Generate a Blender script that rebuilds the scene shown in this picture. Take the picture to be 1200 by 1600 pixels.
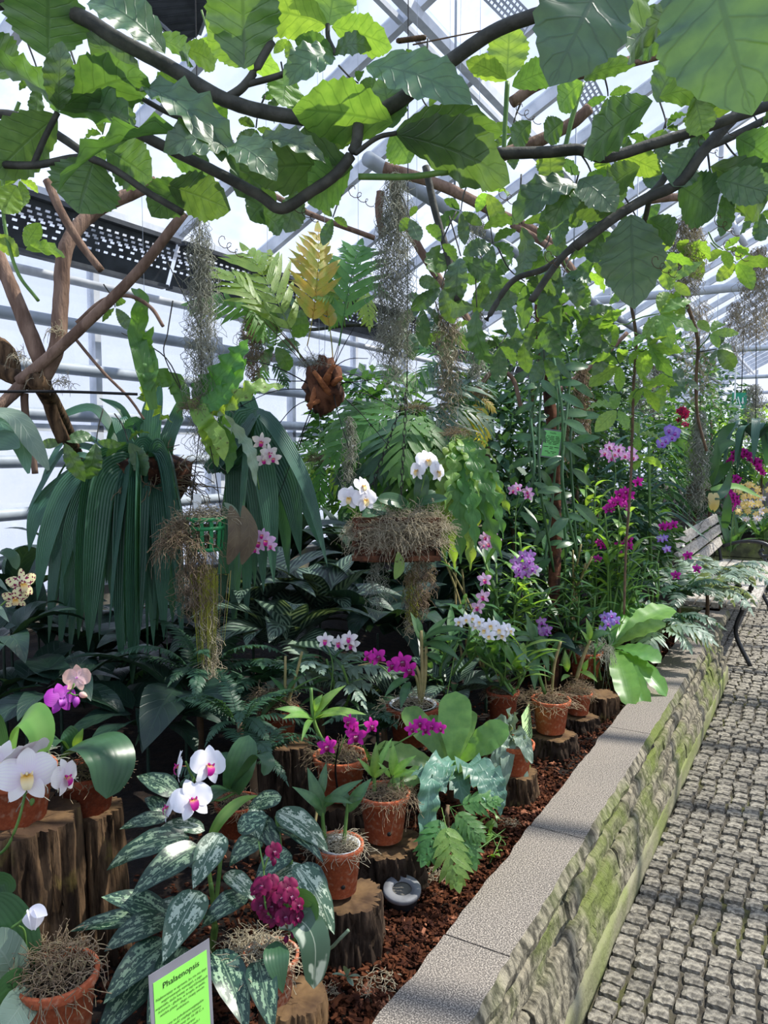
import bpy, math, random
from mathutils import Vector, Matrix, noise
random.seed(7)
R = random.uniform
PI = math.pi
sc = bpy.context.scene
COL = sc.collection
for o in list(bpy.data.objects):
    bpy.data.objects.remove(o)

# ------------------------------------------------------------------ camera
FPX, EYE, PITCH, YAW = 1200.0, 1.6, math.atan(95 / 1200), math.radians(29.9)
FW = Vector((-math.sin(YAW) * math.cos(PITCH), math.cos(YAW) * math.cos(PITCH), -math.sin(PITCH)))
RT = Vector((math.cos(YAW), math.sin(YAW), 0))
UP = RT.cross(FW)
CAM = Vector((0, 0, EYE))
cd = bpy.data.cameras.new('camera')
cd.sensor_fit = 'VERTICAL'
cd.sensor_height = 36.0
cd.lens = 36.0 * FPX / 1600
cd.clip_start = 0.05
cam = bpy.data.objects.new('camera', cd)
COL.objects.link(cam)
cam.location = CAM
cam.rotation_euler = (PI / 2 - PITCH, 0, YAW)
sc.camera = cam

# ------------------------------------------------------------------ sky, sun, exposure
w = bpy.data.worlds.new('sky')
sc.world = w
w.use_nodes = True
nt = w.node_tree
bg = nt.nodes['Background']
tc = nt.nodes.new('ShaderNodeTexCoord')
sx = nt.nodes.new('ShaderNodeSeparateXYZ')
cr = nt.nodes.new('ShaderNodeValToRGB')
cr.color_ramp.elements[0].position = 0.0
cr.color_ramp.elements[0].color = (0.73, 0.765, 0.88, 1)
cr.color_ramp.elements[1].position = 0.9
cr.color_ramp.elements[1].color = (0.42, 0.60, 0.98, 1)
nt.links.new(tc.outputs['Generated'], sx.inputs[0])
nt.links.new(sx.outputs['Z'], cr.inputs[0])
nt.links.new(cr.outputs[0], bg.inputs['Color'])
bg.inputs['Strength'].default_value = 1.02
sl = bpy.data.lights.new('sun', 'SUN')
sl.energy = 7.0
sl.angle = math.radians(0.8)
sl.color = (1.0, 0.93, 0.82)
sun = bpy.data.objects.new('sun', sl)
COL.objects.link(sun)
SAZ, SEL = math.radians(46), math.radians(55)   # azimuth from the path's direction towards its right side, elevation
SDIR = Vector((math.sin(SAZ) * math.cos(SEL), math.cos(SAZ) * math.cos(SEL), math.sin(SEL)))
sun.rotation_euler = SDIR.to_track_quat('Z', 'Y').to_euler()
sun.location = SDIR * 20
sc.view_settings.view_transform = 'Standard'
sc.view_settings.look = 'None'
sc.view_settings.exposure = 0.42
sc.view_settings.gamma = 1.0
sc.view_settings.use_curve_mapping = False
sc.cycles.use_denoising = True
sc.cycles.max_bounces = 8
sc.cycles.transparent_max_bounces = 16
sc.cycles.caustics_reflective = False
sc.cycles.caustics_refractive = False

# ------------------------------------------------------------------ helpers
def ray(px, py):
    return FW + RT * ((px - 600) / FPX) - UP * ((py - 800) / FPX)

def P(px, py, d):
    """point seen at a pixel of the 1200x1600 frame, d metres ahead of the camera"""
    return CAM + ray(px, py) * d

def PZ(px, py, z):
    r = ray(px, py)
    return CAM + r * ((z - EYE) / r.z)

def Mnode(nt, op, a, b=None, c=None):
    n = nt.nodes.new('ShaderNodeMath')
    n.operation = op
    for i, v in enumerate((a, b, c)):
        if v is None:
            continue
        if isinstance(v, (int, float)):
            n.inputs[i].default_value = v
        else:
            nt.links.new(v, n.inputs[i])
    return n.outputs[0]

def Mix(nt, f, a, b):
    n = nt.nodes.new('ShaderNodeMix')
    n.data_type = 'RGBA'
    for i, v in ((0, f), (6, a), (7, b)):
        if isinstance(v, (int, float)):
            n.inputs[i].default_value = v
        elif isinstance(v, tuple):
            n.inputs[i].default_value = v if len(v) == 4 else v + (1,)
        else:
            nt.links.new(v, n.inputs[i])
    return n.outputs[2]

def smooth(nt, x, lo, hi):
    n = nt.nodes.new('ShaderNodeMapRange')
    n.interpolation_type = 'SMOOTHSTEP'
    nt.links.new(x, n.inputs[0])
    n.inputs[1].default_value = lo
    n.inputs[2].default_value = hi
    return n.outputs[0]

def Noise(nt, scale, detail=3, coord='Object', rough=.55, stretch=None):
    t = nt.nodes.new('ShaderNodeTexCoord')
    n = nt.nodes.new('ShaderNodeTexNoise')
    n.inputs['Scale'].default_value = scale
    n.inputs['Detail'].default_value = detail
    n.inputs['Roughness'].default_value = rough
    src = t.outputs[coord]
    if stretch:
        m = nt.nodes.new('ShaderNodeMapping')
        m.inputs['Scale'].default_value = stretch
        nt.links.new(src, m.inputs[0])
        src = m.outputs[0]
    nt.links.new(src, n.inputs['Vector'])
    return n.outputs['Fac']

MATS = {}
def newmat(name):
    m = bpy.data.materials.new(name)
    m.use_nodes = True
    nt = m.node_tree
    bsdf = nt.nodes['Principled BSDF']
    MATS[name] = m
    return m, nt, bsdf

def hexc(h):
    v = [int(h[i:i + 2], 16) / 255 for i in (0, 2, 4)]
    return tuple(c / 12.92 if c <= .04045 else ((c + .055) / 1.055) ** 2.4 for c in v)

def plain_mat(name, c1, c2=None, scale=20, rough=.7, spec=.3, metal=0, bump=0, bscale=None, stretch=None, detail=4, lo=.35, hi=.65, c3=None, s3=3, lo3=.5, hi3=.65, coord='Object', rnd=.0):
    m, nt, b = newmat(name)
    c1 = hexc(c1); c2 = hexc(c2) if c2 else c1
    col = Mix(nt, smooth(nt, Noise(nt, scale, detail, coord, stretch=stretch), lo, hi), c1, c2)
    if c3:
        col = Mix(nt, smooth(nt, Noise(nt, s3, 4, coord), lo3, hi3), col, hexc(c3))
    if rnd:
        oi = nt.nodes.new('ShaderNodeObjectInfo')
        h = nt.nodes.new('ShaderNodeHueSaturation')
        v = Mnode(nt, 'MULTIPLY_ADD', oi.outputs['Random'], 2 * rnd, 1 - rnd)
        nt.links.new(v, h.inputs['Value'])
        nt.links.new(col, h.inputs['Color'])
        col = h.outputs[0]
    nt.links.new(col, b.inputs['Base Color'])
    b.inputs['Roughness'].default_value = rough
    b.inputs['Specular IOR Level'].default_value = spec
    b.inputs['Metallic'].default_value = metal
    if bump:
        bn = nt.nodes.new('ShaderNodeBump')
        bn.inputs['Strength'].default_value = bump
        bn.inputs['Distance'].default_value = .01
        nt.links.new(Noise(nt, bscale or scale, 5, coord, stretch=stretch), bn.inputs['Height'])
        nt.links.new(bn.outputs[0], b.inputs['Normal'])
    return m

def leaf_mat(name, c1, c2, vein=None, nv=9, vs=.6, mode='pinnate', trans=.35, tcol=None, rough=.38, spec=.5, slope=.9, rnd=.18, vw=.12, bump=.3, spots=None, coat=0):
    m, nt, b = newmat(name)
    c1 = hexc(c1); c2 = hexc(c2)
    uv = nt.nodes.new('ShaderNodeUVMap')
    sp = nt.nodes.new('ShaderNodeSeparateXYZ')
    nt.links.new(uv.outputs[0], sp.inputs[0])
    u, v = sp.outputs[0], sp.outputs[1]
    a = Mnode(nt, 'MULTIPLY', Mnode(nt, 'ABSOLUTE', Mnode(nt, 'SUBTRACT', u, .5)), 2)
    oi = nt.nodes.new('ShaderNodeObjectInfo')
    rn = oi.outputs['Random']
    col = Mix(nt, smooth(nt, Noise(nt, 9, 3), .3, .7), c1, c2)
    height = None
    if mode in ('pinnate', 'calathea'):
        s = Mnode(nt, 'SUBTRACT', Mnode(nt, 'MULTIPLY', v, nv), Mnode(nt, 'MULTIPLY', a, slope * nv * .22))
        fr = Mnode(nt, 'ABSOLUTE', Mnode(nt, 'SUBTRACT', Mnode(nt, 'FRACT', s), .5))
        side = smooth(nt, fr, .5 - vw if mode == 'pinnate' else .22, .5 if mode == 'pinnate' else .34)
        mid = Mnode(nt, 'SUBTRACT', 1, smooth(nt, a, .02, .07))
        mask = Mnode(nt, 'MAXIMUM', side, mid)
        if mode == 'calathea':
            mask = Mnode(nt, 'MAXIMUM', Mnode(nt, 'MULTIPLY', side, Mnode(nt, 'SUBTRACT', 1, smooth(nt, a, .75, .95))), mid)
        height = mask
        if vein:
            col = Mix(nt, Mnode(nt, 'MULTIPLY', mask, vs), col, hexc(vein))
    elif mode == 'stripe':
        st = Mnode(nt, 'ABSOLUTE', Mnode(nt, 'SINE', Mnode(nt, 'MULTIPLY', u, nv * PI)))
        height = st
        col = Mix(nt, Mnode(nt, 'MULTIPLY', smooth(nt, st, .6, 1.0), vs), col, hexc(vein))
    elif mode == 'varieg':
        n = Noise(nt, nv, 3, rough=.7, stretch=(1.6, .8, 1))
        mk = Mnode(nt, 'MULTIPLY', smooth(nt, n, .50, .54), Mnode(nt, 'SUBTRACT', 1, smooth(nt, a, .72, .92)))
        mk = Mnode(nt, 'MULTIPLY', mk, smooth(nt, a, .05, .16))
        mid = Mnode(nt, 'SUBTRACT', 1, smooth(nt, a, .015, .05))
        col = Mix(nt, Mnode(nt, 'MULTIPLY', Mnode(nt, 'MAXIMUM', mk, Mnode(nt, 'MULTIPLY', mid, .6)), vs), col, hexc(vein))
    if spots:
        col = Mix(nt, smooth(nt, Noise(nt, spots[1], 2), spots[2], spots[2] + .04), col, hexc(spots[0]))
    h = nt.nodes.new('ShaderNodeHueSaturation')
    nt.links.new(Mnode(nt, 'MULTIPLY_ADD', rn, .03, .485), h.inputs['Hue'])
    nt.links.new(Mnode(nt, 'MULTIPLY_ADD', Mnode(nt, 'FRACT', Mnode(nt, 'MULTIPLY', rn, 7.31)), 2 * rnd, 1 - rnd), h.inputs['Value'])
    h.inputs['Saturation'].default_value = .86
    nt.links.new(col, h.inputs['Color'])
    col = h.outputs[0]
    nt.links.new(col, b.inputs['Base Color'])
    b.inputs['Roughness'].default_value = rough
    b.inputs['Specular IOR Level'].default_value = spec
    if coat:
        b.inputs['Coat Weight'].default_value = coat
        b.inputs['Coat Roughness'].default_value = .3
    if height is not None and bump:
        bn = nt.nodes.new('ShaderNodeBump')
        bn.inputs['Strength'].default_value = bump
        bn.inputs['Distance'].default_value = .004
        nt.links.new(height, bn.inputs['Height'])
        nt.links.new(bn.outputs[0], b.inputs['Normal'])
    tr = nt.nodes.new('ShaderNodeBsdfTranslucent')
    g = nt.nodes.new('ShaderNodeMix'); g.data_type = 'RGBA'; g.blend_type = 'MULTIPLY'
    g.inputs[0].default_value = 1
    nt.links.new(col, g.inputs[6])
    g.inputs[7].default_value = (*(tcol or (2.5, 2.15, .75)), 1)
    nt.links.new(g.outputs[2], tr.inputs[0])
    mx = nt.nodes.new('ShaderNodeMixShader')
    mx.inputs[0].default_value = trans
    nt.links.new(b.outputs[0], mx.inputs[1])
    nt.links.new(tr.outputs[0], mx.inputs[2])
    nt.links.new(mx.outputs[0], nt.nodes['Material Output'].inputs[0])
    return m

def petal_mat(name, edge, centre, trans=.3, vein=None, rough=.5, spots=None, c0=.1, c1=.8):
    """colour runs from the petal's base to its edge, as the flower itself is coloured"""
    m, nt, b = newmat(name)
    uv = nt.nodes.new('ShaderNodeUVMap')
    sp = nt.nodes.new('ShaderNodeSeparateXYZ')
    nt.links.new(uv.outputs[0], sp.inputs[0])
    col = Mix(nt, smooth(nt, sp.outputs[1], c0, c1), hexc(centre), hexc(edge))
    if vein:
        st = Mnode(nt, 'ABSOLUTE', Mnode(nt, 'SINE', Mnode(nt, 'MULTIPLY', sp.outputs[0], 9 * PI)))
        col = Mix(nt, Mnode(nt, 'MULTIPLY', smooth(nt, st, .75, 1.0), .35), col, hexc(vein))
    if spots:
        col = Mix(nt, smooth(nt, Noise(nt, spots[1], 1), spots[2], spots[2] + .04), col, hexc(spots[0]))
    nt.links.new(col, b.inputs['Base Color'])
    b.inputs['Roughness'].default_value = rough
    b.inputs['Specular IOR Level'].default_value = .25
    tr = nt.nodes.new('ShaderNodeBsdfTranslucent')
    nt.links.new(col, tr.inputs[0])
    mx = nt.nodes.new('ShaderNodeMixShader')
    mx.inputs[0].default_value = trans
    nt.links.new(b.outputs[0], mx.inputs[1])
    nt.links.new(tr.outputs[0], mx.inputs[2])
    nt.links.new(mx.outputs[0], nt.nodes['Material Output'].inputs[0])
    return m

# ------------------------------------------------------------------ mesh builders
class MB:
    def __init__(s):
        s.v = []; s.f = []; s.uv = []; s.mi = []
    def add(s, v, f, uv=None, mi=0):
        o = len(s.v)
        s.v += [tuple(p) for p in v]
        s.f += [tuple(i + o for i in q) for q in f]
        s.uv += uv if uv else [(.5, .5)] * len(v)
        s.mi += [mi] * len(f)
    def mesh(s, name, *mats, smooth=True):
        me = bpy.data.meshes.new(name)
        me.from_pydata(s.v, [], s.f)
        l = me.uv_layers.new(name='UVMap')
        idx = [0] * len(me.loops)
        me.loops.foreach_get('vertex_index', idx)
        flat = []
        for i in idx:
            flat += s.uv[i]
        l.data.foreach_set('uv', flat)
        for m in mats:
            me.materials.append(MATS[m] if isinstance(m, str) else m)
        if any(s.mi):
            me.polygons.foreach_set('material_index', s.mi)
        me.polygons.foreach_set('use_smooth', [smooth] * len(me.polygons))
        me.update()
        return me

def ribbon(mb, pts, wf, n0, cols=4, fold=.0, wave=0, wn=5, serr=0, mi=0, ph=0, u0=0):
    """leaf blade along pts; wf(t) half width; n0 upper side"""
    n = len(pts)
    vs, uv, fs = [], [], []
    for i, p in enumerate(pts):
        t = i / (n - 1)
        T = (pts[min(i + 1, n - 1)] - pts[max(i - 1, 0)])
        T = T.normalized() if T.length > 1e-9 else Vector((0, 1, 0))
        S = T.cross(n0)
        S = S.normalized() if S.length > 1e-6 else Vector((1, 0, 0))
        N = S.cross(T)
        n0 = (n0 * .3 + N * .7).normalized()
        wd = wf(t)
        if serr and i % 2 and i < n - 1:
            wd *= 1 - serr
        for c in range(cols + 1):
            x = c / cols * 2 - 1
            z = fold * abs(x) * wd + wave * wd * abs(x) * math.sin(wn * 2 * PI * t + (ph if x > 0 else ph + 1.7))
            vs.append(p + S * (x * wd) + N * z)
            uv.append((.5 + x / 2, t))
    for i in range(n - 1):
        for c in range(cols):
            a = i * (cols + 1) + c
            fs.append((a, a + 1, a + cols + 2, a + cols + 1))
    mb.add(vs, fs, uv, mi)

def tube(mb, pts, r, sides=8, mi=0, cap=True, rough=0):
    n = len(pts)
    vs, uv, fs = [], [], []
    ref = Vector((.31, .17, .93))
    for i, p in enumerate(pts):
        T = (pts[min(i + 1, n - 1)] - pts[max(i - 1, 0)]).normalized()
        S = T.cross(ref)
        if S.length < .2:
            S = T.cross(Vector((1, 0, 0)))
        S.normalize()
        N = S.cross(T)
        rr = r(i / (n - 1)) if callable(r) else r
        for k in range(sides):
            a = 2 * PI * k / sides
            q = rr * (1 + rough * R(-1, 1)) if rough else rr
            vs.append(p + S * (math.cos(a) * q) + N * (math.sin(a) * q))
            uv.append((k / sides, i / (n - 1)))
    for i in range(n - 1):
        for k in range(sides):
            fs.append((i * sides + k, i * sides + (k + 1) % sides, (i + 1) * sides + (k + 1) % sides, (i + 1) * sides + k))
    if cap:
        fs.append(tuple(range(sides - 1, -1, -1)))
        fs.append(tuple((n - 1) * sides + k for k in range(sides)))
    mb.add(vs, fs, uv, mi)

def spline(pts, per=6):
    """catmull-rom through the points"""
    if len(pts) < 3:
        return [pts[0].lerp(pts[-1], i / per) for i in range(per + 1)]
    out = []
    q = [pts[0] * 2 - pts[1]] + list(pts) + [pts[-1] * 2 - pts[-2]]
    for i in range(1, len(q) - 2):
        a, b, c, d = q[i - 1], q[i], q[i + 1], q[i + 2]
        for k in range(per):
            t = k / per
            out.append(.5 * ((2 * b) + (c - a) * t + (2 * a - 5 * b + 4 * c - d) * t * t + (3 * b - a - 3 * c + d) * t ** 3))
    out.append(pts[-1].copy())
    return out

def box(mb, a, b, mi=0):
    x0, y0, z0 = a; x1, y1, z1 = b
    v = [(x0, y0, z0), (x1, y0, z0), (x1, y1, z0), (x0, y1, z0), (x0, y0, z1), (x1, y0, z1), (x1, y1, z1), (x0, y1, z1)]
    mb.add(v, [(0, 3, 2, 1), (4, 5, 6, 7), (0, 1, 5, 4), (1, 2, 6, 5), (2, 3, 7, 6), (3, 0, 4, 7)], None, mi)

def bar(mb, a, b, w, h, up=Vector((0, 0, 1)), mi=0):
    """rectangular bar from a to b"""
    T = (b - a).normalized()
    S = T.cross(up).normalized() * (w / 2)
    N = S.cross(T).normalized() * (h / 2)
    v = [a - S - N, a + S - N, a + S + N, a - S + N, b - S - N, b + S - N, b + S + N, b - S + N]
    mb.add(v, [(0, 1, 2, 3), (7, 6, 5, 4), (0, 4, 5, 1), (1, 5, 6, 2), (2, 6, 7, 3), (3, 7, 4, 0)], None, mi)

def lathe(mb, prof, n=28, c=Vector((0, 0, 0)), mi=0, wob=0):
    vs, uv, fs = [], [], []
    for i, (r, z) in enumerate(prof):
        for k in range(n):
            a = 2 * PI * k / n
            q = r * (1 + wob * math.sin(3 * a + z * 40))
            vs.append((c.x + q * math.cos(a), c.y + q * math.sin(a), c.z + z))
            uv.append((k / n, i / max(1, len(prof) - 1)))
    for i in range(len(prof) - 1):
        for k in range(n):
            fs.append((i * n + k, i * n + (k + 1) % n, (i + 1) * n + (k + 1) % n, (i + 1) * n + k))
    mb.add(vs, fs, uv, mi)

# ------------------------------------------------------------------ things and parts
I4 = Matrix.Identity(4)
def thing(name, label, cat, loc=(0, 0, 0), group=None, rz=0):
    o = bpy.data.objects.new(name, None)
    o.empty_display_size = .05
    COL.objects.link(o)
    o.location = loc
    o.rotation_euler = (0, 0, rz)
    o['label'] = label; o['category'] = cat
    if group: o['group'] = group
    return o

def struct(name, label=None):
    o = bpy.data.objects.new(name, None)
    COL.objects.link(o)
    o['kind'] = 'structure'
    if label: o['label'] = label
    return o

def part(name, me, parent, M=None, label=None, kind=None):
    """M is given in the parent thing's own space"""
    o = bpy.data.objects.new(name, me)
    COL.objects.link(o)
    o.parent = parent
    if M is not None:
        o.matrix_basis = M
    if label: o['label'] = label
    if kind: o['kind'] = kind
    return o

def wpart(name, me, root, W=None, **k):
    """part given in world space under a thing that is only moved, not turned"""
    T = Matrix.Translation(-Vector(root.location))
    return part(name, me, root, T @ W if W is not None else T, **k)

def top(name, me, label, cat, M=None, group=None, kind=None):
    o = bpy.data.objects.new(name, me)
    COL.objects.link(o)
    if M is not None: o.matrix_basis = M
    if kind == 'structure':
        o['kind'] = kind
        if label: o['label'] = label
        return o
    o['label'] = label; o['category'] = cat
    if group: o['group'] = group
    if kind: o['kind'] = kind
    return o

def frame(base, D, N, sx=1, sy=1, sz=1):
    """matrix with y along D, z near N"""
    Y = D.normalized()
    X = Y.cross(N)
    if X.length < 1e-4:
        X = Y.cross(Vector((.3, .5, .8)))
    X.normalize()
    Z = X.cross(Y)
    return Matrix(((X.x * sx, Y.x * sy, Z.x * sz, base.x), (X.y * sx, Y.y * sy, Z.y * sz, base.y), (X.z * sx, Y.z * sy, Z.z * sz, base.z), (0, 0, 0, 1)))

def tocam(p):
    return (CAM - p).normalized()
ZUP = Vector((0, 0, 1))

PROF = {
    'ovate': lambda t: max(0, math.sin(PI * t ** .72)) ** .85 * (1 - .15 * t),
    'ellip': lambda t: max(0, math.sin(PI * min(1, t * .97 + .015))) ** .8,
    'obov': lambda t: max(0, math.sin(PI * (t ** 1.15 * .95 + .02))) ** .7,
    'lance': lambda t: max(0, math.sin(PI * t ** .8)) ** 1.05,
    'strap': lambda t: min(1, .45 + t * 3) * (1 - max(0, (t - .55) / .45) ** 2.2),
    'round': lambda t: max(0, 1 - (2 * t - 1) ** 2) ** .5,
    'vine': lambda t: (math.sin(PI / 2 * min(1, t / .55)) ** .75 if t < .55 else max(0, 1 - ((t - .55) / .45) ** 1.7) ** .9),
    'nest': lambda t: (.12 + .88 * min(1, t / .55) ** 1.3) * max(0, 1 - max(0, (t - .72) / .28) ** 2.4) ** .6,
    'phal': lambda t: (.55 + .45 * min(1, t / .4)) * max(0, 1 - max(0, (t - .55) / .45) ** 2.3) ** .55,
}
CACHE = {}
def leafmesh(prof, mat, asp=.5, a0=.3, a1=-.6, fold=.15, seg=14, cols=4, wave=0, wn=4, serr=0, twist=0):
    """unit-length leaf: base at the origin, along +Y, upper side +Z"""
    key = (prof, mat, asp, a0, a1, fold, seg, cols, wave, wn, serr, twist)
    if key in CACHE:
        return CACHE[key]
    pts = [Vector((0, 0, 0))]
    for i in range(seg):
        t = (i + .5) / seg
        a = a0 + (a1 - a0) * t
        pts.append(pts[-1] + Vector((twist * math.sin(t * 3) / seg, math.cos(a) / seg, math.sin(a) / seg)))
    mb = MB()
    ribbon(mb, pts, lambda t: asp / 2 * PROF[prof](t) + .002, Vector((0, -math.sin(a0), math.cos(a0))), cols, fold, wave, wn, serr)
    CACHE[key] = mb.mesh(prof + '_leaf', mat)
    return CACHE[key]
# ------------------------------------------------------------------ materials of the building
plain_mat('granite_top', 'aea497', '5a5550', scale=300, detail=2, rough=.85, spec=.15, lo=.36, hi=.56, c3='8d8378', s3=5, lo3=.5, hi3=1.1, bump=.12, bscale=300)
plain_mat('rough_stone', '98917e', '4b483f', scale=26, rough=.95, spec=.1, stretch=(1, 1.6, .8), c3='6a7440', s3=2.6, lo3=.46, hi3=.7, bump=1.0, bscale=70)
plain_mat('plinth', '8f8b74', '77785a', scale=6, rough=.95, spec=.1, c3='7c8550', s3=2.5, lo3=.45, hi3=.7, bump=.4, bscale=60)
plain_mat('cobble', '8f897c', '55514a', scale=45, rough=.75, spec=.3, bump=.9, bscale=90, rnd=.25)
plain_mat('grout', '4b463b', '332f28', scale=30, rough=.95, c3='4a4a2c', s3=2.5, bump=.5, bscale=120)
plain_mat('soil', '21170f', '120c09', scale=25, rough=1, bump=.6, bscale=60)
plain_mat('bark_chip', '55311f', '2e1913', scale=30, rough=.95, spec=.1, c3='94624a', s3=26, lo3=.6, hi3=.66)
plain_mat('white_metal', 'd2d6dc', 'b4bac2', scale=6, rough=.5, spec=.4)
plain_mat('grey_metal', '8d959d', '747c84', scale=8, rough=.45, spec=.5)
plain_mat('pipe_grey', '9aa3ac', '848d96', scale=5, rough=.5, spec=.4)
plain_mat('dark_metal', '3b4046', '2a2e33', scale=10, rough=.55, spec=.4)
plain_mat('black_iron', '16181b', '24272b', scale=20, rough=.4, spec=.5)
plain_mat('black_wire', '141516', rough=.6)
plain_mat('concrete', '6b6860', '524f48', scale=9, rough=.9, c3='77765c', s3=3, bump=.3, bscale=40)
plain_mat('moss_block', '6e7350', '4a4d3a', scale=8, rough=.95, c3='7d8a4a', s3=3, bump=.6, bscale=40)
plain_mat('bench_wood', 'b6b0a6', '8e877d', scale=12, rough=.75, stretch=(6, 1, 6), bump=.2)

def glass_mat(name, tint, clear, whit):
    m, nt, b = newmat(name)
    nt.nodes.remove(b)
    tp = nt.nodes.new('ShaderNodeBsdfTransparent'); tp.inputs[0].default_value = (*tint, 1)
    tl = nt.nodes.new('ShaderNodeBsdfTranslucent'); tl.inputs[0].default_value = (.9, .93, 1, 1)
    gl = nt.nodes.new('ShaderNodeBsdfGlossy'); gl.inputs['Roughness'].default_value = .08
    m1 = nt.nodes.new('ShaderNodeMixShader')
    f = Mnode(nt, 'MULTIPLY_ADD', smooth(nt, Noise(nt, 2.2, 5, 'Object', .65), .35, .75), whit, clear)
    nt.links.new(f, m1.inputs[0])
    nt.links.new(tp.outputs[0], m1.inputs[1]); nt.links.new(tl.outputs[0], m1.inputs[2])
    m2 = nt.nodes.new('ShaderNodeMixShader'); m2.inputs[0].default_value = .05
    nt.links.new(m1.outputs[0], m2.inputs[1]); nt.links.new(gl.outputs[0], m2.inputs[2])
    nt.links.new(m2.outputs[0], nt.nodes['Material Output'].inputs[0])
    return m
glass_mat('roof_glass', (.97, .985, 1), .04, .12)
glass_mat('wall_glass', (.97, .985, 1), .08, .35)
glass_mat('grey_sheet', (.62, .66, .72), .35, .3)

# ------------------------------------------------------------------ path: floor and cobbles
mb = MB(); box(mb, (-4.2, -2.5, -.12), (6.9, 26, -.012))
floor = top('floor', mb.mesh('floor', 'grout', smooth=False), None, None, kind='structure')
cob = []
for k in range(8):
    random.seed(40 + k)
    mb = MB()
    G = [-1, -.88, -.45, 0, .45, .88, 1]; n = 6
    vs, fs = [], []
    sx, sy = .0352 * R(.9, 1.0), .0322 * R(.9, 1.0)
    ks, kt = R(-.12, .12), R(-.12, .12)
    for j in range(n + 1):
        for i in range(n + 1):
            x, y = G[i], G[j]
            e = max(abs(x), abs(y))
            z = .003 * (1 - e ** 3) + .006 * noise.noise(Vector((x * 1.7 + k * 9, y * 1.7, k))) - (.016 if e > .99 else 0)
            q = 1 - .12 * (x * x * y * y)
            vs.append((x * sx * q + y * ks * sx * .5 + R(-.0016, .0016), y * sy * q + x * kt * sy * .5 + R(-.0016, .0016), z))
    for j in range(n):
        for i in range(n):
            a = j * (n + 1) + i
            fs.append((a, a + 1, a + n + 2, a + n + 1))
    mb.add(vs, fs)
    cob.append(mb)
cob_me = [m.mesh('cobble', 'cobble', smooth=False) for m in cob]
random.seed(3)
cells = []
row = 0
y = .9
while y < 9.8:
    x = -.50 + R(-.015, .015)
    while x < .62:
        px = Vector((x + R(-.004, .004) - .0, y + R(-.005, .005) + .02 * math.sin(x * 7), R(-.004, .004)))
        d = (px - CAM).dot(FW)
        u = 600 + FPX * (px - CAM).dot(RT) / max(d, .1)
        v = 800 - FPX * (px - CAM).dot(UP) / max(d, .1)
        cells.append((0 if (d > .3 and -20 < u < 1215 and v < 1615) else 1, d, px, R(-.12, .12), R(.92, 1.06), random.randrange(8)))
        x += .0715
    y += .0655
    row += 1
for y2 in range(0):
    pass
cells.sort(key=lambda c: (c[0], c[1]))
for c in cells[:300]:
    part('cobble', cob_me[c[5]], floor, Matrix.Translation(c[2]) @ Matrix.Rotation(c[3], 4, 'Z') @ Matrix.Diagonal((c[4], c[4], 1.0, 1)))
mb = MB()
for c in cells[300:]:
    M = Matrix.Translation(c[2]) @ Matrix.Rotation(c[3], 4, 'Z')
    mb.add([M @ Vector(q) for q in cob[c[5]].v], cob[c[5]].f)
# the path widens in front of the bench
for i in range(12):
    for j in range(62):
        M = Matrix.Translation((-.57 - i * .0715 + R(-.005, .005), 5.82 + j * .0655, R(-.004, .004))) @ Matrix.Rotation(R(-.12, .12), 4, 'Z')
        q = cob[random.randrange(8)]
        mb.add([M @ Vector(p) for p in q.v], q.f)
part('distant_cobbles', mb.mesh('distant_cobbles', 'cobble', smooth=False), floor, kind='stuff')

# ------------------------------------------------------------------ low retaining wall of the bed
wall = struct('wall_front', 'low retaining wall of rough stone with granite capping slabs')
XO, XI, ZT = -.556, -.714, .5
def rough_block(y0, y1, z0, z1, xf, xb, amp, sd, ny=None, nz=6, slant=1):
    """long stone: hewn face at xf looking to +X"""
    ny = ny or max(5, int((y1 - y0) / .018))
    mb = MB(); vs, fs, uv = [], [], []
    for i in range(ny + 1):
        for j in range(nz + 3):
            y = y0 + (y1 - y0) * i / ny
            chip = max(0, noise.noise(Vector((y * 6, sd, 4))))
            jj = min(max(j - 1, 0), nz)
            z = z0 + (z1 - z0) * jj / nz
            if j == 0 or j == nz + 2:
                x = xb
            else:
                x = xf + amp * (1.1 * noise.noise(Vector((y * 3 + sd, z * 9, sd))) + .55 * noise.noise(Vector((y * 16, z * 30, sd + 3))) + .28 * noise.noise(Vector((y * 45, z * 60, sd)))) + amp * slant * (.5 - jj / nz) * 2.2 - (amp * .8 if jj == nz else 0) - amp * 1.2 * chip * slant * jj / nz
                z += .006 * noise.noise(Vector((y * 12, jj, sd)))
            vs.append((x, y, z)); uv.append((i / ny, jj / nz))
    m = nz + 3
    for i in range(ny):
        for j in range(m - 1):
            a = i * m + j
            fs.append((a, a + m, a + m + 1, a + 1))
    fs.append(tuple(range(m))); fs.append(tuple(ny * m + k for k in range(m - 1, -1, -1)))
    mb.add(vs, fs, uv)
    return mb
random.seed(11)
courses = [(.105, .18, .012), (.18, .25, -.012), (.25, .315, -.036), (.315, .375, -.016), (.375, .432, -.040)]
for ci, (z0, z1, off) in enumerate(courses):
    y = -.6 + R(0, .3)
    while y < 5.75:
        L = R(.45, 1.3)
        y1 = min(y + L, 5.75)
        part('stone', rough_block(y + .004, y1 - .004, z0 + .003, z1 - .003, XO + off + R(-.008, .010), XO - .14, .011, R(0, 99), slant=.35).mesh('stone', 'rough_stone', smooth=False), wall)
        y = y1
mb = MB(); box(mb, (-.69, -.6, 0), (-.60, 5.75, .43)); part('core', mb.mesh('core', 'rough_stone', smooth=False), wall)
part('plinth', rough_block(-.6, 5.75, -.01, .105, XO + .022, -.69, .005, 2.2, 140, 4, 0).mesh('plinth', 'plinth'), wall)
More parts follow.
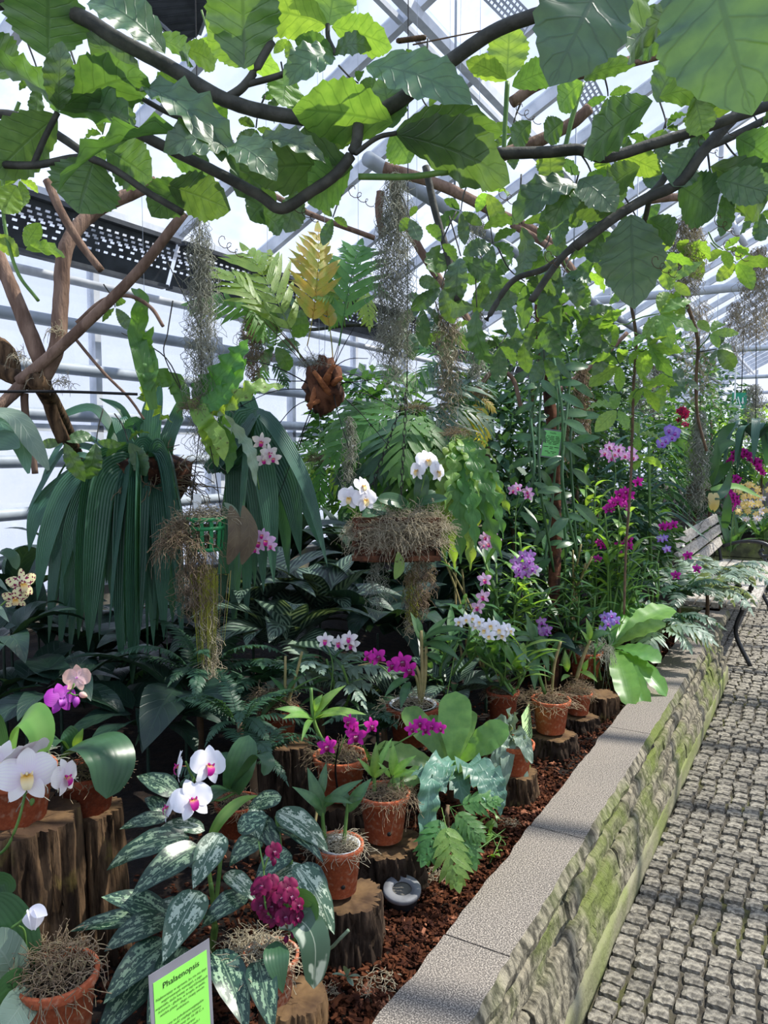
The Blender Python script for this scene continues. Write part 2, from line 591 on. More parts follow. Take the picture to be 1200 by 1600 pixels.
joints = [-.62, .35, .95, 1.52, 2.11, 3.05, 3.7, 4.4, 5.1, 5.77]
for k in range(len(joints) - 1):
    y0, y1 = joints[k] + .0022, joints[k + 1] - .0022
    mb = MB(); n = max(8, int((y1 - y0) / .02)); vs, fs = [], []
    for i in range(n + 1):
        y = y0 + (y1 - y0) * i / n
        ji = XI + .008 * noise.noise(Vector((y * 6, 1, k))) + .005 * noise.noise(Vector((y * 15, 1, k)))
        jo = XO + .008 * noise.noise(Vector((y * 6, 7, k))) + .007 * noise.noise(Vector((y * 14, 9, k)))
        r1, r2 = .012 * noise.noise(Vector((y * 13, 3, k))), .014 * noise.noise(Vector((y * 13, 4, k)))
        vs += [(ji, y, .43), (ji, y, ZT), ((ji + jo) / 2, y, ZT), (jo, y, ZT), (jo + .016 + r1, y, ZT - .028), (jo + .012 + r2, y, ZT - .05), (jo, y, .432)]
    for i in range(n):
        for j in range(6):
            a = i * 7 + j
            fs.append((a, a + 1, a + 8, a + 7))
        fs.append((i * 7 + 6, i * 7, i * 7 + 7, i * 7 + 13))
    fs.append((6, 5, 4, 3, 2, 1, 0)); fs.append(tuple(n * 7 + q for q in range(7)))
    mi = [0] * len(fs)
    mb.add(vs, fs)
    for q in range(n):
        for j in (3, 4, 5):
            mb.mi[q * 7 + j] = 1
    part('capping_slab', mb.mesh('capping_slab', 'granite_top', 'rough_stone', smooth=False), wall)
# return of the wall beside the bench
mb = MB(); box(mb, (-1.45, 5.68, 0), (-.6, 5.77, .5)); part('return_wall', mb.mesh('return_wall', 'rough_stone', smooth=False), wall)

# far cross wall of mossy blocks
wfar = struct('wall_far_bed', 'mossy block wall of the far bed behind the bench')
random.seed(5)
for r_ in range(3):
    x = -3.8 - .2 * (r_ % 2)
    while x < 3:
        L = R(.5, .9)
        mb = MB(); box(mb, (x + .006, 9.9 + R(0, .02), r_ * .175 + .004), (x + L - .006, 10.15, r_ * .175 + .17))
        part('block', mb.mesh('block', 'moss_block', smooth=False), wfar)
        x += L

# soil of the beds
mb = MB()
NX, NY = 26, 60
vs, fs = [], []
for j in range(NY + 1):
    for i in range(NX + 1):
        x = -4.0 + (XI + 4.02) * i / NX
        y = -1.5 + 7.2 * j / NY
        z = .455 + .02 * noise.noise(Vector((x * 3, y * 3, 0))) + (.0 if x > -1.5 else min(.15, (-1.5 - x) * .12))
        vs.append((x, y, z))
for j in range(NY):
    for i in range(NX):
        a = j * (NX + 1) + i
        fs.append((a, a + 1, a + NX + 2, a + NX + 1))
mb.add(vs, fs)
box(mb, (-4.0, 5.69, 0), (-1.4, 9.9, .5))
box(mb, (-4.0, 10.1, 0), (3.0, 25.8, .5))
bed = top('floor_bed', mb.mesh('floor_bed', 'soil'), 'dark soil of the planting bed', None, kind='structure')

# bark mulch along the wall
random.seed(21)
mb = MB()
for k in range(17000):
    x = XI - .012 - abs(random.gauss(0, .3)); y = R(.7, 5.6)
    if k < 8000: y = R(1.0, 2.6)
    z = .458 + R(0, .022) + .02 * noise.noise(Vector((x * 3, y * 3, 0)))
    s = R(.0028, .008)
    M = Matrix.Translation((x, y, z)) @ Matrix.Rotation(R(0, 6.3), 4, 'Z') @ Matrix.Rotation(R(-.7, .7), 4, 'X') @ Matrix.Rotation(R(-.5, .5), 4, 'Y')
    a, b_, c_ = s * R(.9, 1.6), s * R(.5, .9), s * R(.2, .4)
    v = [M @ Vector(q) for q in ((-a, -b_, -c_), (a * .8, -b_, -c_), (a, b_, -c_), (-a * .7, b_, -c_), (-a * .8, -b_ * .7, c_), (a * .9, -b_ * .9, c_), (a * .8, b_ * .7, c_), (-a, b_ * .6, c_))]
    mb.add(v, [(4, 5, 6, 7), (0, 1, 5, 4), (1, 2, 6, 5), (2, 3, 7, 6), (3, 0, 4, 7)])
top('bark_mulch', mb.mesh('bark_mulch', 'bark_chip', smooth=False), 'reddish brown bark mulch strewn along the granite capping', 'mulch', kind='stuff')

# ------------------------------------------------------------------ glasshouse: left wall
XW, EAVE = -3.85, 2.95
SLOPE = math.tan(math.radians(28))
wl = struct('wall_left', 'white glazed side wall of the glasshouse')
mb = MB(); box(mb, (XW - .15, -2.5, 0), (XW + .05, 26, .78)); part('sill_wall', mb.mesh('sill_wall', 'concrete', smooth=False), wl)
ys = [-1.7 + .98 * i for i in range(29)]
pane_me = None
for i, y in enumerate(ys[:-1]):
    for (z0, z1) in ((.8, 1.72), (1.75, EAVE - .05)):
        mb = MB(); box(mb, (-.004, .02, 0), (.004, .96, z1 - z0))
        key = ('pane', round(z1 - z0, 3))
        if key not in CACHE:
            CACHE[key] = mb.mesh('pane', 'wall_glass', smooth=False)
        part('pane', CACHE[key], wl, Matrix.Translation((XW, y, z0)))
mb = MB(); box(mb, (-.03, -.022, .78), (.03, .022, EAVE)); me = mb.mesh('mullion', 'white_metal', smooth=False)
for y in ys:
    part('mullion', me, wl, Matrix.Translation((XW, y, 0)))
mb = MB(); box(mb, (XW - .03, -2.5, 1.715), (XW + .03, 26, 1.755)); part('transom', mb.mesh('transom', 'white_metal', smooth=False), wl)
mb = MB(); box(mb, (XW - .06, -2.5, EAVE - .05), (XW + .10, 26, EAVE + .08)); part('eave_beam', mb.mesh('eave_beam', 'white_metal', smooth=False), wl)

# heating pipes on brackets along that wall
hp = thing('heating_pipes', 'bank of grey horizontal heating pipes along the left glass wall', 'pipes', (XW + .18, 0, .5))
for z, r_ in ((2.31, .034), (2.06, .034), (1.80, .034), (1.545, .034), (1.27, .034), (1.02, .034)):
    mb = MB(); tube(mb, [Vector((XW + .16, -2.4 + 28 * i / 8, z)) for i in range(9)], r_, 14)
    wpart('pipe', mb.mesh('pipe', 'pipe_grey'), hp)
for y in ys[::2]:
    mb = MB(); box(mb, (XW + .07, y - .02, .9), (XW + .12, y + .02, 2.4))
    wpart('bracket', mb.mesh('bracket', 'white_metal', smooth=False), hp)
tp = MB(); tube(tp, [Vector((XW + .2, -2.4, 2.54)), Vector((XW + .2, 26, 2.54))], .024, 12)
top('rail_pipe', tp.mesh('rail_pipe', 'white_metal'), 'thin pale pipe running under the dark perforated tray', 'pipe')

# perforated dark tray under the eave
tray = thing('perforated_tray', 'dark perforated metal tray hung along the left eave', 'cable tray', (XW + .35, 0, 2.6))
def perforated(y0, y1, n, rows, org, ey, ez, skip):
    """plate with real slots: cells left open between webs"""
    mb = MB()
    for i in range(n):
        for j in range(rows):
            a0, a1 = y0 + (y1 - y0) * i / n, y0 + (y1 - y0) * (i + 1) / n
            b0, b1 = j / rows, (j + 1) / rows
            hole = skip(i, j)
            def q(a, b):
                return org + ey * a + ez * b
            if not hole:
                mb.add([q(a0, b0), q(a1, b0), q(a1, b1), q(a0, b1)], [(0, 1, 2, 3)])
    return mb
Y1 = Vector((0, 1, 0))
for seg in range(8):
    ya, yb = -1.0 + seg * 1.5, .47 + seg * 1.5
    mb = perforated(ya, yb, 108, 22, Vector((XW + .32, 0, 2.60)), Y1, Vector((.10, 0, .24)),
                    lambda i, j: j in (8, 11, 13, 14, 16, 18) and (i + (j // 2)) % (4 if j != 11 else 6) in (0, 1))
    wpart('perforated_plate', mb.mesh('perforated_plate', 'dark_metal', smooth=False), tray)
    mb = MB(); box(mb, (XW + .29, ya, 2.585), (XW + .35, yb, 2.605)); box(mb, (XW + .40, ya, 2.835), (XW + .46, yb, 2.86))
    wpart('flange', mb.mesh('flange', 'dark_metal', smooth=False), tray)

# ------------------------------------------------------------------ roof
roof = struct('ceiling', 'pitched glazed roof on pale metal rafters')
RIDX = 1.6
RIDZ = EAVE + .06 + (RIDX - XW) * SLOPE
def roofp(x, y, dz=0):
    return Vector((x, y, EAVE + .06 + (x - XW) * SLOPE + dz)) if x <= RIDX else Vector((x, y, RIDZ - (x - RIDX) * SLOPE + dz))
mb = MB(); bar(mb, roofp(XW, 0), roofp(RIDX, 0), .05, .09); rafL = mb.mesh('rafter', 'white_metal', smooth=False)
mb = MB(); bar(mb, roofp(RIDX, 0), roofp(6.9, 0), .05, .09); rafR = mb.mesh('rafter', 'white_metal', smooth=False)
ry = [-1.9 + .82 * i for i in range(34)]
for y in ry:
    part('rafter', rafL, roof, Matrix.Translation((0, y, 0)))
    part('rafter', rafR, roof, Matrix.Translation((0, y, 0)))
xs = [XW, XW + 1.85, XW + 3.65, RIDX]
def pane3(x0, x1, key, mat):
    if key not in CACHE:
        a, b = roofp(x0, .03, .03), roofp(x1, .03, .03)
        c, d = roofp(x1, .79, .03), roofp(x0, .79, .03)
        t = Vector((0, 0, .006))
        mb = MB()
        mb.add([a, b, c, d, a + t, b + t, c + t, d + t], [(0, 3, 2, 1), (4, 5, 6, 7), (0, 1, 5, 4), (1, 2, 6, 5), (2, 3, 7, 6), (3, 0, 4, 7)])
        CACHE[key] = mb.mesh('pane', mat, smooth=False)
    return CACHE[key]
random.seed(8)
xr = [RIDX, RIDX + 1.8, RIDX + 3.6, 6.9]
for i, y in enumerate(ry[:-1]):
    for k in range(3):
        grey = (i, k) in ((5, 0), (7, 1), (9, 0), (10, 2), (12, 1), (14, 2), (16, 1), (18, 2), (20, 0), (22, 1))
        part('pane', pane3(xs[k], xs[k + 1], ('rl', k, grey), 'grey_sheet' if grey else 'roof_glass'), roof, Matrix.Translation((0, y, 0)))
        part('pane', pane3(xr[k], xr[k + 1], ('rr', k), 'roof_glass'), roof, Matrix.Translation((0, y, 0)))
for x in (XW + 1.85, XW + 3.65, RIDX, RIDX + 1.8, RIDX + 3.6):
    mb = MB(); bar(mb, roofp(x, -2.2, -.06), roofp(x, 26, -.06), .055, .06)
    part('purlin', mb.mesh('purlin', 'white_metal', smooth=False), roof)
    mb = MB(); bar(mb, roofp(x - .09, -2.2, -.03), roofp(x - .09, 26, -.03), .03, .03)
    part('glazing_rail', mb.mesh('glazing_rail', 'white_metal', smooth=False), roof)
# portal frames: tie tubes and columns every few metres
for y in (6.8, 10.9, 15.0, 19.1, 23.2):
    mb = MB(); tube(mb, [Vector((XW, y, EAVE - .05)), Vector((6.9, y, EAVE - .05))], .035, 10)
    part('tie_tube', mb.mesh('tie_tube', 'white_metal'), roof)
    for s in (-1, 1):
        mb = MB(); tube(mb, [Vector((RIDX + s * .05, y, EAVE)), roofp(RIDX + s * 2.4, y, -.1)], .025, 8)
        part('strut', mb.mesh('strut', 'white_metal'), roof)
# far gable and right side wall, glazed
wb = struct('wall_back', 'glazed far gable')
for i in range(11):
    x0 = XW + i * .97
    mb = MB(); box(mb, (x0 + .02, 25.9, .8), (x0 + .95, 25.91, EAVE)); part('pane', mb.mesh('pane', 'wall_glass', smooth=False), wb)
    mb = MB(); box(mb, (x0 - .025, 25.86, 0), (x0 + .025, 25.95, roofp(x0, 0).z)); part('mullion', mb.mesh('mullion', 'white_metal', smooth=False), wb)
mb = MB(); box(mb, (XW, 25.85, 0), (6.9, 25.95, .8)); box(mb, (XW, 25.86, EAVE - .05), (6.9, 25.95, EAVE + .05)); part('sill_wall', mb.mesh('sill_wall', 'concrete', smooth=False), wb)
wr = struct('wall_right', 'glazed right side wall')
mb = MB(); box(mb, (6.85, -2.5, 0), (7.0, 26, .8)); part('sill_wall', mb.mesh('sill_wall', 'concrete', smooth=False), wr)
for i in range(28):
    y0 = ys[i]
    mb = MB(); box(mb, (6.88, y0 + .02, .8), (6.888, y0 + .96, EAVE)); part('pane', mb.mesh('pane', 'wall_glass', smooth=False), wr)
    mb = MB(); box(mb, (6.86, y0 - .022, .8), (6.92, y0 + .022, EAVE)); part('mullion', mb.mesh('mullion', 'white_metal', smooth=False), wr)
# ------------------------------------------------------------------ plant materials
leaf_mat('vine_leaf', '48703f', '3a6238', '2c4e2a', nv=8, vs=.5, trans=.34, rough=.42, spec=.8, vw=.10, bump=.35, coat=.35, tcol=(2.6, 2.3, .6))
leaf_mat('vine_young', '76a042', '64903a', '45702e', nv=8, vs=.5, trans=.4, rough=.42, vw=.10, tcol=(2.3, 2.1, .6))
leaf_mat('strap_leaf', '376a54', '2d5c4a', '4a7c66', nv=9, vs=.3, mode='stripe', trans=.2, rough=.4, bump=.5, tcol=(2.2, 2.4, .7))
leaf_mat('aglaonema', '1f4430', '1a3a2b', '8fae84', nv=11, vs=.75, mode='varieg', trans=.15, rough=.35)
leaf_mat('aglaonema_pale', '3f5f45', '34553c', 'b9c6ac', nv=9, vs=.85, mode='varieg', trans=.15, rough=.4)
leaf_mat('calathea', '223b30', '1b3329', '6f8a74', nv=12, vs=.75, mode='calathea', trans=.12, rough=.38)
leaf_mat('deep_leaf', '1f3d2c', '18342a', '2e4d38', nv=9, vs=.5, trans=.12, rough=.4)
leaf_mat('orchid_leaf', '3c6b36', '2f5c30', '4f7d42', nv=1, vs=.4, mode='stripe', trans=.25, rough=.35, bump=.2)
leaf_mat('phal_leaf', '2f5a34', '26502f', '3c6a3c', nv=7, vs=.12, mode='stripe', trans=.2, rough=.36, bump=.08)
leaf_mat('bright_leaf', '6f9f34', '5d8f2e', '83ad48', nv=1, vs=.4, mode='stripe', trans=.4, rough=.38)
leaf_mat('nest_fern', '689c3c', '568c34', '3a5a26', nv=1, vs=.0, mode='pinnate', trans=.42, rough=.35, bump=.1)
leaf_mat('fern_green', '4f8a38', '3f7a30', '35622a', nv=9, vs=.3, trans=.42, rough=.42)
leaf_mat('fern_lime', '82a83a', '6b9632', '5f8f2c', nv=9, vs=.3, trans=.42, rough=.42, spots=('5a6a20', 60, .64))
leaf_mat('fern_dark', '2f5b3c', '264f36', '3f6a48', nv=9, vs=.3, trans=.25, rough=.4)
leaf_mat('fern_blue', '5a8a7a', '4a7a68', '79a394', nv=9, vs=.4, trans=.28, rough=.4)
leaf_mat('fern_silver', '7d957f', '69846f', '9aac98', nv=9, vs=.3, trans=.2, rough=.4)
leaf_mat('fern_yellow', 'b59a3a', '94a23a', '8a6a2a', nv=9, vs=.4, trans=.45, rough=.5)
leaf_mat('hedge_leaf', '3f6f34', '315f2e', '4f7a3f', nv=5, vs=.2, trans=.3, rough=.45)
leaf_mat('vanilla_leaf', '3f6f3c', '335f36', '527f49', nv=1, vs=.3, mode='stripe', trans=.22, rough=.3)
leaf_mat('dry_leaf', '6a5a40', '4a3a2a', '7a6a50', nv=6, vs=.3, trans=.2, rough=.7)
petal_mat('white_petal', 'f4f2f6', 'e9e6ec', trans=.25)
petal_mat('cream_petal', 'efe9df', 'e4d6dc', trans=.25, vein='e2cfdc')
petal_mat('lilac_petal', 'e3b4dc', 'efd6ea', trans=.3, vein='c88cc2')
petal_mat('pink_petal', 'd99ad6', 'f0d8ee', trans=.3)
petal_mat('mauve_petal', 'b878cc', 'dab8e4', trans=.3, vein='8a4aa6')
petal_mat('magenta_petal', 'd52aa8', 'b01a8e', trans=.35, vein='8e0c70')
petal_mat('purple_petal', 'b43cb8', 'c468c8', trans=.3, vein='8f2f98')
petal_mat('violet_petal', '9a7ad6', 'c7b6ea', trans=.3)
petal_mat('burgundy_petal', '7d1046', '5a0b34', trans=.3, vein='4a0828')
petal_mat('peach_petal', 'e9bfae', 'e6c6c8', trans=.3, vein='d39a96')
petal_mat('spotted_petal', 'e8e0a8', 'e9e4c0', trans=.25, spots=('7d1a4a', 7, .54))
petal_mat('crimson_petal', 'b01a4c', '8a1238', trans=.3)
petal_mat('yellow_petal', 'e2c46a', 'efe0a6', trans=.3)
petal_mat('pink_lip', 'c4288e', 'e3c04a', trans=.2, c0=.0, c1=.5)
petal_mat('yellow_lip', 'f1e3b4', 'd9a436', trans=.2)
petal_mat('dark_lip', '6a0a40', 'f0d8e4', trans=.2, c0=.0, c1=.35)
petal_mat('purple_lip', '8a1f96', 'c87ad0', trans=.2)
plain_mat('terracotta', 'b0603f', '9c5136', scale=9, rough=.85, spec=.15, c3='b98a70', s3=5, lo3=.52, hi3=.72, bump=.15, bscale=60)
plain_mat('terracotta_dark', '8d4830', '743a27', scale=9, rough=.85, spec=.15, c3='8a5f4c', s3=5, lo3=.55, hi3=.75, bump=.15, bscale=60)
plain_mat('terracotta_pale', 'a9684e', '93543e', scale=7, rough=.9, spec=.1, c3='c2a18c', s3=6, lo3=.42, hi3=.62, bump=.2, bscale=60)
plain_mat('potting', '2e241b', '1a140f', scale=40, rough=1, bump=.5)
def moss_mat(name, c1, c2, c3=None):
    m = plain_mat(name, c1, c2, scale=9, rough=.9, spec=.1, c3=c3, s3=7)
    nt = m.node_tree; b = nt.nodes['Principled BSDF']
    tr = nt.nodes.new('ShaderNodeBsdfTranslucent'); mx = nt.nodes.new('ShaderNodeMixShader'); mx.inputs[0].default_value = .4
    nt.links.new(b.inputs['Base Color'].links[0].from_socket, tr.inputs[0])
    nt.links.new(b.outputs[0], mx.inputs[1]); nt.links.new(tr.outputs[0], mx.inputs[2])
    nt.links.new(mx.outputs[0], nt.nodes['Material Output'].inputs[0])
moss_mat('moss_strand', 'cfc5ac', 'a69c84')
moss_mat('moss_brown', 'ac9880', '82705a', 'b0a480')
moss_mat('moss_grey', 'bcbdad', '979b8b')
moss_mat('moss_lime', 'b2b052', '8b953c', 'ac9070')
plain_mat('stem_green', '6a8a45', '4f7438', scale=20, rough=.5)
plain_mat('stem_brown', '6a553f', '4f4032', scale=30, rough=.8)
plain_mat('cane_tan', '9a8a5e', '7a7446', scale=18, rough=.6)
plain_mat('vine_stem', '4a4a42', '34352f', scale=25, rough=.65, bump=.3, bscale=60)
plain_mat('woody', '8a7364', '6a564a', scale=10, rough=.9, spec=.1, stretch=(3, 3, .7), bump=.8, bscale=26)
plain_mat('bark', '6a5540', '2f251d', scale=16, rough=.95, spec=.08, stretch=(2.5, 2.5, .5), bump=1.0, bscale=26, c3='77683c', s3=9, lo3=.58, hi3=.72)
plain_mat('bark_dark', '4c3f34', '2a221c', scale=10, rough=.95, spec=.08, stretch=(3, 3, .6), bump=1.0, bscale=24)
plain_mat('cut_wood', '6e573d', '46362a', scale=14, rough=.9, spec=.1, bump=.4)
plain_mat('root_brown', '6a4430', '2c1c16', scale=18, rough=.95, bump=.8, bscale=40)
plain_mat('rhizome_fur', '9a623e', '7a4a2e', scale=40, rough=.95, bump=.6, bscale=90)
plain_mat('green_plastic', '2f8a52', '2a7d4a', scale=6, rough=.45)
plain_mat('paper_green', '8fe060', '88d85a', scale=3, rough=.6, spec=.3)
plain_mat('paper_green_dull', '8ee08a', '86d882', scale=3, rough=.6, spec=.3)
plain_mat('paper_green_pale', 'c6eba6', 'b9e49a', scale=3, rough=.6, spec=.3)
plain_mat('ink', '1c2a18', rough=.8)
plain_mat('laminate', '84848c', '72727a', scale=6, rough=.25, spec=.6)
plain_mat('pale_steel', '77787a', '5f6062', scale=20, rough=.6, spec=.3)
plain_mat('sign_green', '1f8f6c', rough=.4)
plain_mat('sign_white', 'e6e8e6', rough=.5)

# ------------------------------------------------------------------ plant pieces
def mrot(a, ax): return Matrix.Rotation(a, 4, ax)
def mscale(x, y=None, z=None): return Matrix.Diagonal((x, x if y is None else y, x if z is None else z, 1))

def lipmesh(mat):
    key = ('lip', mat)
    if key not in CACHE:
        mb = MB()
        pts = [Vector((0, 0, .06)), Vector((0, -.06, .16)), Vector((0, -.16, .24)), Vector((0, -.28, .25)), Vector((0, -.40, .20)), Vector((0, -.47, .12))]
        ribbon(mb, pts, lambda t: .05 + .15 * math.sin(PI * min(1, t * .8 + .15)), Vector((0, .3, 1)), 4, .35)
        for s in (-1, 1):
            pts = [Vector((s * .02, -.04, .08)), Vector((s * .11, -.04, .17)), Vector((s * .17, .02, .25)), Vector((s * .17, .08, .28))]
            ribbon(mb, pts, lambda t: .08 * (1 - .6 * t), Vector((-s, 0, .4)), 2, .1)
        tube(mb, [Vector((0, .05, 0)), Vector((0, .06, .10)), Vector((0, .01, .19))], lambda t: .055 - .01 * t, 7)
        tube(mb, [Vector((0, 0, -.35)), Vector((0, 0, -.1)), Vector((0, 0, .05))], lambda t: .018, 5)
        CACHE[key] = mb.mesh('flower_lip', mat)
    return CACHE[key]

FK = {  # angle from up, length, aspect, profile, cup
    'phal': [('petal', 72, 1.0, 1.08, 'round', .12), ('petal', -72, 1.0, 1.08, 'round', .12), ('sepal', 0, .95, .66, 'ellip', .05), ('sepal', 146, .92, .56, 'ellip', .05), ('sepal', -146, .92, .56, 'ellip', .05)],
    'dend': [('petal', 68, .95, .68, 'ellip', .1), ('petal', -68, .95, .68, 'ellip', .1), ('sepal', 0, .9, .44, 'ellip', .05), ('sepal', 138, .9, .48, 'ellip', .05), ('sepal', -138, .9, .48, 'ellip', .05)],
    'vanda': [('petal', 66, .9, .95, 'round', .08), ('petal', -66, .9, .95, 'round', .08), ('sepal', 0, .85, .8, 'round', .05), ('sepal', 140, .9, .85, 'round', .05), ('sepal', -140, .9, .85, 'round', .05)],
}
def flower(root, pos, face, s, kind, pm, lm='pink_lip', roll=0, simple=False):
    face = face.normalized()
    Y = ZUP - face * ZUP.dot(face)
    if Y.length < .05: Y = Vector((0, 1, 0)) - face * face.y
    W = frame(pos, Y, face, s, s, s) @ mrot(roll, 'Z')
    if simple:
        key = ('sf', kind, pm, lm)
        if key not in CACHE:
            mb = MB()
            for nm, ang, L, asp, pr, cup in FK[kind]:
                m = leafmesh(pr, pm, asp, .25, -.35, -cup, 6, 2)
                M = mrot(math.radians(ang), 'Z') @ mscale(L)
                mb.add([M @ v.co for v in m.vertices], [tuple(p.vertices) for p in m.polygons], [(.5, v.co.y) for v in m.vertices])
            l = lipmesh(lm)
            mb.add([v.co for v in l.vertices], [tuple(p.vertices) for p in l.polygons], None, 1)
            CACHE[key] = mb.mesh('flower', pm, lm)
        return wpart('flower', CACHE[key], root, W)
    f = wpart('flower', lipmesh(lm), root, W)
    for nm, ang, L, asp, pr, cup in FK[kind]:
        me = leafmesh(pr, pm, asp, .35, -.45, -cup, 10, 6, .10, 1.5)
        z = .03 if nm == 'petal' else 0
        part(nm, me, f, Matrix.Translation((0, 0, z)) @ mrot(math.radians(ang + R(-5, 5)), 'Z') @ mrot(R(-.12, .12), 'Y') @ mscale(L))
    return f

def stem(root, pts, r, mat='stem_green', name='stem', sides=7, per=6, taper=.7):
    mb = MB()
    o = Vector(root.location)
    tube(mb, spline([p - o for p in pts], per), lambda t: r * (1 - (1 - taper) * t), sides)
    return part(name, mb.mesh(name, mat), root)

def bud(root, pos, r, mat, D=Vector((0, -.3, -1))):
    if ('bud', mat) not in CACHE:
        mb = MB(); lathe(mb, [(.02, -1.2), (.45, -1), (.8, -.4), (.75, .3), (.4, .9), (.03, 1.25)], 10)
        CACHE[('bud', mat)] = mb.mesh('bud', mat)
    X = D.orthogonal()
    return wpart('bud', CACHE[('bud', mat)], root, frame(pos, X, D, r, r, r))

def leaf(root, base, D, N, L, me, wx=1.0, name='leaf'):
    return wpart(name, me, root, frame(base, D, N, L * wx, L, L))

def leafto(root, b, t, wpx, me, asp, face=None, name='leaf'):
    """leaf from pixel (x, y, depth) b to t, wpx wide at its middle"""
    B, T = P(*b), P(*t)
    D = T - B
    mid = (B + T) / 2
    N = face if face is not None else ZUP
    L = D.length * 1.03
    W = wpx * (b[2] + t[2]) / 2 / FPX
    return wpart(name, me, root, frame(B, D, N, W / asp, L, L))

def rosette(root, base, n, mes, Lr, pr, azr=(0, 2 * PI), jit=.03, wx=1.0, name='leaf'):
    for k in range(n):
        az = azr[0] + (azr[1] - azr[0]) * (k + R(.2, .8)) / n
        pt = R(*pr)
        h = Vector((math.cos(az), math.sin(az), 0))
        D = h * math.cos(pt) + ZUP * math.sin(pt)
        N = ZUP * math.cos(pt) - h * math.sin(pt)
        wpart(name, random.choice(mes), root, frame(base + h * jit + ZUP * R(0, jit), D, N + h.cross(ZUP) * R(-.35, .35), *[R(*Lr) * q for q in (wx, 1, 1)]))

def potmesh(mat, hr, rimh=.28):
    """unit rim radius, height hr; base at z = 0"""
    key = ('pot', mat, hr, rimh)
    if key not in CACHE:
        mb = MB()
        zr = hr - rimh
        lathe(mb, [(.02, 0), (.66, 0), (.70, .02), (.70 + .22 * (zr / hr), zr), (.955, zr + .01), (.985, zr + .05), (1, hr - .03), (.985, hr), (.90, hr), (.88, hr - .04), (.80, hr * .45), (.02, hr * .44)], 32)
        CACHE[key] = mb.mesh('pot', mat)
    return CACHE[key]

def tuft(mat, var, n=260, flat=.75, drop=.25, rad=.012, seg=6):
    """unit-radius tangle of curly moss"""
    key = ('tuft', mat, var, n, flat, drop, rad)
    if key not in CACHE:
        st = random.getstate(); random.seed(900 + var)
        mb = MB()
        for k in range(n):
            az = R(0, 2 * PI); rr = math.sqrt(R(0, 1))
            p = Vector((rr * math.cos(az), rr * math.sin(az), flat * (1 - rr * rr) * R(.2, 1)))
            d = Vector((R(-1, 1), R(-1, 1), R(-.3, .5))).normalized()
            pts = []
            for i in range(seg):
                pts.append(p.copy())
                d = (d + Vector((R(-1, 1), R(-1, 1), R(-.9, .7))) * .7).normalized()
                q = p + d * R(.10, .2)
                if q.xy.length > 1.0: q.z -= drop * .16
                p = q
            tube(mb, pts, rad, 3, cap=False)
        CACHE[key] = mb.mesh('moss_tuft', mat)
        random.setstate(st)
    return CACHE[key]

def potted(name, label, cat, px, py, d, rpx, hpx, mat='terracotta', moss=None, mvar=0, hole=False, group=None, tilt=0):
    """pot standing with its base centre at the pixel; returns root, rim centre, rim radius"""
    b = P(px, py, d)
    r = rpx * d / FPX; h = hpx * d / FPX
    root = thing(name, label, cat, b, group)
    hr = round(h / r, 1)
    M = mrot(tilt, 'Y') @ mscale(r, r, h / hr)
    p = part('pot', potmesh(mat, hr), root, M)
    mb = MB(); lathe(mb, [(.01, .03), (.5, .02), (.87, 0)], 20)
    if 'potsoil' not in CACHE: CACHE['potsoil'] = mb.mesh('soil', 'potting')
    part('soil', CACHE['potsoil'], root, Matrix.Translation((0, 0, h * .88)) @ mscale(r))
    if hole:
        mb = MB(); lathe(mb, [(.001, .012), (.08, .012), (.085, 0)], 10)
        c = tocam(b); c.z = 0; c.normalize()
        c = Matrix.Rotation(.25, 3, 'Z') @ c
        if 'drain' not in CACHE: CACHE['drain'] = mb.mesh('drain_hole', 'black_wire')
        part('drain_hole', CACHE['drain'], root, frame(c * (r * .785) + ZUP * (h * .28), ZUP, c, r, r, r))
    if moss:
        part('moss_topping', tuft(moss, mvar), root, Matrix.Translation((0, 0, h * .9)) @ mscale(r * 1.02, r * 1.02, r * .62))
    return root, b + ZUP * h, r

def stump(name, label, px, py, d, rpx, zb=.44, mat='bark', seed=0, lobes=5, rx=1.0):
    """log section, its top centre at the pixel, standing on the soil"""
    c = P(px, py, d)
    r = rpx * d / FPX
    root = thing(name, label, 'tree stump', (c.x, c.y, zb))
    h = c.z - zb
    mb = MB(); n, m = 120, 14
    vs, fs = [], []
    def rad(a, t):
        q = 1 + .07 * math.sin(lobes * a + seed) + .05 * math.sin(3 * a + 2 * seed)
        q += .10 - .24 * (1 - abs(noise.noise(Vector((math.cos(a) * 5 + seed, math.sin(a) * 5, t * 1.3))))) ** 6 + .07 * noise.noise(Vector((math.cos(a) * 14, math.sin(a) * 14 + seed, t * 4))) + .04 * noise.noise(Vector((math.cos(a) * 34, math.sin(a) * 34 + seed, t * 12)))
        return r * q * (1 + .13 * (1 - t) ** 2)
    for j in range(m + 1):
        t = j / m
        for k in range(n):
            a = 2 * PI * k / n
            q = rad(a, t) * (.965 if j == m else 1)
            vs.append((q * math.cos(a) * rx, q * math.sin(a), h * t))
    for j in range(m):
        for k in range(n):
            fs.append((j * n + k, j * n + (k + 1) % n, (j + 1) * n + (k + 1) % n, (j + 1) * n + k))
    mb.add(vs, fs)
    part('bark', mb.mesh('bark', mat), root)
    mb = MB(); vs = [(0, 0, h - .004)]; fs = []
    for ring in (.5, 1):
        for k in range(n):
            a = 2 * PI * k / n
            q = rad(a, 1) * .965 * ring
            vs.append((q * math.cos(a) * rx, q * math.sin(a), h + (.004 * noise.noise(Vector((a * 3, ring, seed))) if ring < 1 else 0)))
    for k in range(n):
        fs.append((0, 1 + k, 1 + (k + 1) % n)); fs.append((1 + k, 1 + n + k, 1 + n + (k + 1) % n, 1 + (k + 1) % n))
    mb.add(vs, fs)
    part('cut_top', mb.mesh('cut_top', 'cut_wood'), root)
    return root

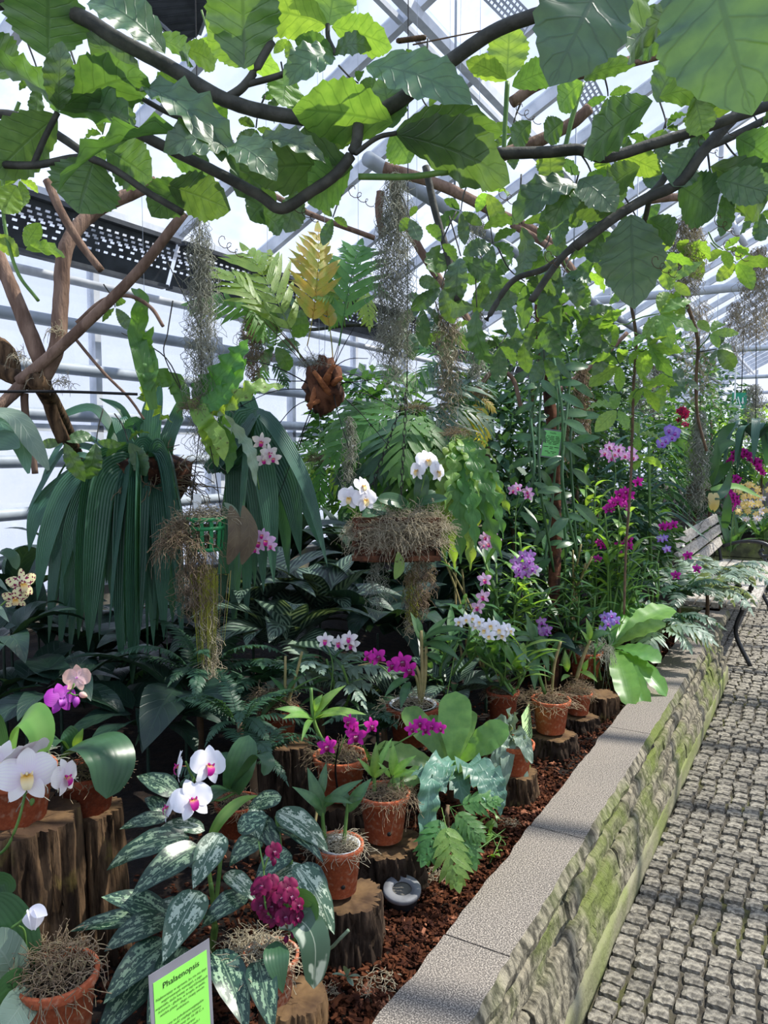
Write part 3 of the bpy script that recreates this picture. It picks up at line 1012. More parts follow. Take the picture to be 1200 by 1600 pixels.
def curtain(H, W, n, seed, r=.0009, taper=.55):
    """ragged beard of curly moss hanging from the origin"""
    st = random.getstate(); random.seed(300 + seed)
    mb = MB()
    for k in range(n):
        t0 = R(0, 1) ** 1.25 * .82; L = R(.10, .34) * H * (1 if R(0, 1) < .85 else 1.5)
        lim = W * (.35 + .65 * min(1, t0 * 3.2)) * (1 - taper * max(0, t0 - .3)) * (1 + .35 * noise.noise(Vector((t0 * 6, seed, 1))))
        az = R(0, 2 * PI); rr = lim * R(0, 1) ** .6
        p = Vector((rr * math.cos(az), rr * math.sin(az), -t0 * H))
        s = max(6, int(L / .016)); step = L / s; pts = []
        ax, ay, fr = R(0, 6.3), R(0, 6.3), R(.8, 1.6)
        for i in range(s):
            pts.append(p.copy())
            p = p + Vector((math.cos(ax + i * fr) * step * .8 + R(-1, 1) * step * .5, math.sin(ay + i * fr) * step * .8 + R(-1, 1) * step * .5, -step * R(.3, 1.2)))
        tube(mb, pts, r, 3, cap=False)
    random.setstate(st)
    return mb

def hang_moss(label, px, y0, y1, wpx, d, mat='moss_grey', n=150, group=None, seed=0, taper=.55, name='spanish_moss'):
    """curtain of moss hanging from a point"""
    A, B = P(px, y0, d), P(px, y1, d)
    mb = curtain(A.z - B.z, wpx * d / FPX / 2, int(n * 1.8), seed, .0009 * max(1, d / 2.6), taper)
    return top(name, mb.mesh(name, mat), label, 'hanging moss', Matrix.Translation(A), group)

def frond(kind, mat, a0=.9, a1=-.7, var=0):
    """unit-length fern frond along +Y"""
    key = ('frond', kind, mat, a0, a1, var)
    if key in CACHE: return CACHE[key]
    st = random.getstate(); random.seed(50 + var)
    seg = 24; pts = [Vector((0, 0, 0))]; dirs = []
    for i in range(seg):
        a = a0 + (a1 - a0) * (i + .5) / seg
        d = Vector((0, math.cos(a), math.sin(a))); dirs.append(d)
        pts.append(pts[-1] + d / seg)
    dirs.append(dirs[-1])
    mb = MB()
    if kind == 'jag':
        ribbon(mb, spline(pts[::2], 6), lambda t: .088 * (.30 + .70 * abs(math.sin(t * PI * 8.5)) ** .7) * (1 - t ** 4) * min(1, .25 + t * 3), Vector((0, -math.sin(a0), math.cos(a0))), 4, .2, .4, 4.5)
    elif kind == 'wavy':
        ribbon(mb, spline(pts[::2], 4), lambda t: .085 * (.62 + .38 * math.sin(t * 2 * PI * 8)) * (1 - t ** 5) * min(1, .3 + t * 5), Vector((0, -math.sin(a0), math.cos(a0))), 2, .15, .25, 3)
    else:
        tube(mb, pts, lambda t: .007 * (1 - .7 * t), 4, cap=False)
        NP, pl, pw, start, ang = {'lobed': (9, .34, .075, .22, .95), 'fine': (22, .15, .034, .12, 1.25), 'broad': (6, .36, .12, .3, .9), 'blech': (16, .20, .05, .12, 1.2), 'long': (8, .44, .062, .25, .8)}[kind]
        for i in range(NP):
            t = start + (1 - start) * (i + .4) / NP
            k = min(seg, int(t * seg)); p = pts[k]; d = dirs[k]
            N = Vector((1, 0, 0)).cross(d)
            env = math.sin(PI * (.18 + .78 * (i + .5) / NP)) ** .7
            for s in (-1, 1):
                aa = ang * R(.9, 1.1) * (1 - .35 * i / NP)
                dd = (d * math.cos(aa) + Vector((s, 0, 0)) * math.sin(aa)).normalized()
                L = pl * env * R(.88, 1.08)
                droop = R(.1, .45)
                q = [p + dd * (L * x) - N * (droop * L * x * x) for x in [j / 6 for j in range(7)]]
                ribbon(mb, q, lambda x: pw / 2 * (min(1, .55 + 3 * x) * (1 - x ** 3)) + .001, N + Vector((R(-.3, .3), 0, 0)), 2, .12, .22 if kind in ('lobed', 'broad', 'long') else 0, 2.2, .12 if kind in ('lobed', 'broad') else 0)
        q = [pts[-1] + dirs[-1] * (.12 * x / 4) for x in range(5)]
        ribbon(mb, q, lambda x: pw / 2 * (1 - x * x) + .001, Vector((0, 0, 1)), 2)
    CACHE[key] = mb.mesh('frond', mat)
    random.setstate(st)
    return CACHE[key]

VINE = {}
def leaflet_mesh(mat, v):
    return [leafmesh('vine', mat, .62, .25, -.55, .10, 22, 6, .10, 4.5, .09),
            leafmesh('vine', mat, .58, .45, -.9, .22, 22, 6, .14, 5.5, .09),
            leafmesh('vine', mat, .55, .1, -.35, .06, 22, 6, .12, 4, .10),
            leafmesh('vine', mat, .66, .5, -1.2, .15, 22, 6, .12, 5, .09)][v % 4]

def palmate(root, c, frm, D, N, size, n=5, mat='vine_leaf', r=.0035, spread=3.3):
    """compound leaf: stalk from frm to c, leaflets fanned round D"""
    o = Vector(root.location)
    mb = MB()
    sag = (frm + c) / 2 + Vector((R(-.01, .01), R(-.01, .01), R(-.02, .01)))
    tube(mb, spline([frm - c, sag - c, Vector((0, 0, 0))], 4), lambda t: r * (1.2 - .4 * t), 6)
    st = part('leaf', mb.mesh('leaf_stalk', 'stem_green' if mat == 'vine_young' else 'vine_stem'), root, Matrix.Translation(c - o))
    D = D.normalized(); S = D.cross(N).normalized()
    for k in range(n):
        a = (k - (n - 1) / 2) / max(1, (n - 1) / 2) * spread / 2 if n > 1 else 0
        a += R(-.12, .12)
        d = D * math.cos(a) + S * math.sin(a) + N * R(-.25, .15)
        L = size * (1 - .38 * abs(a) / (spread / 2)) * R(.9, 1.1)
        part('leaflet', leaflet_mesh(mat, random.randrange(4)), st, frame(d * (size * .04), d, N + Vector((R(-.45, .45), R(-.45, .45), R(-.3, .3))), L * R(.72, .9), L, L))
    return st

def foliage(root, c, rad, n, ls, mat, name='foliage', asp=.45, droop=0):
    """mass of leaves too small to pick apart, one mesh"""
    mb = MB(); o = Vector(root.location)
    for k in range(n):
        while True:
            q = Vector((R(-1, 1), R(-1, 1), R(-1, 1)))
            if q.length < 1: break
        q = q.normalized() * q.length ** .4
        p = c + Vector((q.x * rad[0], q.y * rad[1], q.z * rad[2])) - o
        d = (Vector((q.x, q.y, q.z * .5 - droop)) + Vector((R(-1, 1), R(-1, 1), R(-1, .6))) * .8).normalized()
        L = ls * R(.6, 1.25)
        N = ZUP + Vector((R(-.8, .8), R(-.8, .8), 0))
        pts = [p, p + d * (L * .5), p + d * L - ZUP * (L * .18)]
        S = d.cross(N).normalized() * (L * asp / 2)
        mb.add([p, pts[1] + S, pts[2], pts[1] - S], [(0, 1, 2), (0, 2, 3)], [(.5, 0), (1, .5), (.5, 1), (0, .5)])
    return part(name, mb.mesh(name, mat), root, kind='stuff')

def cane(root, base, tip, nl, mes, L, r=.006, mat='stem_green', lo=.35, bend=.04, pt=(.1, .8), name='cane', wx=1.0):
    mid = (base + tip) / 2 + Vector((R(-bend, bend), R(-bend, bend), 0))
    stem(root, [base, mid, tip], r, mat, name, 7)
    az = R(0, 6.28)
    for k in range(nl):
        t = lo + (1 - lo) * (k + 1) / nl
        p = base.lerp(mid, t * 2) if t < .5 else mid.lerp(tip, t * 2 - 1)
        az += PI + R(-.5, .5)
        h = Vector((math.cos(az), math.sin(az), 0)); a = R(*pt)
        D = h * math.cos(a) + ZUP * math.sin(a)
        leaf(root, p, D, ZUP * math.cos(a) - h * math.sin(a), L * R(.75, 1.15), random.choice(mes), wx)

def strap(root, pts, w, mat, n0=None, cols=4, fold=.12, per=5, prof='strap', wave=0, name='leaf', wn=4):
    """long leaf drawn along world points"""
    mb = MB(); o = Vector(root.location)
    q = spline([p - o for p in pts], per)
    ribbon(mb, q, lambda t: w / 2 * PROF[prof](t) + .0008, n0 or ZUP, cols, fold, wave, wn, ph=R(0, 3))
    return part(name, mb.mesh('leaf', mat), root)

def textmesh(lines, mat, width, size=1.0, align='CENTER'):
    """flat print; returns a mesh in the xy plane"""
    cu = bpy.data.curves.new('print', 'FONT')
    cu.body = '\n'.join(lines); cu.align_x = align; cu.size = size; cu.space_line = 1.15; cu.resolution_u = 2
    o = bpy.data.objects.new('print', cu); COL.objects.link(o)
    dg = bpy.context.evaluated_depsgraph_get()
    me = bpy.data.meshes.new_from_object(o.evaluated_get(dg))
    bpy.data.objects.remove(o)
    me.name = 'print'
    me.materials.clear(); me.materials.append(MATS[mat])
    return me
# ------------------------------------------------------------------ leaf shapes used below
OL = [leafmesh('lance', 'orchid_leaf', .2, .5, -.5, .25, 10), leafmesh('lance', 'orchid_leaf', .22, .3, -.9, .2, 10), leafmesh('lance', 'orchid_leaf', .18, .2, .0, .25, 10)]
BL = [leafmesh('lance', 'bright_leaf', .24, .5, -.4, .25, 10), leafmesh('lance', 'bright_leaf', .22, .25, -.7, .2, 10)]
AG = [leafmesh('ovate', 'aglaonema', .42, .25, -.5, .22, 14, 6, .05, 3), leafmesh('ovate', 'aglaonema', .42, .5, -.9, .15, 14, 6, .06, 3)]
AP = [leafmesh('ovate', 'aglaonema_pale', .42, .25, -.5, .22, 14, 6, .05, 3), leafmesh('ovate', 'aglaonema_pale', .42, .4, -.8, .15, 14, 6, .06, 3)]
CA = [leafmesh('ovate', 'calathea', .42, .4, -.8, .15, 12, 6, .05, 3), leafmesh('ovate', 'calathea', .38, .6, -1.0, .18, 12, 6, .05, 3)]
DL = [leafmesh('ovate', 'deep_leaf', .45, .4, -.8, .15, 12, 6, .05, 3), leafmesh('ovate', 'deep_leaf', .38, .6, -1.0, .18, 12, 6, .05, 3)]
PH = [leafmesh('phal', 'phal_leaf', .42, .4, -.7, .2, 12, 6), leafmesh('phal', 'phal_leaf', .46, .5, -1.1, .2, 12, 6)]
NF = [leafmesh('nest', 'nest_fern', .32, .2, -.5, .2, 16, 6, .12, 5), leafmesh('nest', 'nest_fern', .30, .1, -.9, .2, 16, 6, .14, 6)]
VN = [leafmesh('ellip', 'vanilla_leaf', .32, .3, -.5, .2, 10), leafmesh('ellip', 'vanilla_leaf', .3, .1, -.7, .15, 10)]
TL, BACK = -RT, FW

# ------------------------------------------------------------------ foreground, left: logs and white moth orchids
random.seed(101)
stump('log', 'tall rugged log under the big cream moth orchid at the left edge', 42, 1275, 1.6, 74, seed=1, lobes=6)
stump('log', 'shorter split log under the pot with one broad round leaf', 142, 1262, 1.74, 46, seed=4, lobes=4)

root, rim, r = potted('potted_orchid', 'moth orchid with big cream speckled blooms in a clay pot at the left edge', 'orchid', 24, 1280, 1.6, 64, 84, 'terracotta', 'moss_grey', 1)
strap(root, [P(20, 1180, 1.62), P(28, 1135, 1.6), P(48, 1118, 1.58), P(64, 1140, 1.56), P(66, 1180, 1.55)], .062, 'bright_leaf', prof='phal', n0=TL, cols=6)
strap(root, [P(10, 1185, 1.62), P(-5, 1130, 1.6), P(-25, 1110, 1.58), P(-60, 1140, 1.55)], .062, 'phal_leaf', prof='phal', cols=6)
stem(root, [P(15, 1200, 1.6), P(-25, 1330, 1.5), P(5, 1330, 1.44), P(28, 1285, 1.42), P(42, 1228, 1.43)], .0035)
flower(root, P(42, 1212, 1.41), tocam(P(40, 1212, 1.4)) + ZUP * .2, .056, 'phal', 'cream_petal', 'yellow_lip')
flower(root, P(38, 1178, 1.45), ZUP * .6 - RT * .5 + FW * .3, .05, 'phal', 'cream_petal', 'yellow_lip')
flower(root, P(101, 1214, 1.44), tocam(P(40, 1212, 1.4)) * .35 + RT * .9, .038, 'phal', 'cream_petal', 'pink_lip')
flower(root, P(5, 1195, 1.5), tocam(P(40, 1212, 1.4)) - RT * .6, .05, 'phal', 'cream_petal', 'yellow_lip')
bud(root, P(50, 1253, 1.43), .006, 'stem_green')

root, rim, r = potted('potted_orchid', 'purple moth orchid with one broad round leaf in a clay pot on the split log', 'orchid', 136, 1266, 1.74, 50, 66, 'terracotta_dark', 'moss_brown', 2)
strap(root, [P(106, 1180, 1.74), P(128, 1158, 1.72), P(158, 1158, 1.69), P(176, 1190, 1.66), P(166, 1248, 1.64)], .112, 'phal_leaf', prof='phal', cols=6, fold=-.08)
strap(root, [P(108, 1176, 1.76), P(92, 1155, 1.74), P(78, 1158, 1.72), P(70, 1175, 1.7)], .05, 'phal_leaf', prof='phal', cols=6)
strap(root, [P(112, 1172, 1.76), P(108, 1150, 1.75), P(100, 1142, 1.75)], .042, 'phal_leaf', prof='phal', n0=tocam(P(110, 1150, 1.7)))
strap(root, [P(116, 1172, 1.74), P(122, 1155, 1.73), P(130, 1138, 1.73)], .018, 'bright_leaf', prof='lance', n0=tocam(P(110, 1150, 1.7)))
stem(root, [P(78, 1180, 1.76), P(66, 1150, 1.77), P(70, 1110, 1.76), P(78, 1092, 1.75), P(108, 1082, 1.74), P(116, 1068, 1.74)], .0028)
flower(root, P(94, 1092, 1.73), tocam(P(94, 1092, 1.73)) + RT * .5, .038, 'phal', 'purple_petal', 'purple_lip')
flower(root, P(120, 1060, 1.75), -tocam(P(94, 1092, 1.73)) + RT * .3, .034, 'phal', 'peach_petal', 'purple_lip')
bud(root, P(119, 1097, 1.73), .010, 'purple_petal'); bud(root, P(130, 1086, 1.74), .009, 'peach_petal', Vector((.8, .2, -.2)))
stem(root, [P(108, 1082, 1.74), P(116, 1086, 1.74), P(122, 1086, 1.74)], .002)

# pot cut by the lower left corner
root, rim, r = potted('potted_orchid', 'clay pot stuffed with grey moss and a drooping white bud, lower left corner', 'orchid', 92, 1640, 1.2, 64, 128, 'terracotta')
part('moss_topping', tuft('moss_brown', 5, 420), root, Matrix.Translation(rim - Vector(root.location) + Vector((-.01, 0, -.01))) @ mscale(r * 1.0, r * 1.0, r * 1.1))
strap(root, [P(48, 1530, 1.2), P(38, 1470, 1.2), P(12, 1425, 1.19), P(-14, 1400, 1.18)], .05, 'phal_leaf', prof='phal', n0=tocam(P(10, 1480, 1.2)), cols=6)
strap(root, [P(30, 1545, 1.18), P(5, 1490, 1.17), P(-25, 1470, 1.17)], .06, 'fern_silver', prof='phal', n0=tocam(P(10, 1480, 1.2)), cols=6)
strap(root, [P(45, 1540, 1.18), P(15, 1545, 1.14), P(-15, 1570, 1.1)], .05, 'phal_leaf', prof='phal', n0=tocam(P(10, 1480, 1.2)), cols=6)
strap(root, [P(50, 1545, 1.17), P(30, 1575, 1.12), P(5, 1610, 1.08)], .05, 'fern_silver', prof='phal', n0=tocam(P(10, 1480, 1.2)), cols=6)
strap(root, [P(50, 1535, 1.22), P(48, 1500, 1.22), P(42, 1480, 1.22)], .03, 'phal_leaf', prof='phal', n0=tocam(P(10, 1480, 1.2)), cols=6)
stem(root, [P(50, 1535, 1.21), P(42, 1490, 1.2), P(38, 1455, 1.19), P(28, 1446, 1.18)], .0022)
stem(root, [P(18, 1450, 1.18), P(34, 1438, 1.18), P(42, 1425, 1.18), P(52, 1424, 1.18)], .0022)
for k, (dx, w_, nn) in enumerate(((0, .03, tocam(P(52, 1435, 1.18))), (5, .024, RT), (-4, .024, -RT))):
    strap(root, [P(48 + dx, 1421, 1.18), P(52 + dx, 1432, 1.175), P(52 + dx * .5, 1453, 1.18)], w_, 'white_petal', prof='ellip', n0=nn, name='petal')
strap(root, [P(46, 1420, 1.18), P(62, 1424, 1.17), P(74, 1430, 1.17)], .018, 'white_petal', prof='lance', n0=tocam(P(52, 1435, 1.18)), name='petal')
root = thing('potted_orchid', 'round dark orchid leaves poking in from the left edge beside the log', 'orchid', P(-40, 1420, 1.3))
strap(root, [P(-40, 1420, 1.3), P(-12, 1385, 1.3), P(8, 1380, 1.3), P(12, 1398, 1.3)], .04, 'phal_leaf', prof='phal', n0=tocam(P(0, 1390, 1.3)), cols=6)
stem(root, [P(-40, 1425, 1.3), P(-20, 1400, 1.3), P(-5, 1390, 1.3)], .004)

# spotted orchid and pale leaves at the left edge, higher up
root = thing('spotted_orchid', 'pale yellow orchid flower with maroon spots at the left edge', 'orchid', P(-30, 1010, 1.9))
stem(root, [P(-30, 1010, 1.9), P(-10, 960, 1.9), P(25, 925, 1.9)], .003)
flower(root, P(34, 912, 1.88), tocam(P(30, 915, 1.9)) + RT * .6, .044, 'dend', 'spotted_petal', 'yellow_lip')
flower(root, P(24, 935, 1.9), tocam(P(30, 915, 1.9)) - ZUP * .4, .036, 'dend', 'spotted_petal', 'yellow_lip')
strap(root, [P(-30, 990, 1.9), P(-10, 950, 1.88), P(14, 972, 1.86)], .03, 'fern_silver', prof='lance')
strap(root, [P(-30, 950, 1.9), P(-14, 905, 1.88), P(14, 925, 1.86)], .03, 'fern_silver', prof='lance')
strap(root, [P(-30, 940, 1.9), P(-5, 868, 1.9), P(18, 868, 1.9), P(26, 890, 1.9)], .035, 'phal_leaf', prof='phal')

# ------------------------------------------------------------------ variegated aglaonema clump
random.seed(102)
root = thing('aglaonema', 'clump of mottled silver and green leaves behind the green label', 'plant', PZ(320, 1490, .45))
ag = [((278, 1242, 1.7), (214, 1207, 1.72), 40, 0), ((262, 1275, 1.68), (224, 1240, 1.7), 28, 0), ((262, 1278, 1.66), (187, 1290, 1.62), 28, 0),
      ((296, 1308, 1.58), (156, 1348, 1.5), 46, 0), ((312, 1322, 1.54), (207, 1390, 1.42), 52, 0), ((346, 1302, 1.56), (302, 1382, 1.46), 50, 1),
      ((405, 1312, 1.6), (358, 1345, 1.52), 40, 0), ((262, 1432, 1.5), (164, 1395, 1.46), 48, 0), ((312, 1392, 1.48), (256, 1492, 1.34), 62, 1),
      ((262, 1436, 1.48), (158, 1478, 1.4), 46, 0), ((240, 1440, 1.5), (105, 1446, 1.5), 34, 0), ((262, 1470, 1.45), (164, 1556, 1.32), 58, 0),
      ((385, 1398, 1.5), (312, 1442, 1.42), 40, 0), ((352, 1364, 1.52), (408, 1408, 1.44), 32, 1), ((338, 1484, 1.42), (388, 1600, 1.3), 58, 0),
      ((320, 1298, 1.6), (246, 1284, 1.6), 30, 1), ((372, 1300, 1.6), (420, 1268, 1.62), 36, 0), ((290, 1480, 1.45), (230, 1600, 1.3), 60, 0),
      ((250, 1500, 1.46), (150, 1620, 1.32), 60, 0), ((330, 1350, 1.55), (270, 1330, 1.55), 40, 0), ((300, 1420, 1.52), (225, 1420, 1.5), 36, 1)]
for b, t, w_, pale in ag:
    me = random.choice(AP if pale else AG)
    mid = (P(*b) + P(*t)) / 2
    leafto(root, b, t, w_, me, .42, tocam(mid) * .8 + ZUP * .9 + RT * R(-.2, .2))
for (x, y, d) in ((320, 1310, 1.6), (330, 1380, 1.52), (285, 1430, 1.5), (345, 1340, 1.56)):
    stem(root, [PZ(330, 1490, .46), P(335, 1440, 1.58), P(x, y, d)], .006, 'stem_green', 'stalk')
root = thing('aglaonema', 'silvery aglaonema leaves spilling between the burgundy orchid and the drilled pot', 'plant', PZ(470, 1490, .45))
ag = [((432, 1268, 1.68), (518, 1322, 1.62), 46, 1), ((430, 1290, 1.68), (510, 1336, 1.6), 30, 0), ((424, 1378, 1.56), (474, 1346, 1.58), 36, 1),
      ((462, 1352, 1.56), (528, 1452, 1.46), 46, 1), ((470, 1350, 1.58), (518, 1408, 1.52), 36, 0), ((480, 1400, 1.52), (514, 1470, 1.44), 28, 1),
      ((400, 1262, 1.7), (398, 1320, 1.62), 34, 1), ((440, 1245, 1.72), (384, 1262, 1.7), 34, 0), ((395, 1280, 1.7), (440, 1330, 1.62), 40, 0),
      ((402, 1500, 1.4), (426, 1605, 1.28), 50, 0), ((452, 1330, 1.6), (398, 1372, 1.52), 40, 0)]
for b, t, w_, pale in ag:
    mid = (P(*b) + P(*t)) / 2
    leafto(root, b, t, w_, random.choice(AP if pale else AG), .42, tocam(mid) * .8 + ZUP * .9 + RT * R(-.2, .3))
for (x, y, d) in ((432, 1275, 1.68), (455, 1345, 1.58), (405, 1265, 1.7)):
    stem(root, [PZ(460, 1490, .46), P(450, 1420, 1.62), P(x, y, d)], .006, 'stem_green', 'stalk')

# white moth orchid with pink lips
root, rim, r = potted('potted_orchid', 'white moth orchid with four pink-lipped blooms above the mottled leaves', 'orchid', 372, 1300, 1.75, 36, 50, 'terracotta_dark', 'moss_brown', 3)
leafto(root, (362, 1238, 1.74), (388, 1152, 1.72), 46, PH[0], .42, tocam(P(375, 1200, 1.7)))
strap(root, [P(366, 1232, 1.74), P(385, 1200, 1.7), P(405, 1178, 1.67), P(418, 1190, 1.65), P(412, 1212, 1.64)], .036, 'phal_leaf', prof='phal', cols=6)
leafto(root, (362, 1236, 1.72), (320, 1240, 1.66), 36, PH[1], .46)
strap(root, [P(318, 1330, 1.6), P(345, 1280, 1.6), P(375, 1252, 1.62), P(402, 1243, 1.62)], .022, 'bright_leaf', prof='lance', n0=tocam(P(340, 1280, 1.6)))
stem(root, [P(366, 1240, 1.74), P(335, 1250, 1.7), P(302, 1215, 1.66), P(290, 1190, 1.64)], .003)
stem(root, [P(302, 1215, 1.66), P(296, 1250, 1.63), P(272, 1262, 1.62)], .0022)
c_ = tocam(P(300, 1230, 1.6))
flower(root, P(300, 1250, 1.6), c_ + RT * .25 + ZUP * .2, .047, 'phal', 'white_petal', 'pink_lip', .1)
flower(root, P(325, 1196, 1.64), c_ + RT * .7 + ZUP * .1, .046, 'phal', 'white_petal', 'pink_lip', -.3)
flower(root, P(281, 1197, 1.63), c_ * .3 - RT * .9, .038, 'phal', 'white_petal', 'pink_lip')
flower(root, P(264, 1262, 1.6), c_ * .3 - RT * .8 + ZUP * .2, .033, 'phal', 'white_petal', 'pink_lip')

# burgundy miniature moth orchid
root, rim, r = potted('potted_orchid', 'burgundy miniature moth orchid in a pale clay pot beside the green label', 'orchid', 424, 1556, 1.44, 44, 70, 'terracotta_pale', hole=True)
part('moss_topping', tuft('moss_strand', 6, 380), root, Matrix.Translation(rim - Vector(root.location) + Vector((-.02, -.01, -.01))) @ mscale(r * 1.35, r * 1.2, r * .95))
strap(root, [P(440, 1440, 1.42), P(472, 1440, 1.4), P(492, 1475, 1.38), P(490, 1545, 1.37)], .055, 'aglaonema_pale', prof='phal', cols=6, n0=tocam(P(480, 1480, 1.4)) + ZUP)
strap(root, [P(432, 1470, 1.4), P(432, 1500, 1.36), P(442, 1552, 1.35)], .045, 'phal_leaf', prof='lance', cols=6, n0=tocam(P(440, 1500, 1.4)))
strap(root, [P(450, 1440, 1.44), P(470, 1405, 1.43), P(490, 1410, 1.41), P(492, 1440, 1.4)], .042, 'phal_leaf', prof='phal', cols=6, n0=tocam(P(480, 1480, 1.4)))
leafto(root, (445, 1440, 1.42), (492, 1438, 1.4), 30, PH[0], .42, tocam(P(480, 1480, 1.4)))
leafto(root, (448, 1410, 1.42), (468, 1384, 1.42), 14, BL[0], .24, tocam(P(480, 1480, 1.4)))
stem(root, [P(440, 1450, 1.43), P(416, 1420, 1.42), P(412, 1360, 1.43), P(404, 1315, 1.46)], .0022)
stem(root, [P(440, 1425, 1.43), P(448, 1448, 1.4), P(458, 1462, 1.39)], .0022, 'stem_brown')
stem(root, [P(440, 1430, 1.43), P(446, 1405, 1.41), P(440, 1395, 1.41)], .0022)
for (x, y, s, dx, dz) in ((410, 1384, 17, -.3, .3), (423, 1378, 15, .2, .5), (401, 1392, 14, -.6, 0), (428, 1398, 16, 0, .1), (450, 1386, 18, .3, .2), (440, 1402, 16, 0, 0), (455, 1400, 15, .4, 0), (408, 1414, 17, -.2, 0), (424, 1416, 18, .1, 0), (418, 1428, 16, 0, -.2), (430, 1434, 18, -.1, -.1), (445, 1432, 17, .3, -.1), (466, 1414, 13, .8, .1), (464, 1434, 14, .7, 0), (428, 1330, 16, .6, .1)):
    p = P(x, y, 1.41 + R(-.02, .02))
    flower(root, p, tocam(p) + RT * dx + ZUP * dz, s * 1.42 / FPX, 'phal', 'burgundy_petal', 'dark_lip', R(-.3, .3))
stem(root, [P(412, 1360, 1.43), P(420, 1338, 1.43), P(428, 1332, 1.42)], .0018)
for (x, y) in ((458, 1460), (447, 1468), (470, 1466), (428, 1347)):
    bud(root, P(x, y, 1.39), .006, 'burgundy_petal')
stump('log', 'pale log under the burgundy orchid at the bottom edge', 458, 1556, 1.44, 50, mat='cut_wood', seed=9)

# drilled pot on a log
stump('log', 'dark flaky log under the drilled clay pot beside the ground lamp', 546, 1398, 1.75, 50, mat='bark_dark', seed=2)
root, rim, r = potted('potted_orchid', 'clay pot with a drain hole and a leafy orchid, on the flaky log', 'orchid', 528, 1390, 1.75, 41, 76, 'terracotta', 'moss_strand', 1, True)
mb = MB(); lathe(mb, [(.02, 0), (.6, 0), (.72, .5), (.75, .5), (.63, .0)], 24)
part('inner_pot', mb.mesh('inner_pot', 'sign_white'), root, Matrix.Translation(rim - Vector(root.location) + Vector((.008, 0, -.03))) @ mscale(r))
for (b, t, w_) in (((505, 1278, 1.75), (480, 1198, 1.76), 22), ((503, 1265, 1.74), (466, 1228, 1.7), 15), ((505, 1262, 1.74), (560, 1214, 1.72), 15), ((505, 1250, 1.74), (552, 1256, 1.68), 14), ((500, 1250, 1.75), (510, 1190, 1.78), 14), ((543, 1270, 1.76), (575, 1216, 1.75), 18), ((542, 1262, 1.76), (540, 1236, 1.78), 14), ((543, 1255, 1.75), (560, 1245, 1.72), 10)):
    leafto(root, b, t, w_, random.choice(OL), .2, tocam(P(*b)) + ZUP * .5)
stem(root, [P(512, 1330, 1.76), P(505, 1290, 1.75), P(504, 1245, 1.75)], .0055)
stem(root, [P(536, 1330, 1.76), P(540, 1290, 1.76), P(544, 1250, 1.76)], .005)

# banded pot on a log
stump('log', 'grooved log under the rounded clay pot behind the ground lamp', 604, 1316, 2.02, 52, mat='bark_dark', seed=6, lobes=7)
root, rim, r = potted('potted_orchid', 'rounded clay pot with short bright orchid shoots and shaggy moss', 'orchid', 600, 1308, 2.02, 41, 74, 'terracotta', 'moss_brown', 2, True)
part('moss_fringe', tuft('moss_brown', 8, 200, .5, 1.2), root, Matrix.Translation(rim - Vector(root.location) + Vector((.04, 0, -.01))) @ mscale(r * .75))
for (b, t, w_) in (((585, 1218, 2.02), (588, 1158, 2.02), 14), ((585, 1215, 2.02), (562, 1185, 2.0), 9), ((585, 1210, 2.02), (612, 1150, 2.05), 10), ((615, 1215, 2.02), (614, 1158, 2.02), 14), ((615, 1210, 2.0), (652, 1180, 1.98), 12), ((615, 1215, 2.0), (645, 1202, 1.96), 9), ((585, 1215, 2.0), (602, 1200, 1.96), 10), ((630, 1215, 2.02), (628, 1186, 2.02), 9), ((610, 1215, 2.0), (594, 1192, 1.98), 8)):
    leafto(root, b, t, w_, random.choice(BL), .23, tocam(P(*b)) + ZUP * .4)
for x in (585, 615, 628):
    stem(root, [P(x, 1240, 2.02), P(x, 1225, 2.02), P(x, 1208, 2.02)], .006)

# magenta dendrobium behind
stump('log', 'dark log under the tilted clay pot with magenta blooms', 525, 1246, 2.22, 46, mat='bark_dark', seed=3)
root, rim, r = potted('potted_orchid', 'magenta dendrobium with a fan of bright leaves in a clay pot behind the drilled one', 'orchid', 532, 1243, 2.2, 43, 66, 'terracotta', 'moss_brown', 4, True)
cx = P(489, 1118, 2.15)
stem(root, [P(525, 1190, 2.2), P(500, 1150, 2.16), cx, P(486, 1075, 2.15)], .0065)
stem(root, [P(515, 1210, 2.2), P(500, 1240, 2.1), P(492, 1290, 2.05)], .005, 'cane_tan')
for (t, w_) in (((436, 1098, 2.1), 19), ((440, 1126, 2.08), 17), ((566, 1102, 2.1), 20), ((543, 1072, 2.16), 18), ((548, 1124, 2.05), 12), ((470, 1165, 2.0), 10), ((505, 1085, 2.15), 14)):
    leafto(root, (490 + R(-4, 4), 1118 + R(-8, 8), 2.15), t, w_, random.choice(BL), .23, ZUP + tocam(cx) * .6)
for (x, y, s, dx) in ((511, 1166, 18, 0), (556, 1150, 20, .1), (546, 1128, 15, -.7), (580, 1134, 16, .7), (550, 1136, 14, .3)):
    p = P(x, y, 2.06)
    flower(root, p, tocam(p) + RT * dx, s * 2.06 / FPX, 'dend', 'magenta_petal', 'dark_lip', R(-.2, .2))
stem(root, [P(520, 1200, 2.15), P(532, 1170, 2.08), P(545, 1140, 2.08), P(570, 1132, 2.09)], .0022)
for x in (498, 516):
    stem(root, [P(528, 1240, 2.12), P(524, 1200, 2.1), P(530, 1160, 2.08)], .003, 'black_wire', 'stake')

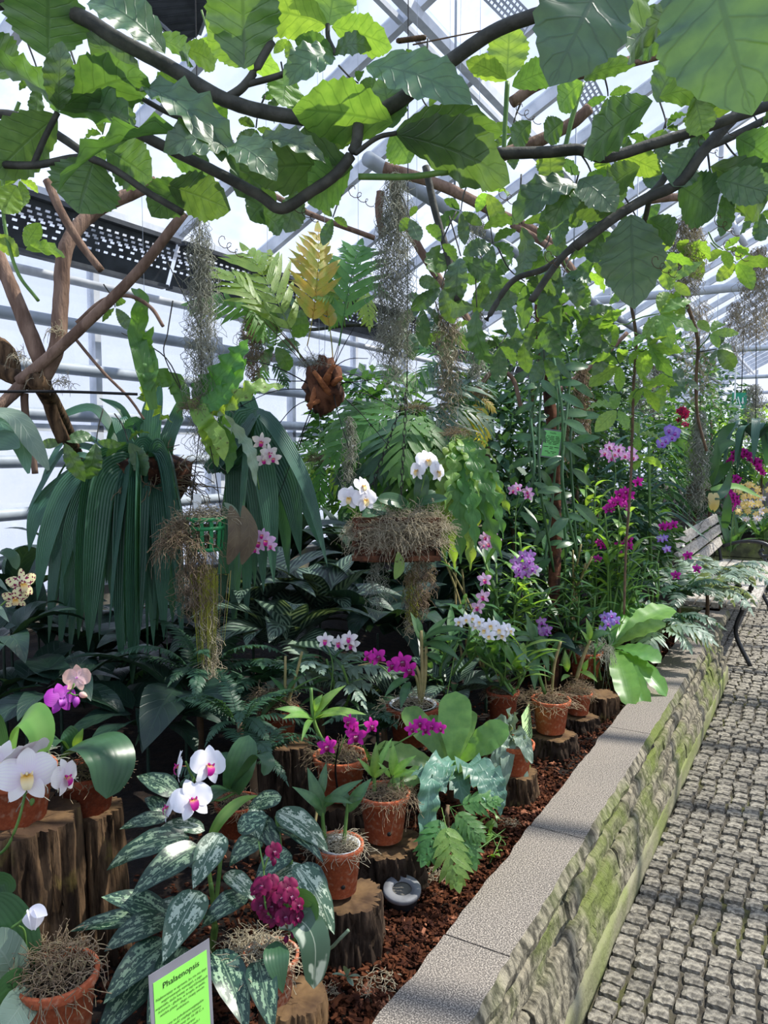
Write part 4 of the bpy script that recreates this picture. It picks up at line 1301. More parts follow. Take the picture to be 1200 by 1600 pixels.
# dark pot in the shade
stump('log', 'blackish log carrying the small shaded pot below the silver fern', 445, 1158, 2.5, 40, mat='bark_dark', seed=8)
root, rim, r = potted('potted_orchid', 'shaded small clay pot with cut canes and mossy tangle, behind the mottled leaves', 'orchid', 436, 1152, 2.5, 32, 48, 'terracotta_dark', 'moss_brown', 3)
part('moss_fringe', tuft('moss_brown', 9, 220), root, Matrix.Translation(rim - Vector(root.location) + Vector((-.04, 0, .01))) @ mscale(r * 1.1))
for (x, y) in ((446, 1025), (472, 1018)):
    stem(root, [P(445, 1110, 2.5), P((445 + x) / 2, 1070, 2.5), P(x, y, 2.5)], .006, 'cane_tan', 'cane')
for (t, w_) in (((400, 1088, 2.4), 16), ((395, 1120, 2.4), 16), ((505, 1062, 2.45), 16), ((510, 1085, 2.42), 13), ((475, 1055, 2.5), 16), ((420, 1060, 2.5), 16)):
    leafto(root, (448, 1085, 2.48), t, w_, random.choice(OL), .2)

# pot with the tan canes
root, rim, r = potted('potted_orchid', 'shaded clay pot with thick tan canes and hot pink flower sprays', 'orchid', 645, 1158, 2.55, 42, 58, 'terracotta_dark', 'moss_strand', 4)
mb = MB(); lathe(mb, [(.78, 0), (.86, .06), (.88, .06), (.80, 0)], 24); part('inner_pot', mb.mesh('inner_pot', 'sign_white'), root, Matrix.Translation(rim - Vector(root.location)) @ mscale(r))
for (x, y, r_) in ((658, 985, .008), (666, 1010, .008), (640, 1050, .006), (650, 1040, .007)):
    stem(root, [P(650 + R(-8, 8), 1105, 2.55), P((650 + x) / 2 + 6, 1060, 2.55), P(x, y, 2.55)], r_, 'cane_tan', 'cane')
for (b, t, w_) in (((658, 990, 2.55), (650, 965, 2.55), 12), ((660, 1000, 2.55), (735, 985, 2.5), 20), ((662, 1005, 2.55), (718, 1015, 2.45), 18), ((668, 1020, 2.55), (690, 1040, 2.45), 18), ((664, 1000, 2.55), (700, 968, 2.6), 16), ((640, 1060, 2.55), (600, 1090, 2.45), 15), ((640, 1065, 2.5), (625, 1098, 2.4), 14), ((664, 1010, 2.55), (724, 1000, 2.6), 16), ((666, 1015, 2.55), (640, 960, 2.6), 16)):
    leafto(root, b, t, w_, random.choice(OL), .2, ZUP + tocam(P(*b)) * .5)
stem(root, [P(640, 1090, 2.55), P(600, 1045, 2.5), P(575, 1030, 2.45)], .0022)
for (x, y, s, dx) in ((590, 1026, 17, .3), (577, 1026, 13, -.5), (628, 1034, 19, .1), (638, 1046, 18, .5), (614, 1040, 15, -.5)):
    p = P(x, y, 2.42)
    flower(root, p, tocam(p) + RT * dx + ZUP * R(-.2, .2), s * 2.42 / FPX, 'dend', 'magenta_petal', 'dark_lip', R(-.3, .3))
stem(root, [P(560, 1040, 2.45), P(595, 1035, 2.43), P(630, 1050, 2.43)], .002, 'cane_tan')
root = thing('orchid', 'small magenta orchid spray leaning across the upright bright fern leaf', 'orchid', PZ(575, 1260, .46))
stem(root, [PZ(575, 1260, .46), P(590, 1180, 2.15), P(615, 1165, 2.1), P(660, 1140, 2.08), P(688, 1132, 2.08)], .0025)
for (x, y, s) in ((643, 1139, 13), (657, 1130, 14), (666, 1140, 13), (676, 1134, 14), (688, 1138, 12)):
    p = P(x, y, 2.07); flower(root, p, tocam(p) + RT * R(-.5, .5), s * 2.07 / FPX, 'dend', 'magenta_petal', 'dark_lip', R(-.3, .3))
for k in range(4):
    leafto(root, (585, 1215, 2.18), (560 + k * 16, 1165 + R(-8, 8), 2.12), 12, random.choice(OL), .2)

# ------------------------------------------------------------------ ferns by the mulch
random.seed(103)
root = thing('nest_fern', 'bird-nest fern with one sunlit upright blade beside the granite edge', 'fern', PZ(708, 1250, .46))
for (b, t, w_, m) in (((708, 1205, 2.25), (712, 1080, 2.3), 50, 0), ((700, 1200, 2.26), (634, 1100, 2.35), 36, 0), ((716, 1195, 2.26), (786, 1132, 2.2), 42, 0), ((696, 1205, 2.24), (604, 1158, 2.15), 36, 1), ((702, 1200, 2.27), (672, 1110, 2.4), 30, 0), ((692, 1208, 2.22), (640, 1195, 2.0), 30, 1), ((712, 1200, 2.28), (735, 1100, 2.42), 30, 0)):
    leafto(root, b, t, w_, NF[m], .31, tocam(P(*b)) + ZUP * .5)
stem(root, [PZ(708, 1250, .46), P(706, 1215, 2.26), P(706, 1200, 2.26)], .02, 'stem_brown', 'crown')
root = thing('blue_fern', 'blue-green lobed fern with wavy fronds beside the rounded clay pot', 'fern', PZ(720, 1290, .46))
for (pts, w_) in (([(722, 1205, 2.2), (690, 1190, 2.1), (672, 1225, 2.0), (668, 1280, 1.98), (655, 1345, 1.96)], .055), ([(724, 1200, 2.2), (735, 1195, 2.1), (755, 1225, 2.02), (768, 1268, 1.98)], .08), ([(720, 1205, 2.2), (680, 1205, 2.08), (642, 1212, 2.02)], .05), ([(722, 1203, 2.2), (700, 1198, 2.1), (688, 1215, 2.03), (696, 1240, 2.0)], .05), ([(724, 1202, 2.2), (760, 1205, 2.15), (778, 1240, 2.1), (782, 1275, 2.08)], .07), ([(722, 1203, 2.2), (716, 1215, 2.08), (728, 1262, 2.02)], .06)):
    strap(root, [P(*q) for q in pts], w_, 'fern_blue', prof='ovate' if w_ > .06 else 'strap', wave=.6, n0=ZUP + tocam(P(*pts[1])) * .5, cols=4, per=8, name='frond', wn=7)
stem(root, [PZ(720, 1290, .46), P(722, 1240, 2.2), P(722, 1205, 2.2)], .012, 'stem_brown', 'crown')
root = thing('polypody_fern', 'spotted lime green fern frond hanging over the bark mulch', 'fern', PZ(700, 1310, .46))
for (b, t, s_) in (((690, 1262, 1.98), (712, 1362, 1.86), 1), ((700, 1258, 2.0), (745, 1300, 1.92), .8), ((702, 1262, 2.0), (668, 1330, 1.9), .8), ((700, 1262, 2.0), (768, 1250, 1.98), .8), ((702, 1260, 2.0), (735, 1335, 1.9), .8)):
    B, T = P(*b), P(*t); D = T - B
    wpart('frond', frond('broad', 'fern_lime' if s_ == 1 else 'fern_green', .2, -.4), root, frame(B, D, tocam(B) + ZUP * .4, D.length * 1.15, D.length * 1.15, D.length * 1.15))
stem(root, [PZ(700, 1310, .46), P(698, 1280, 2.0), P(700, 1258, 2.0)], .008, 'stem_brown', 'crown')
stump('log', 'small log carrying the silver fern pot by the mulch', 805, 1205, 2.5, 32, seed=5)
root, rim, r = potted('potted_fern', 'silver-green wavy fern draped over a clay pot beside the pale label', 'fern', 803, 1206, 2.5, 32, 48, 'terracotta', None)
for k in range(20):
    a = k * 2.4; x = 794 + 40 * math.cos(a) * R(.7, 1.1); y = 1190 + R(-5, 60) if x > 806 or math.sin(a) < .4 else 1142 + R(-8, 8)
    T = P(x, y, 2.5 - .12 * math.cos(a * .7)); B = P(798, 1150, 2.5)
    mid = (B + T) / 2 + ZUP * R(.02, .06)
    strap(root, [B, mid, T], R(.03, .05), 'fern_silver', prof='ellip', wave=.5, n0=ZUP + tocam(B) * .7, cols=4, per=7, name='frond')
root = thing('creeping_plant', 'trailing small-leaved creeper on the mulch below the lime fern', 'plant', PZ(770, 1310, .46))
for k in range(26):
    b = PZ(760 + R(-45, 25), 1310 + R(-28, 40), .462)
    leaf(root, b, Vector((R(-1, 1), R(-1, 1), R(.2, 1))), ZUP, R(.03, .06), random.choice(BL), 1.6)
for k in range(5):
    stem(root, [PZ(725 + R(-10, 60), 1300 + R(-20, 60), .465), PZ(760 + R(-30, 30), 1310 + R(-20, 30), .49), PZ(785 + R(-30, 25), 1330 + R(-40, 20), .465)], .0016, 'stem_green')
# seedling and loose moss on the mulch
root = thing('seedling', 'tiny grey-green seedling growing in the mulch at the bottom', 'plant', PZ(540, 1528, .46))
for (x, y) in ((520, 1521), (546, 1512), (552, 1540), (562, 1524), (538, 1508)):
    leafto(root, (542, 1527, 1.62), (x, y, 1.6), 8, leafmesh('ellip', 'fern_silver', .38, .2, -.3, .15, 8), .38)
for k, (x, y, s_) in enumerate(((590, 1538, .045), (505, 1550, .03), (680, 1365, .035), (795, 1285, .03), (900, 1125, .05))):
    z = PZ(x, y, .475)
    top('loose_moss', tuft('moss_strand', k, 70, .35, .1, .018), ['pale moss wisp on the mulch near the seedling', 'moss wisp at the foot of the pale log', 'moss wisp below the lime fern frond', 'moss wisp beside the creeper', 'dark moss heap beside the far pots'][k], 'moss', Matrix.Translation(z) @ mscale(s_, s_, s_ * .5))
# ground lamp
c = PZ(628, 1418, .46)
root = thing('ground_lamp', 'round grey ground spotlight half sunk in the mulch', 'lamp', c, None)
M = mrot(.18, 'X') @ mrot(.1, 'Y')
mb = MB(); lathe(mb, [(.02, 0), (.036, 0), (.040, .045), (.040, .05)], 28); part('housing', mb.mesh('housing', 'black_iron'), root, M)
mb = MB(); lathe(mb, [(.040, .045), (.0475, .05), (.0475, .058), (.045, .061), (.026, .061), (.024, .056)], 32); part('ring', mb.mesh('ring', 'pale_steel'), root, M)
mb = MB(); lathe(mb, [(.024, .054), (.012, .055), (.0005, .0555)], 24); part('lens', mb.mesh('lens', 'concrete'), root, M)
# aerial root lying by the log
mb = MB(); tube(mb, spline([P(498, 1476, 1.55), P(515, 1482, 1.55), P(530, 1468, 1.54), P(545, 1453, 1.54)], 6), .0035, 6)
top('aerial_root', mb.mesh('aerial_root', 'fern_silver'), 'pale curved aerial root sticking out before the flaky log', 'root')
# ------------------------------------------------------------------ pots further along the wall
random.seed(104)
stump('log', 'stubby log under the mossy clay pot behind the pale label', 862, 1146, 2.9, 34, mat='bark_dark', seed=12)
root, rim, r = potted('potted_orchid', 'clay pot heaped with moss with a leafy cane and dry stick, behind the pale label', 'orchid', 860, 1142, 2.9, 31, 52, 'terracotta', None, hole=False)
part('moss_topping', tuft('moss_brown', 7, 320), root, Matrix.Translation(rim - Vector(root.location) + Vector((-.02, 0, -.015))) @ mscale(r * 1.3, r * 1.2, r * .8))
stem(root, [P(852, 1085, 2.9), P(838, 1040, 2.9), P(832, 985, 2.9)], .007)
stem(root, [P(862, 1085, 2.9), P(866, 1040, 2.9), P(876, 1002, 2.9)], .005, 'cane_tan', 'dry_cane', taper=1.2)
stem(root, [P(855, 1085, 2.9), P(852, 1060, 2.9), P(850, 1040, 2.9)], .003, 'cane_tan', 'dry_cane')
for (t, w_) in (((818, 958, 2.9), 16), ((795, 1005, 2.85), 16), ((868, 1030, 2.8), 15), ((852, 1015, 2.78), 17), ((836, 1068, 2.75), 17), ((786, 1000, 3.0), 14), ((826, 960, 3.0), 16), ((862, 1048, 2.8), 12), ((805, 1050, 2.8), 16)):
    leafto(root, (834 + R(-3, 4), 1005 + R(-12, 14), 2.9), t, w_, random.choice(OL), .2, ZUP + tocam(rim) * .5)
stump('log', 'low dark log slice under the small orange pot', 905, 1118, 3.15, 26, mat='bark_dark', seed=13)
root, rim, r = potted('potted_orchid', 'small orange clay pot with one thick leaning cane, beside the mossy pot', 'orchid', 903, 1114, 3.15, 22, 34, 'terracotta', 'moss_brown', 1)
part('moss_mound', tuft('moss_brown', 2, 260), root, Matrix.Translation(rim - Vector(root.location)) @ mscale(r * .95, r * .95, r * 1.1))
stem(root, [P(901, 1060, 3.15), P(910, 1030, 3.15), P(922, 1000, 3.15)], .009, 'cane_tan', 'cane')
for (b, t, w_) in (((922, 1000, 3.15), (915, 965, 3.15), 9), ((922, 1000, 3.15), (948, 982, 3.1), 20), ((920, 1008, 3.15), (906, 985, 3.15), 8), ((886, 1050, 3.15), (882, 1015, 3.15), 10), ((886, 1050, 3.15), (872, 1040, 3.1), 9), ((905, 1050, 3.1), (934, 1068, 3.0), 10), ((890, 1055, 3.1), (876, 1066, 3.05), 8), ((912, 1050, 3.1), (920, 1030, 3.1), 8)):
    leafto(root, b, t, w_, random.choice(BL if w_ < 12 else OL), .21, ZUP + tocam(rim) * .6)
stump('log', 'reddish brown log stub right of the small orange pot', 938, 1084, 3.3, 25, mat='bark', seed=14)
stump('log', 'big dark log lying deep behind the small orange pot', 872, 1006, 3.9, 40, mat='bark_dark', seed=15)
stump('log', 'dark log under the third clay pot in the row', 912, 1058, 3.65, 28, mat='bark_dark', seed=16)
root, rim, r = potted('potted_orchid', 'clay pot trailing grey moss, third in the row and closest to the nest fern', 'orchid', 914, 1056, 3.6, 27, 40, 'terracotta', 'moss_grey', 0)
part('moss_fringe', tuft('moss_grey', 3, 220, .5, 1.5), root, Matrix.Translation(rim - Vector(root.location) + Vector((.06, .02, -.01))) @ mscale(r * .8, r * .8, r * 1.4))
cane(root, rim, P(905, 930, 3.6), 8, OL, .16, .006); cane(root, rim, P(930, 920, 3.6), 7, OL, .15, .006)

root = thing('nest_fern', 'spreading lime bird-nest fern leaning over the far granite capping', 'fern', PZ(970, 1070, .46))
for (t, w_, m) in (((1050, 935, 3.9), 42, 0), ((1018, 925, 4.2), 36, 0), ((962, 905, 4.2), 40, 0), ((1020, 1000, 3.5), 36, 1), ((1040, 1045, 3.4), 30, 1), ((985, 1048, 3.3), 40, 1), ((950, 920, 4.2), 30, 0), ((990, 900, 4.4), 28, 0), ((1010, 1060, 3.3), 30, 1), ((1035, 965, 3.7), 30, 0)):
    leafto(root, (955, 1015, 3.75), t, w_, NF[m], .31, ZUP + tocam(P(955, 1015, 3.7)) * .5)
stem(root, [PZ(970, 1070, .46), P(958, 1040, 3.75), P(955, 1015, 3.75)], .03, 'stem_brown', 'crown')

# white dendrobium mass in the middle
root, rim, r = potted('potted_orchid', 'white dendrobium with a curved spray of blooms over many leafy canes', 'orchid', 785, 1132, 2.75, 26, 55, 'terracotta_dark', 'moss_brown', 2)
for (x, y) in ((745, 985), (765, 1000), (790, 990), (812, 1010), (770, 1030), (800, 1040), (820, 1050), (750, 1030)):
    cane(root, rim + Vector((R(-.05, .05), R(-.05, .05), 0)), P(x, y, 2.7 + R(-.12, .12)), 8, OL if R(0, 1) < .65 else BL, .15, .0055, lo=.25)
stem(root, [rim, P(770, 1040, 2.6), P(745, 990, 2.58), P(722, 978, 2.56)], .002)
stem(root, [rim, P(790, 1040, 2.6), P(785, 1000, 2.58), P(770, 985, 2.56)], .002)
for (x, y, s, dx) in ((718, 972, 12, -.4), (728, 968, 11, 0), (738, 966, 12, .2), (748, 972, 12, .2), (742, 978, 11, 0), (757, 985, 14, -.3), (766, 978, 15, 0), (764, 994, 13, -.2), (779, 984, 15, .1), (790, 982, 13, .5), (784, 993, 13, .2), (797, 986, 11, .6)):
    p = P(x, y, 2.55 + R(-.02, .02)); flower(root, p, tocam(p) + RT * dx + ZUP * R(-.1, .4), s * 2.55 / FPX, 'dend', 'white_petal', 'yellow_lip', R(-.3, .3))
stem(root, [P(690, 1130, 2.6), P(715, 1000, 2.6), P(730, 935, 2.6)], .002)
for (x, y) in ((727, 932), (719, 948), (724, 940)):
    bud(root, P(x, y, 2.6), .009, 'bright_leaf', Vector((.4, 0, .9)))

# leafy orchid thicket behind: each plant stands on the soil
def orchid_plant(label, px, py, d, tops, nl, L, mes, fl=(), r=.006, fk='dend', zb=None, simple=False, stm='stem_green', lo=.2, name='orchid'):
    b = PZ(px, py, .46) if zb is None else P(px, py, zb)
    if zb is None:
        k = d / (b - CAM).dot(FW)
        b = CAM + (b - CAM) * k; b.z = max(.46, b.z) if b.z > .46 else .46
    root = thing(name, label, 'orchid', b)
    for (x, y) in tops:
        cane(root, b + Vector((R(-.06, .06), R(-.06, .06), 0)), P(x, y, d + R(-.12, .12)), nl, mes, L, r, stm, lo)
    for f in fl:
        x, y, s, pm, lm = f[:5]
        p = P(x, y, d - .12 + R(-.03, .03))
        flower(root, p, tocam(p) + RT * R(-.5, .5) + ZUP * R(-.1, .3), s * d / FPX, fk, pm, lm, R(-.3, .3), simple)
    return root
def spray(root, d, pts, r=.0022):
    stem(root, [P(x, y, d) for x, y in pts], r)
random.seed(105)
W_ = 'white_petal'; LI = 'lilac_petal'; MG = 'magenta_petal'; MV = 'mauve_petal'; PK = 'pink_petal'; VI = 'violet_petal'
def fs(lst, pm, lm, s): return [(x, y, s, pm, lm) for x, y in lst]
root = orchid_plant('lilac orchid with five stars above leafy canes left of the mauve cluster', 765, 1010, 3.1, ((755, 870), (775, 880), (762, 930), (785, 940)), 9, .15, OL, fs(((757, 840), (768, 838), (762, 850), (776, 848), (756, 852)), LI, 'pink_lip', 11))
root = orchid_plant('lilac orchid with three blooms one below the other on a bare stem', 720, 1050, 2.95, ((735, 960), (760, 985)), 7, .15, OL, fs(((757, 906), (755, 932), (747, 949)), LI, 'pink_lip', 13))
spray(root, 2.85, ((740, 1030), (752, 950), (757, 906)))
root = orchid_plant('dense mauve orchid cluster on a bright leafy cane', 818, 1040, 3.2, ((808, 900), (820, 895), (826, 930), (812, 840)), 12, .13, BL, fs(((806, 878), (818, 868), (826, 876), (832, 888), (822, 895), (812, 896), (808, 888), (820, 884), (828, 868)), MV, 'purple_lip', 11))
root = orchid_plant('mauve orchid trio low beside the big dark log', 842, 1060, 3.3, ((840, 1000), (852, 1010)), 7, .13, OL, fs(((842, 985), (850, 988), (846, 972), (855, 984)), MV, 'purple_lip', 10))
root = orchid_plant('violet orchid cluster in front of the lime nest fern', 925, 1065, 3.6, ((935, 985), (945, 990)), 6, .13, OL, fs(((945, 964), (955, 962), (962, 970), (950, 974), (940, 985)), VI, 'purple_lip', 10))
root = orchid_plant('pale pink orchid pair on a thin arching stem left of the hanging green label', 805, 990, 3.4, ((812, 880), (800, 870)), 9, .14, OL, fs(((802, 766), (824, 768), (826, 774), (808, 762)), PK, 'pink_lip', 10))
spray(root, 3.3, ((806, 880), (806, 800), (815, 768), (826, 766)))
root = orchid_plant('pale pink orchid cluster beside the green climbing vine stem', 950, 960, 3.9, ((945, 800), (965, 790), (955, 850)), 11, .15, OL, fs(((945, 708), (953, 698), (960, 710), (968, 702), (976, 712), (988, 704), (956, 716), (990, 715)), PK, 'pink_lip', 10))
spray(root, 3.8, ((955, 800), (962, 740), (955, 705)))
root = orchid_plant('bright magenta orchid cluster at mid height among green canes', 960, 960, 3.9, ((985, 800), (970, 830), (950, 860), (990, 850)), 11, .15, BL, fs(((968, 772), (978, 768), (974, 780), (984, 774), (966, 784), (954, 792), (958, 784), (976, 790), (997, 753), (950, 795)), MG, 'dark_lip', 10))
spray(root, 3.8, ((965, 880), (968, 800), (976, 775), (996, 755)))
root = orchid_plant('hot pink orchid blooms scattered just above the nest fern', 985, 960, 4.0, ((950, 870), (980, 880), (960, 900), (1000, 890)), 10, .14, OL, fs(((936, 848), (942, 852), (966, 851), (974, 850), (983, 843), (983, 854), (971, 867), (934, 873)), 'magenta_petal', 'dark_lip', 8))
root = orchid_plant('magenta and violet orchids in front of the bench back', 1025, 960, 4.4, ((1015, 890), (1028, 880), (1005, 880), (1030, 860)), 5, .11, OL, fs(((1042, 822), (1052, 820), (1036, 823)), MG, 'dark_lip', 9) + fs(((1032, 842), (1038, 841), (1042, 858)), VI, 'purple_lip', 8))
root = orchid_plant('two magenta orchid blooms over the grey ferns at the bed corner', 1062, 950, 4.6, ((1055, 915), (1070, 920)), 6, .13, OL, fs(((1056, 899), (1089, 889), (1075, 868)), MG, 'dark_lip', 9))
spray(root, 4.5, ((1075, 930), (1085, 905), (1089, 888)))
root = orchid_plant('white single orchid bloom right of the mauve cluster', 850, 1010, 3.3, ((848, 930), (860, 920), (870, 940)), 8, .14, OL, fs(((836, 892),), W_, 'yellow_lip', 12))
root = orchid_plant('bundle of tan bare canes with white papery bracts behind the dry stick', 905, 1010, 3.7, ((895, 860), (908, 850), (900, 900), (915, 880), (925, 870)), 5, .12, OL, (), .007, stm='cane_tan', lo=.5)
root = orchid_plant('bundle of pale canes left of the mauve cluster by the hanging planter', 735, 1040, 3.3, ((700, 880), (712, 870), (722, 890), (690, 860)), 2, .12, OL, (), .006, stm='cane_tan', lo=.8)
root = orchid_plant('tall leafy cane orchid with bright narrow leaves right of the hanging label', 925, 1000, 4.1, ((930, 760), (940, 780), (920, 800), (905, 790), (915, 740)), 16, .13, BL, ())
root = orchid_plant('dark leafy cane orchid behind the mauve cluster', 860, 1010, 3.8, ((840, 820), (865, 830), (880, 820), (850, 860), (875, 870)), 14, .15, OL, ())
root = orchid_plant('leafy cane orchid below the tan canes', 890, 1040, 3.5, ((880, 930), (895, 920), (870, 960), (905, 950)), 11, .15, OL, ())
root = orchid_plant('bushy cane orchid right of the tan canes', 960, 1010, 4.2, ((985, 870), (1000, 850), (1010, 880), (975, 900)), 12, .15, OL, ())
root = orchid_plant('small cane orchid tucked behind the white dendrobium', 700, 1100, 2.9, ((690, 1010), (705, 1000), (680, 1030)), 9, .15, OL, ())
# violet vanda with strap leaves, tall
root = thing('vanda', 'strap-leaved vanda with violet blooms high on the right', 'orchid', PZ(1020, 960, .46))
for k in range(17):
    y = 690 + k * 8; s = -1 if k % 2 else 1
    c = P(1015 + R(-3, 3), y, 4.7)
    strap(root, [c, c + RT * (s * .14) + ZUP * .06 - FW * R(-.05, .1), c + RT * (s * R(.26, .34)) - ZUP * R(.02, .12) - FW * R(-.05, .15)], .035, 'strap_leaf', prof='strap', fold=.3)
stem(root, [PZ(1020, 960, .46), P(1016, 850, 4.7), P(1014, 690, 4.7)], .012, 'stem_green')
for (x, y, s) in ((1046, 672, 11), (1054, 676, 12), (1050, 683, 10), (1034, 692, 11), (1040, 688, 9)):
    p = P(x, y, 4.55); flower(root, p, tocam(p) + RT * R(-.4, .4), s * 4.5 / FPX, 'vanda', VI, 'purple_lip')
stem(root, [P(1016, 740, 4.7), P(1035, 700, 4.6), P(1054, 676, 4.57)], .003)
root = thing('vanda', 'strap-leaved vanda in shade left of the violet one', 'orchid', PZ(985, 950, .46))
for k in range(18):
    y = 660 + k * 9; s = -1 if k % 2 else 1
    c = P(998 + R(-3, 3), y, 5.2)
    strap(root, [c, c + RT * (s * .16) + ZUP * .06, c + RT * (s * R(.26, .36)) - ZUP * R(.02, .14) - FW * R(-.05, .15)], .035, 'strap_leaf', prof='strap', fold=.3)
stem(root, [PZ(985, 950, .46), P(998, 850, 5.2), P(998, 650, 5.2)], .014, 'stem_green')

# far right: magenta arch, crimson and yellow orchids beyond the bench
def cluster(label, pts, d, pm, lm, s, base, n_leaf=8, fk='dend', mes=OL, sim=True):
    b = PZ(base[0], base[1], .5); root = thing('orchid', label, 'orchid', b)
    stem(root, [b, (b + P(*pts[0], d)) / 2, P(*pts[0], d)], .004)
    stem(root, [P(x, y, d) for x, y in pts[::max(1, len(pts) // 6)]] + [P(*pts[-1], d)], .003)
    for x, y in pts:
        p = P(x + R(-2, 2), y + R(-2, 2), d + R(-.06, .06)); flower(root, p, tocam(p) + RT * R(-.6, .6) + ZUP * R(-.3, .5), s * d / FPX, fk, pm, lm, R(-.5, .5), sim)
    rosette(root, b + ZUP * .05, n_leaf, mes, (.25, .45), (.5, 1.2))
    return root
random.seed(106)
arch = [(1140 + 52 * t + R(-3, 3), 726 - 26 * math.sin(PI * (t * .75 + .12)) + 22 * t + R(-6, 6)) for t in [i / 34 for i in range(35)]]
cluster('arching spray of many small magenta orchids at the right edge', arch, 7.2, MG, 'dark_lip', 6, (1150, 860))
cluster('drooping magenta orchid spray below the arching one', [(1146 + R(-8, 8), 745 + i * 2.2) for i in range(24)], 7.0, MG, 'dark_lip', 6, (1140, 870))
cluster('crimson orchid tuft high beside the violet vanda', [(1067 + R(-8, 8), 640 + R(-2, 24)) for i in range(16)], 6.0, 'crimson_petal', 'dark_lip', 6, (1080, 880))
cluster('sunlit yellow orchids beneath the magenta arch', [(1150 + R(0, 50), 755 + R(0, 50)) for i in range(34)], 8.0, 'yellow_petal', 'yellow_lip', 6, (1185, 850))
cluster('cream orchids low at the right edge beyond the bench', [(1155 + R(0, 45), 775 + R(0, 40)) for i in range(20)], 8.4, 'cream_petal', 'yellow_lip', 6, (1195, 852))
cluster('pale peach orchids at the right edge above the yellow ones', [(1165 + R(0, 40), 700 + R(0, 40)) for i in range(12)], 9.0, 'peach_petal', 'yellow_lip', 5, (1200, 850))

# pale orchids hung on the left
root = thing('orchid', 'pale pink orchid spray among the strap leaves, upper of two', 'orchid', P(405, 765, 2.75))
spray(root, 2.75, ((405, 765), (400, 720), (415, 700)))
for (x, y, s) in ((408, 690, 17), (420, 708, 18), (412, 718, 15), (428, 716, 14)):
    p = P(x, y, 2.7); flower(root, p, tocam(p) + RT * R(-.3, .8) - ZUP * .2, s * 2.7 / FPX, 'dend', 'cream_petal', 'pink_lip', R(-.3, .3))
root = thing('orchid', 'pale pink orchid spray right of the green hanging basket, lower of two', 'orchid', P(385, 845, 2.62))
spray(root, 2.62, ((385, 842), (398, 840), (415, 845)))
for (x, y, s) in ((396, 838, 15), (405, 848, 17), (416, 845, 17), (410, 836, 13), (424, 853, 12), (398, 858, 12)):
    p = P(x, y, 2.58); flower(root, p, tocam(p) + RT * R(-.6, .6), s * 2.6 / FPX, 'dend', LI, 'pink_lip', R(-.3, .3))
root = orchid_plant('three white pink-hearted orchids over the silver ferns', 520, 1130, 2.7, ((510, 1030), (535, 1040)), 5, .13, OL, fs(((508, 1001), (530, 1005), (546, 998), (550, 1008)), 'cream_petal', 'pink_lip', 15))
spray(root, 2.6, ((515, 1090), (520, 1040), (508, 1000)))

# ------------------------------------------------------------------ shade plants at the back
random.seed(107)
def clump(label, px, py, d, n, mes, Lr, pr, z=None, name='shade_plant', cat='plant', wx=1.0, h=.12, azr=(0, 2 * PI)):
    b = P(px, py, d); zb = .47
    root = thing(name, label, cat, (b.x, b.y, zb))
    c = Vector((b.x, b.y, b.z))
    stem(root, [Vector((b.x, b.y, zb)), (Vector((b.x, b.y, zb)) + c) / 2, c], .007, 'deep_leaf', 'stalk')
    rosette(root, c, n, mes, Lr, pr, azr, .05, wx)
    return root
clump('dark striped calathea left of the white pink-hearted orchids', 440, 1010, 3.0, 16, CA, (.28, .42), (-.1, .9))
clump('broad striped calathea behind the hanging moss planter', 395, 950, 3.2, 14, CA, (.3, .45), (0, 1.0))
clump('striped calathea in deep shade left of the tan-caned pot', 500, 960, 3.3, 14, CA, (.28, .42), (0, 1.0))
clump('silver-veined calathea right of the tan-caned pot', 705, 1085, 2.85, 18, CA, (.16, .26), (-.1, .8))
clump('small silver-veined calathea behind the magenta sprays', 590, 1110, 2.9, 16, CA, (.16, .26), (0, .8))
clump('dark broad-leaved plant under the moss planter', 590, 990, 3.3, 16, DL, (.28, .45), (0, 1.0))
clump('dark broad-leaved plant below the trailing moss', 670, 960, 3.6, 16, DL, (.28, .45), (.1, 1.1))
clump('dark broad-leaved plant behind the lilac orchids', 720, 900, 3.9, 16, DL, (.3, .5), (.1, 1.1))
clump('dark broad-leaved plant at the far left below the pipes', 5, 1000, 2.7, 10, DL, (.22, .34), (-.1, .8))
clump('dark broad-leaved plant behind the spotted orchid', 15, 930, 3.2, 14, DL, (.25, .4), (-.1, 1.0))
clump('dark broad-leaved plant behind the purple moth orchid', 95, 1085, 2.5, 10, DL, (.2, .3), (-.3, .5))
clump('dark broad-leaved plant under the strap leaves, left half', 190, 1060, 3.5, 12, DL, (.3, .45), (-.2, .5))
clump('giant dark leaf plant in the black gap under the strap leaves', 290, 1090, 2.6, 7, DL, (.3, .45), (-.5, .6))
clump('dark broad-leaved plant by the wall sill behind the planter', 560, 900, 4.2, 16, DL, (.35, .5), (.2, 1.2))
clump('dark broad-leaved plant by the wall sill behind the basket', 440, 880, 4.0, 16, DL, (.35, .5), (.2, 1.2))
clump('dark broad-leaved plant near the sill at the left', 120, 900, 3.9, 12, DL, (.3, .45), (.2, 1.2))
clump('low dark plant on the soil straight below the strap leaves', 150, 1030, 3.3, 16, DL, (.25, .4), (-.2, .9))
clump('low dark plant left of the trailing grass basket', 250, 1010, 3.4, 16, DL, (.25, .4), (-.2, .9))
clump('low dark plant at the sill in the far left corner', 60, 985, 3.5, 16, DL, (.25, .42), (-.2, 1.0))
clump('low striped plant below the trailing grass basket', 340, 1000, 3.3, 14, CA, (.25, .38), (-.1, .9))
clump('low dark plant behind the stalk of the purple moth orchid', 40, 1090, 2.7, 12, DL, (.2, .32), (-.2, .7))
clump('low dark plant in the gap above the mottled leaves', 230, 1130, 2.5, 12, DL, (.2, .3), (-.2, .6))
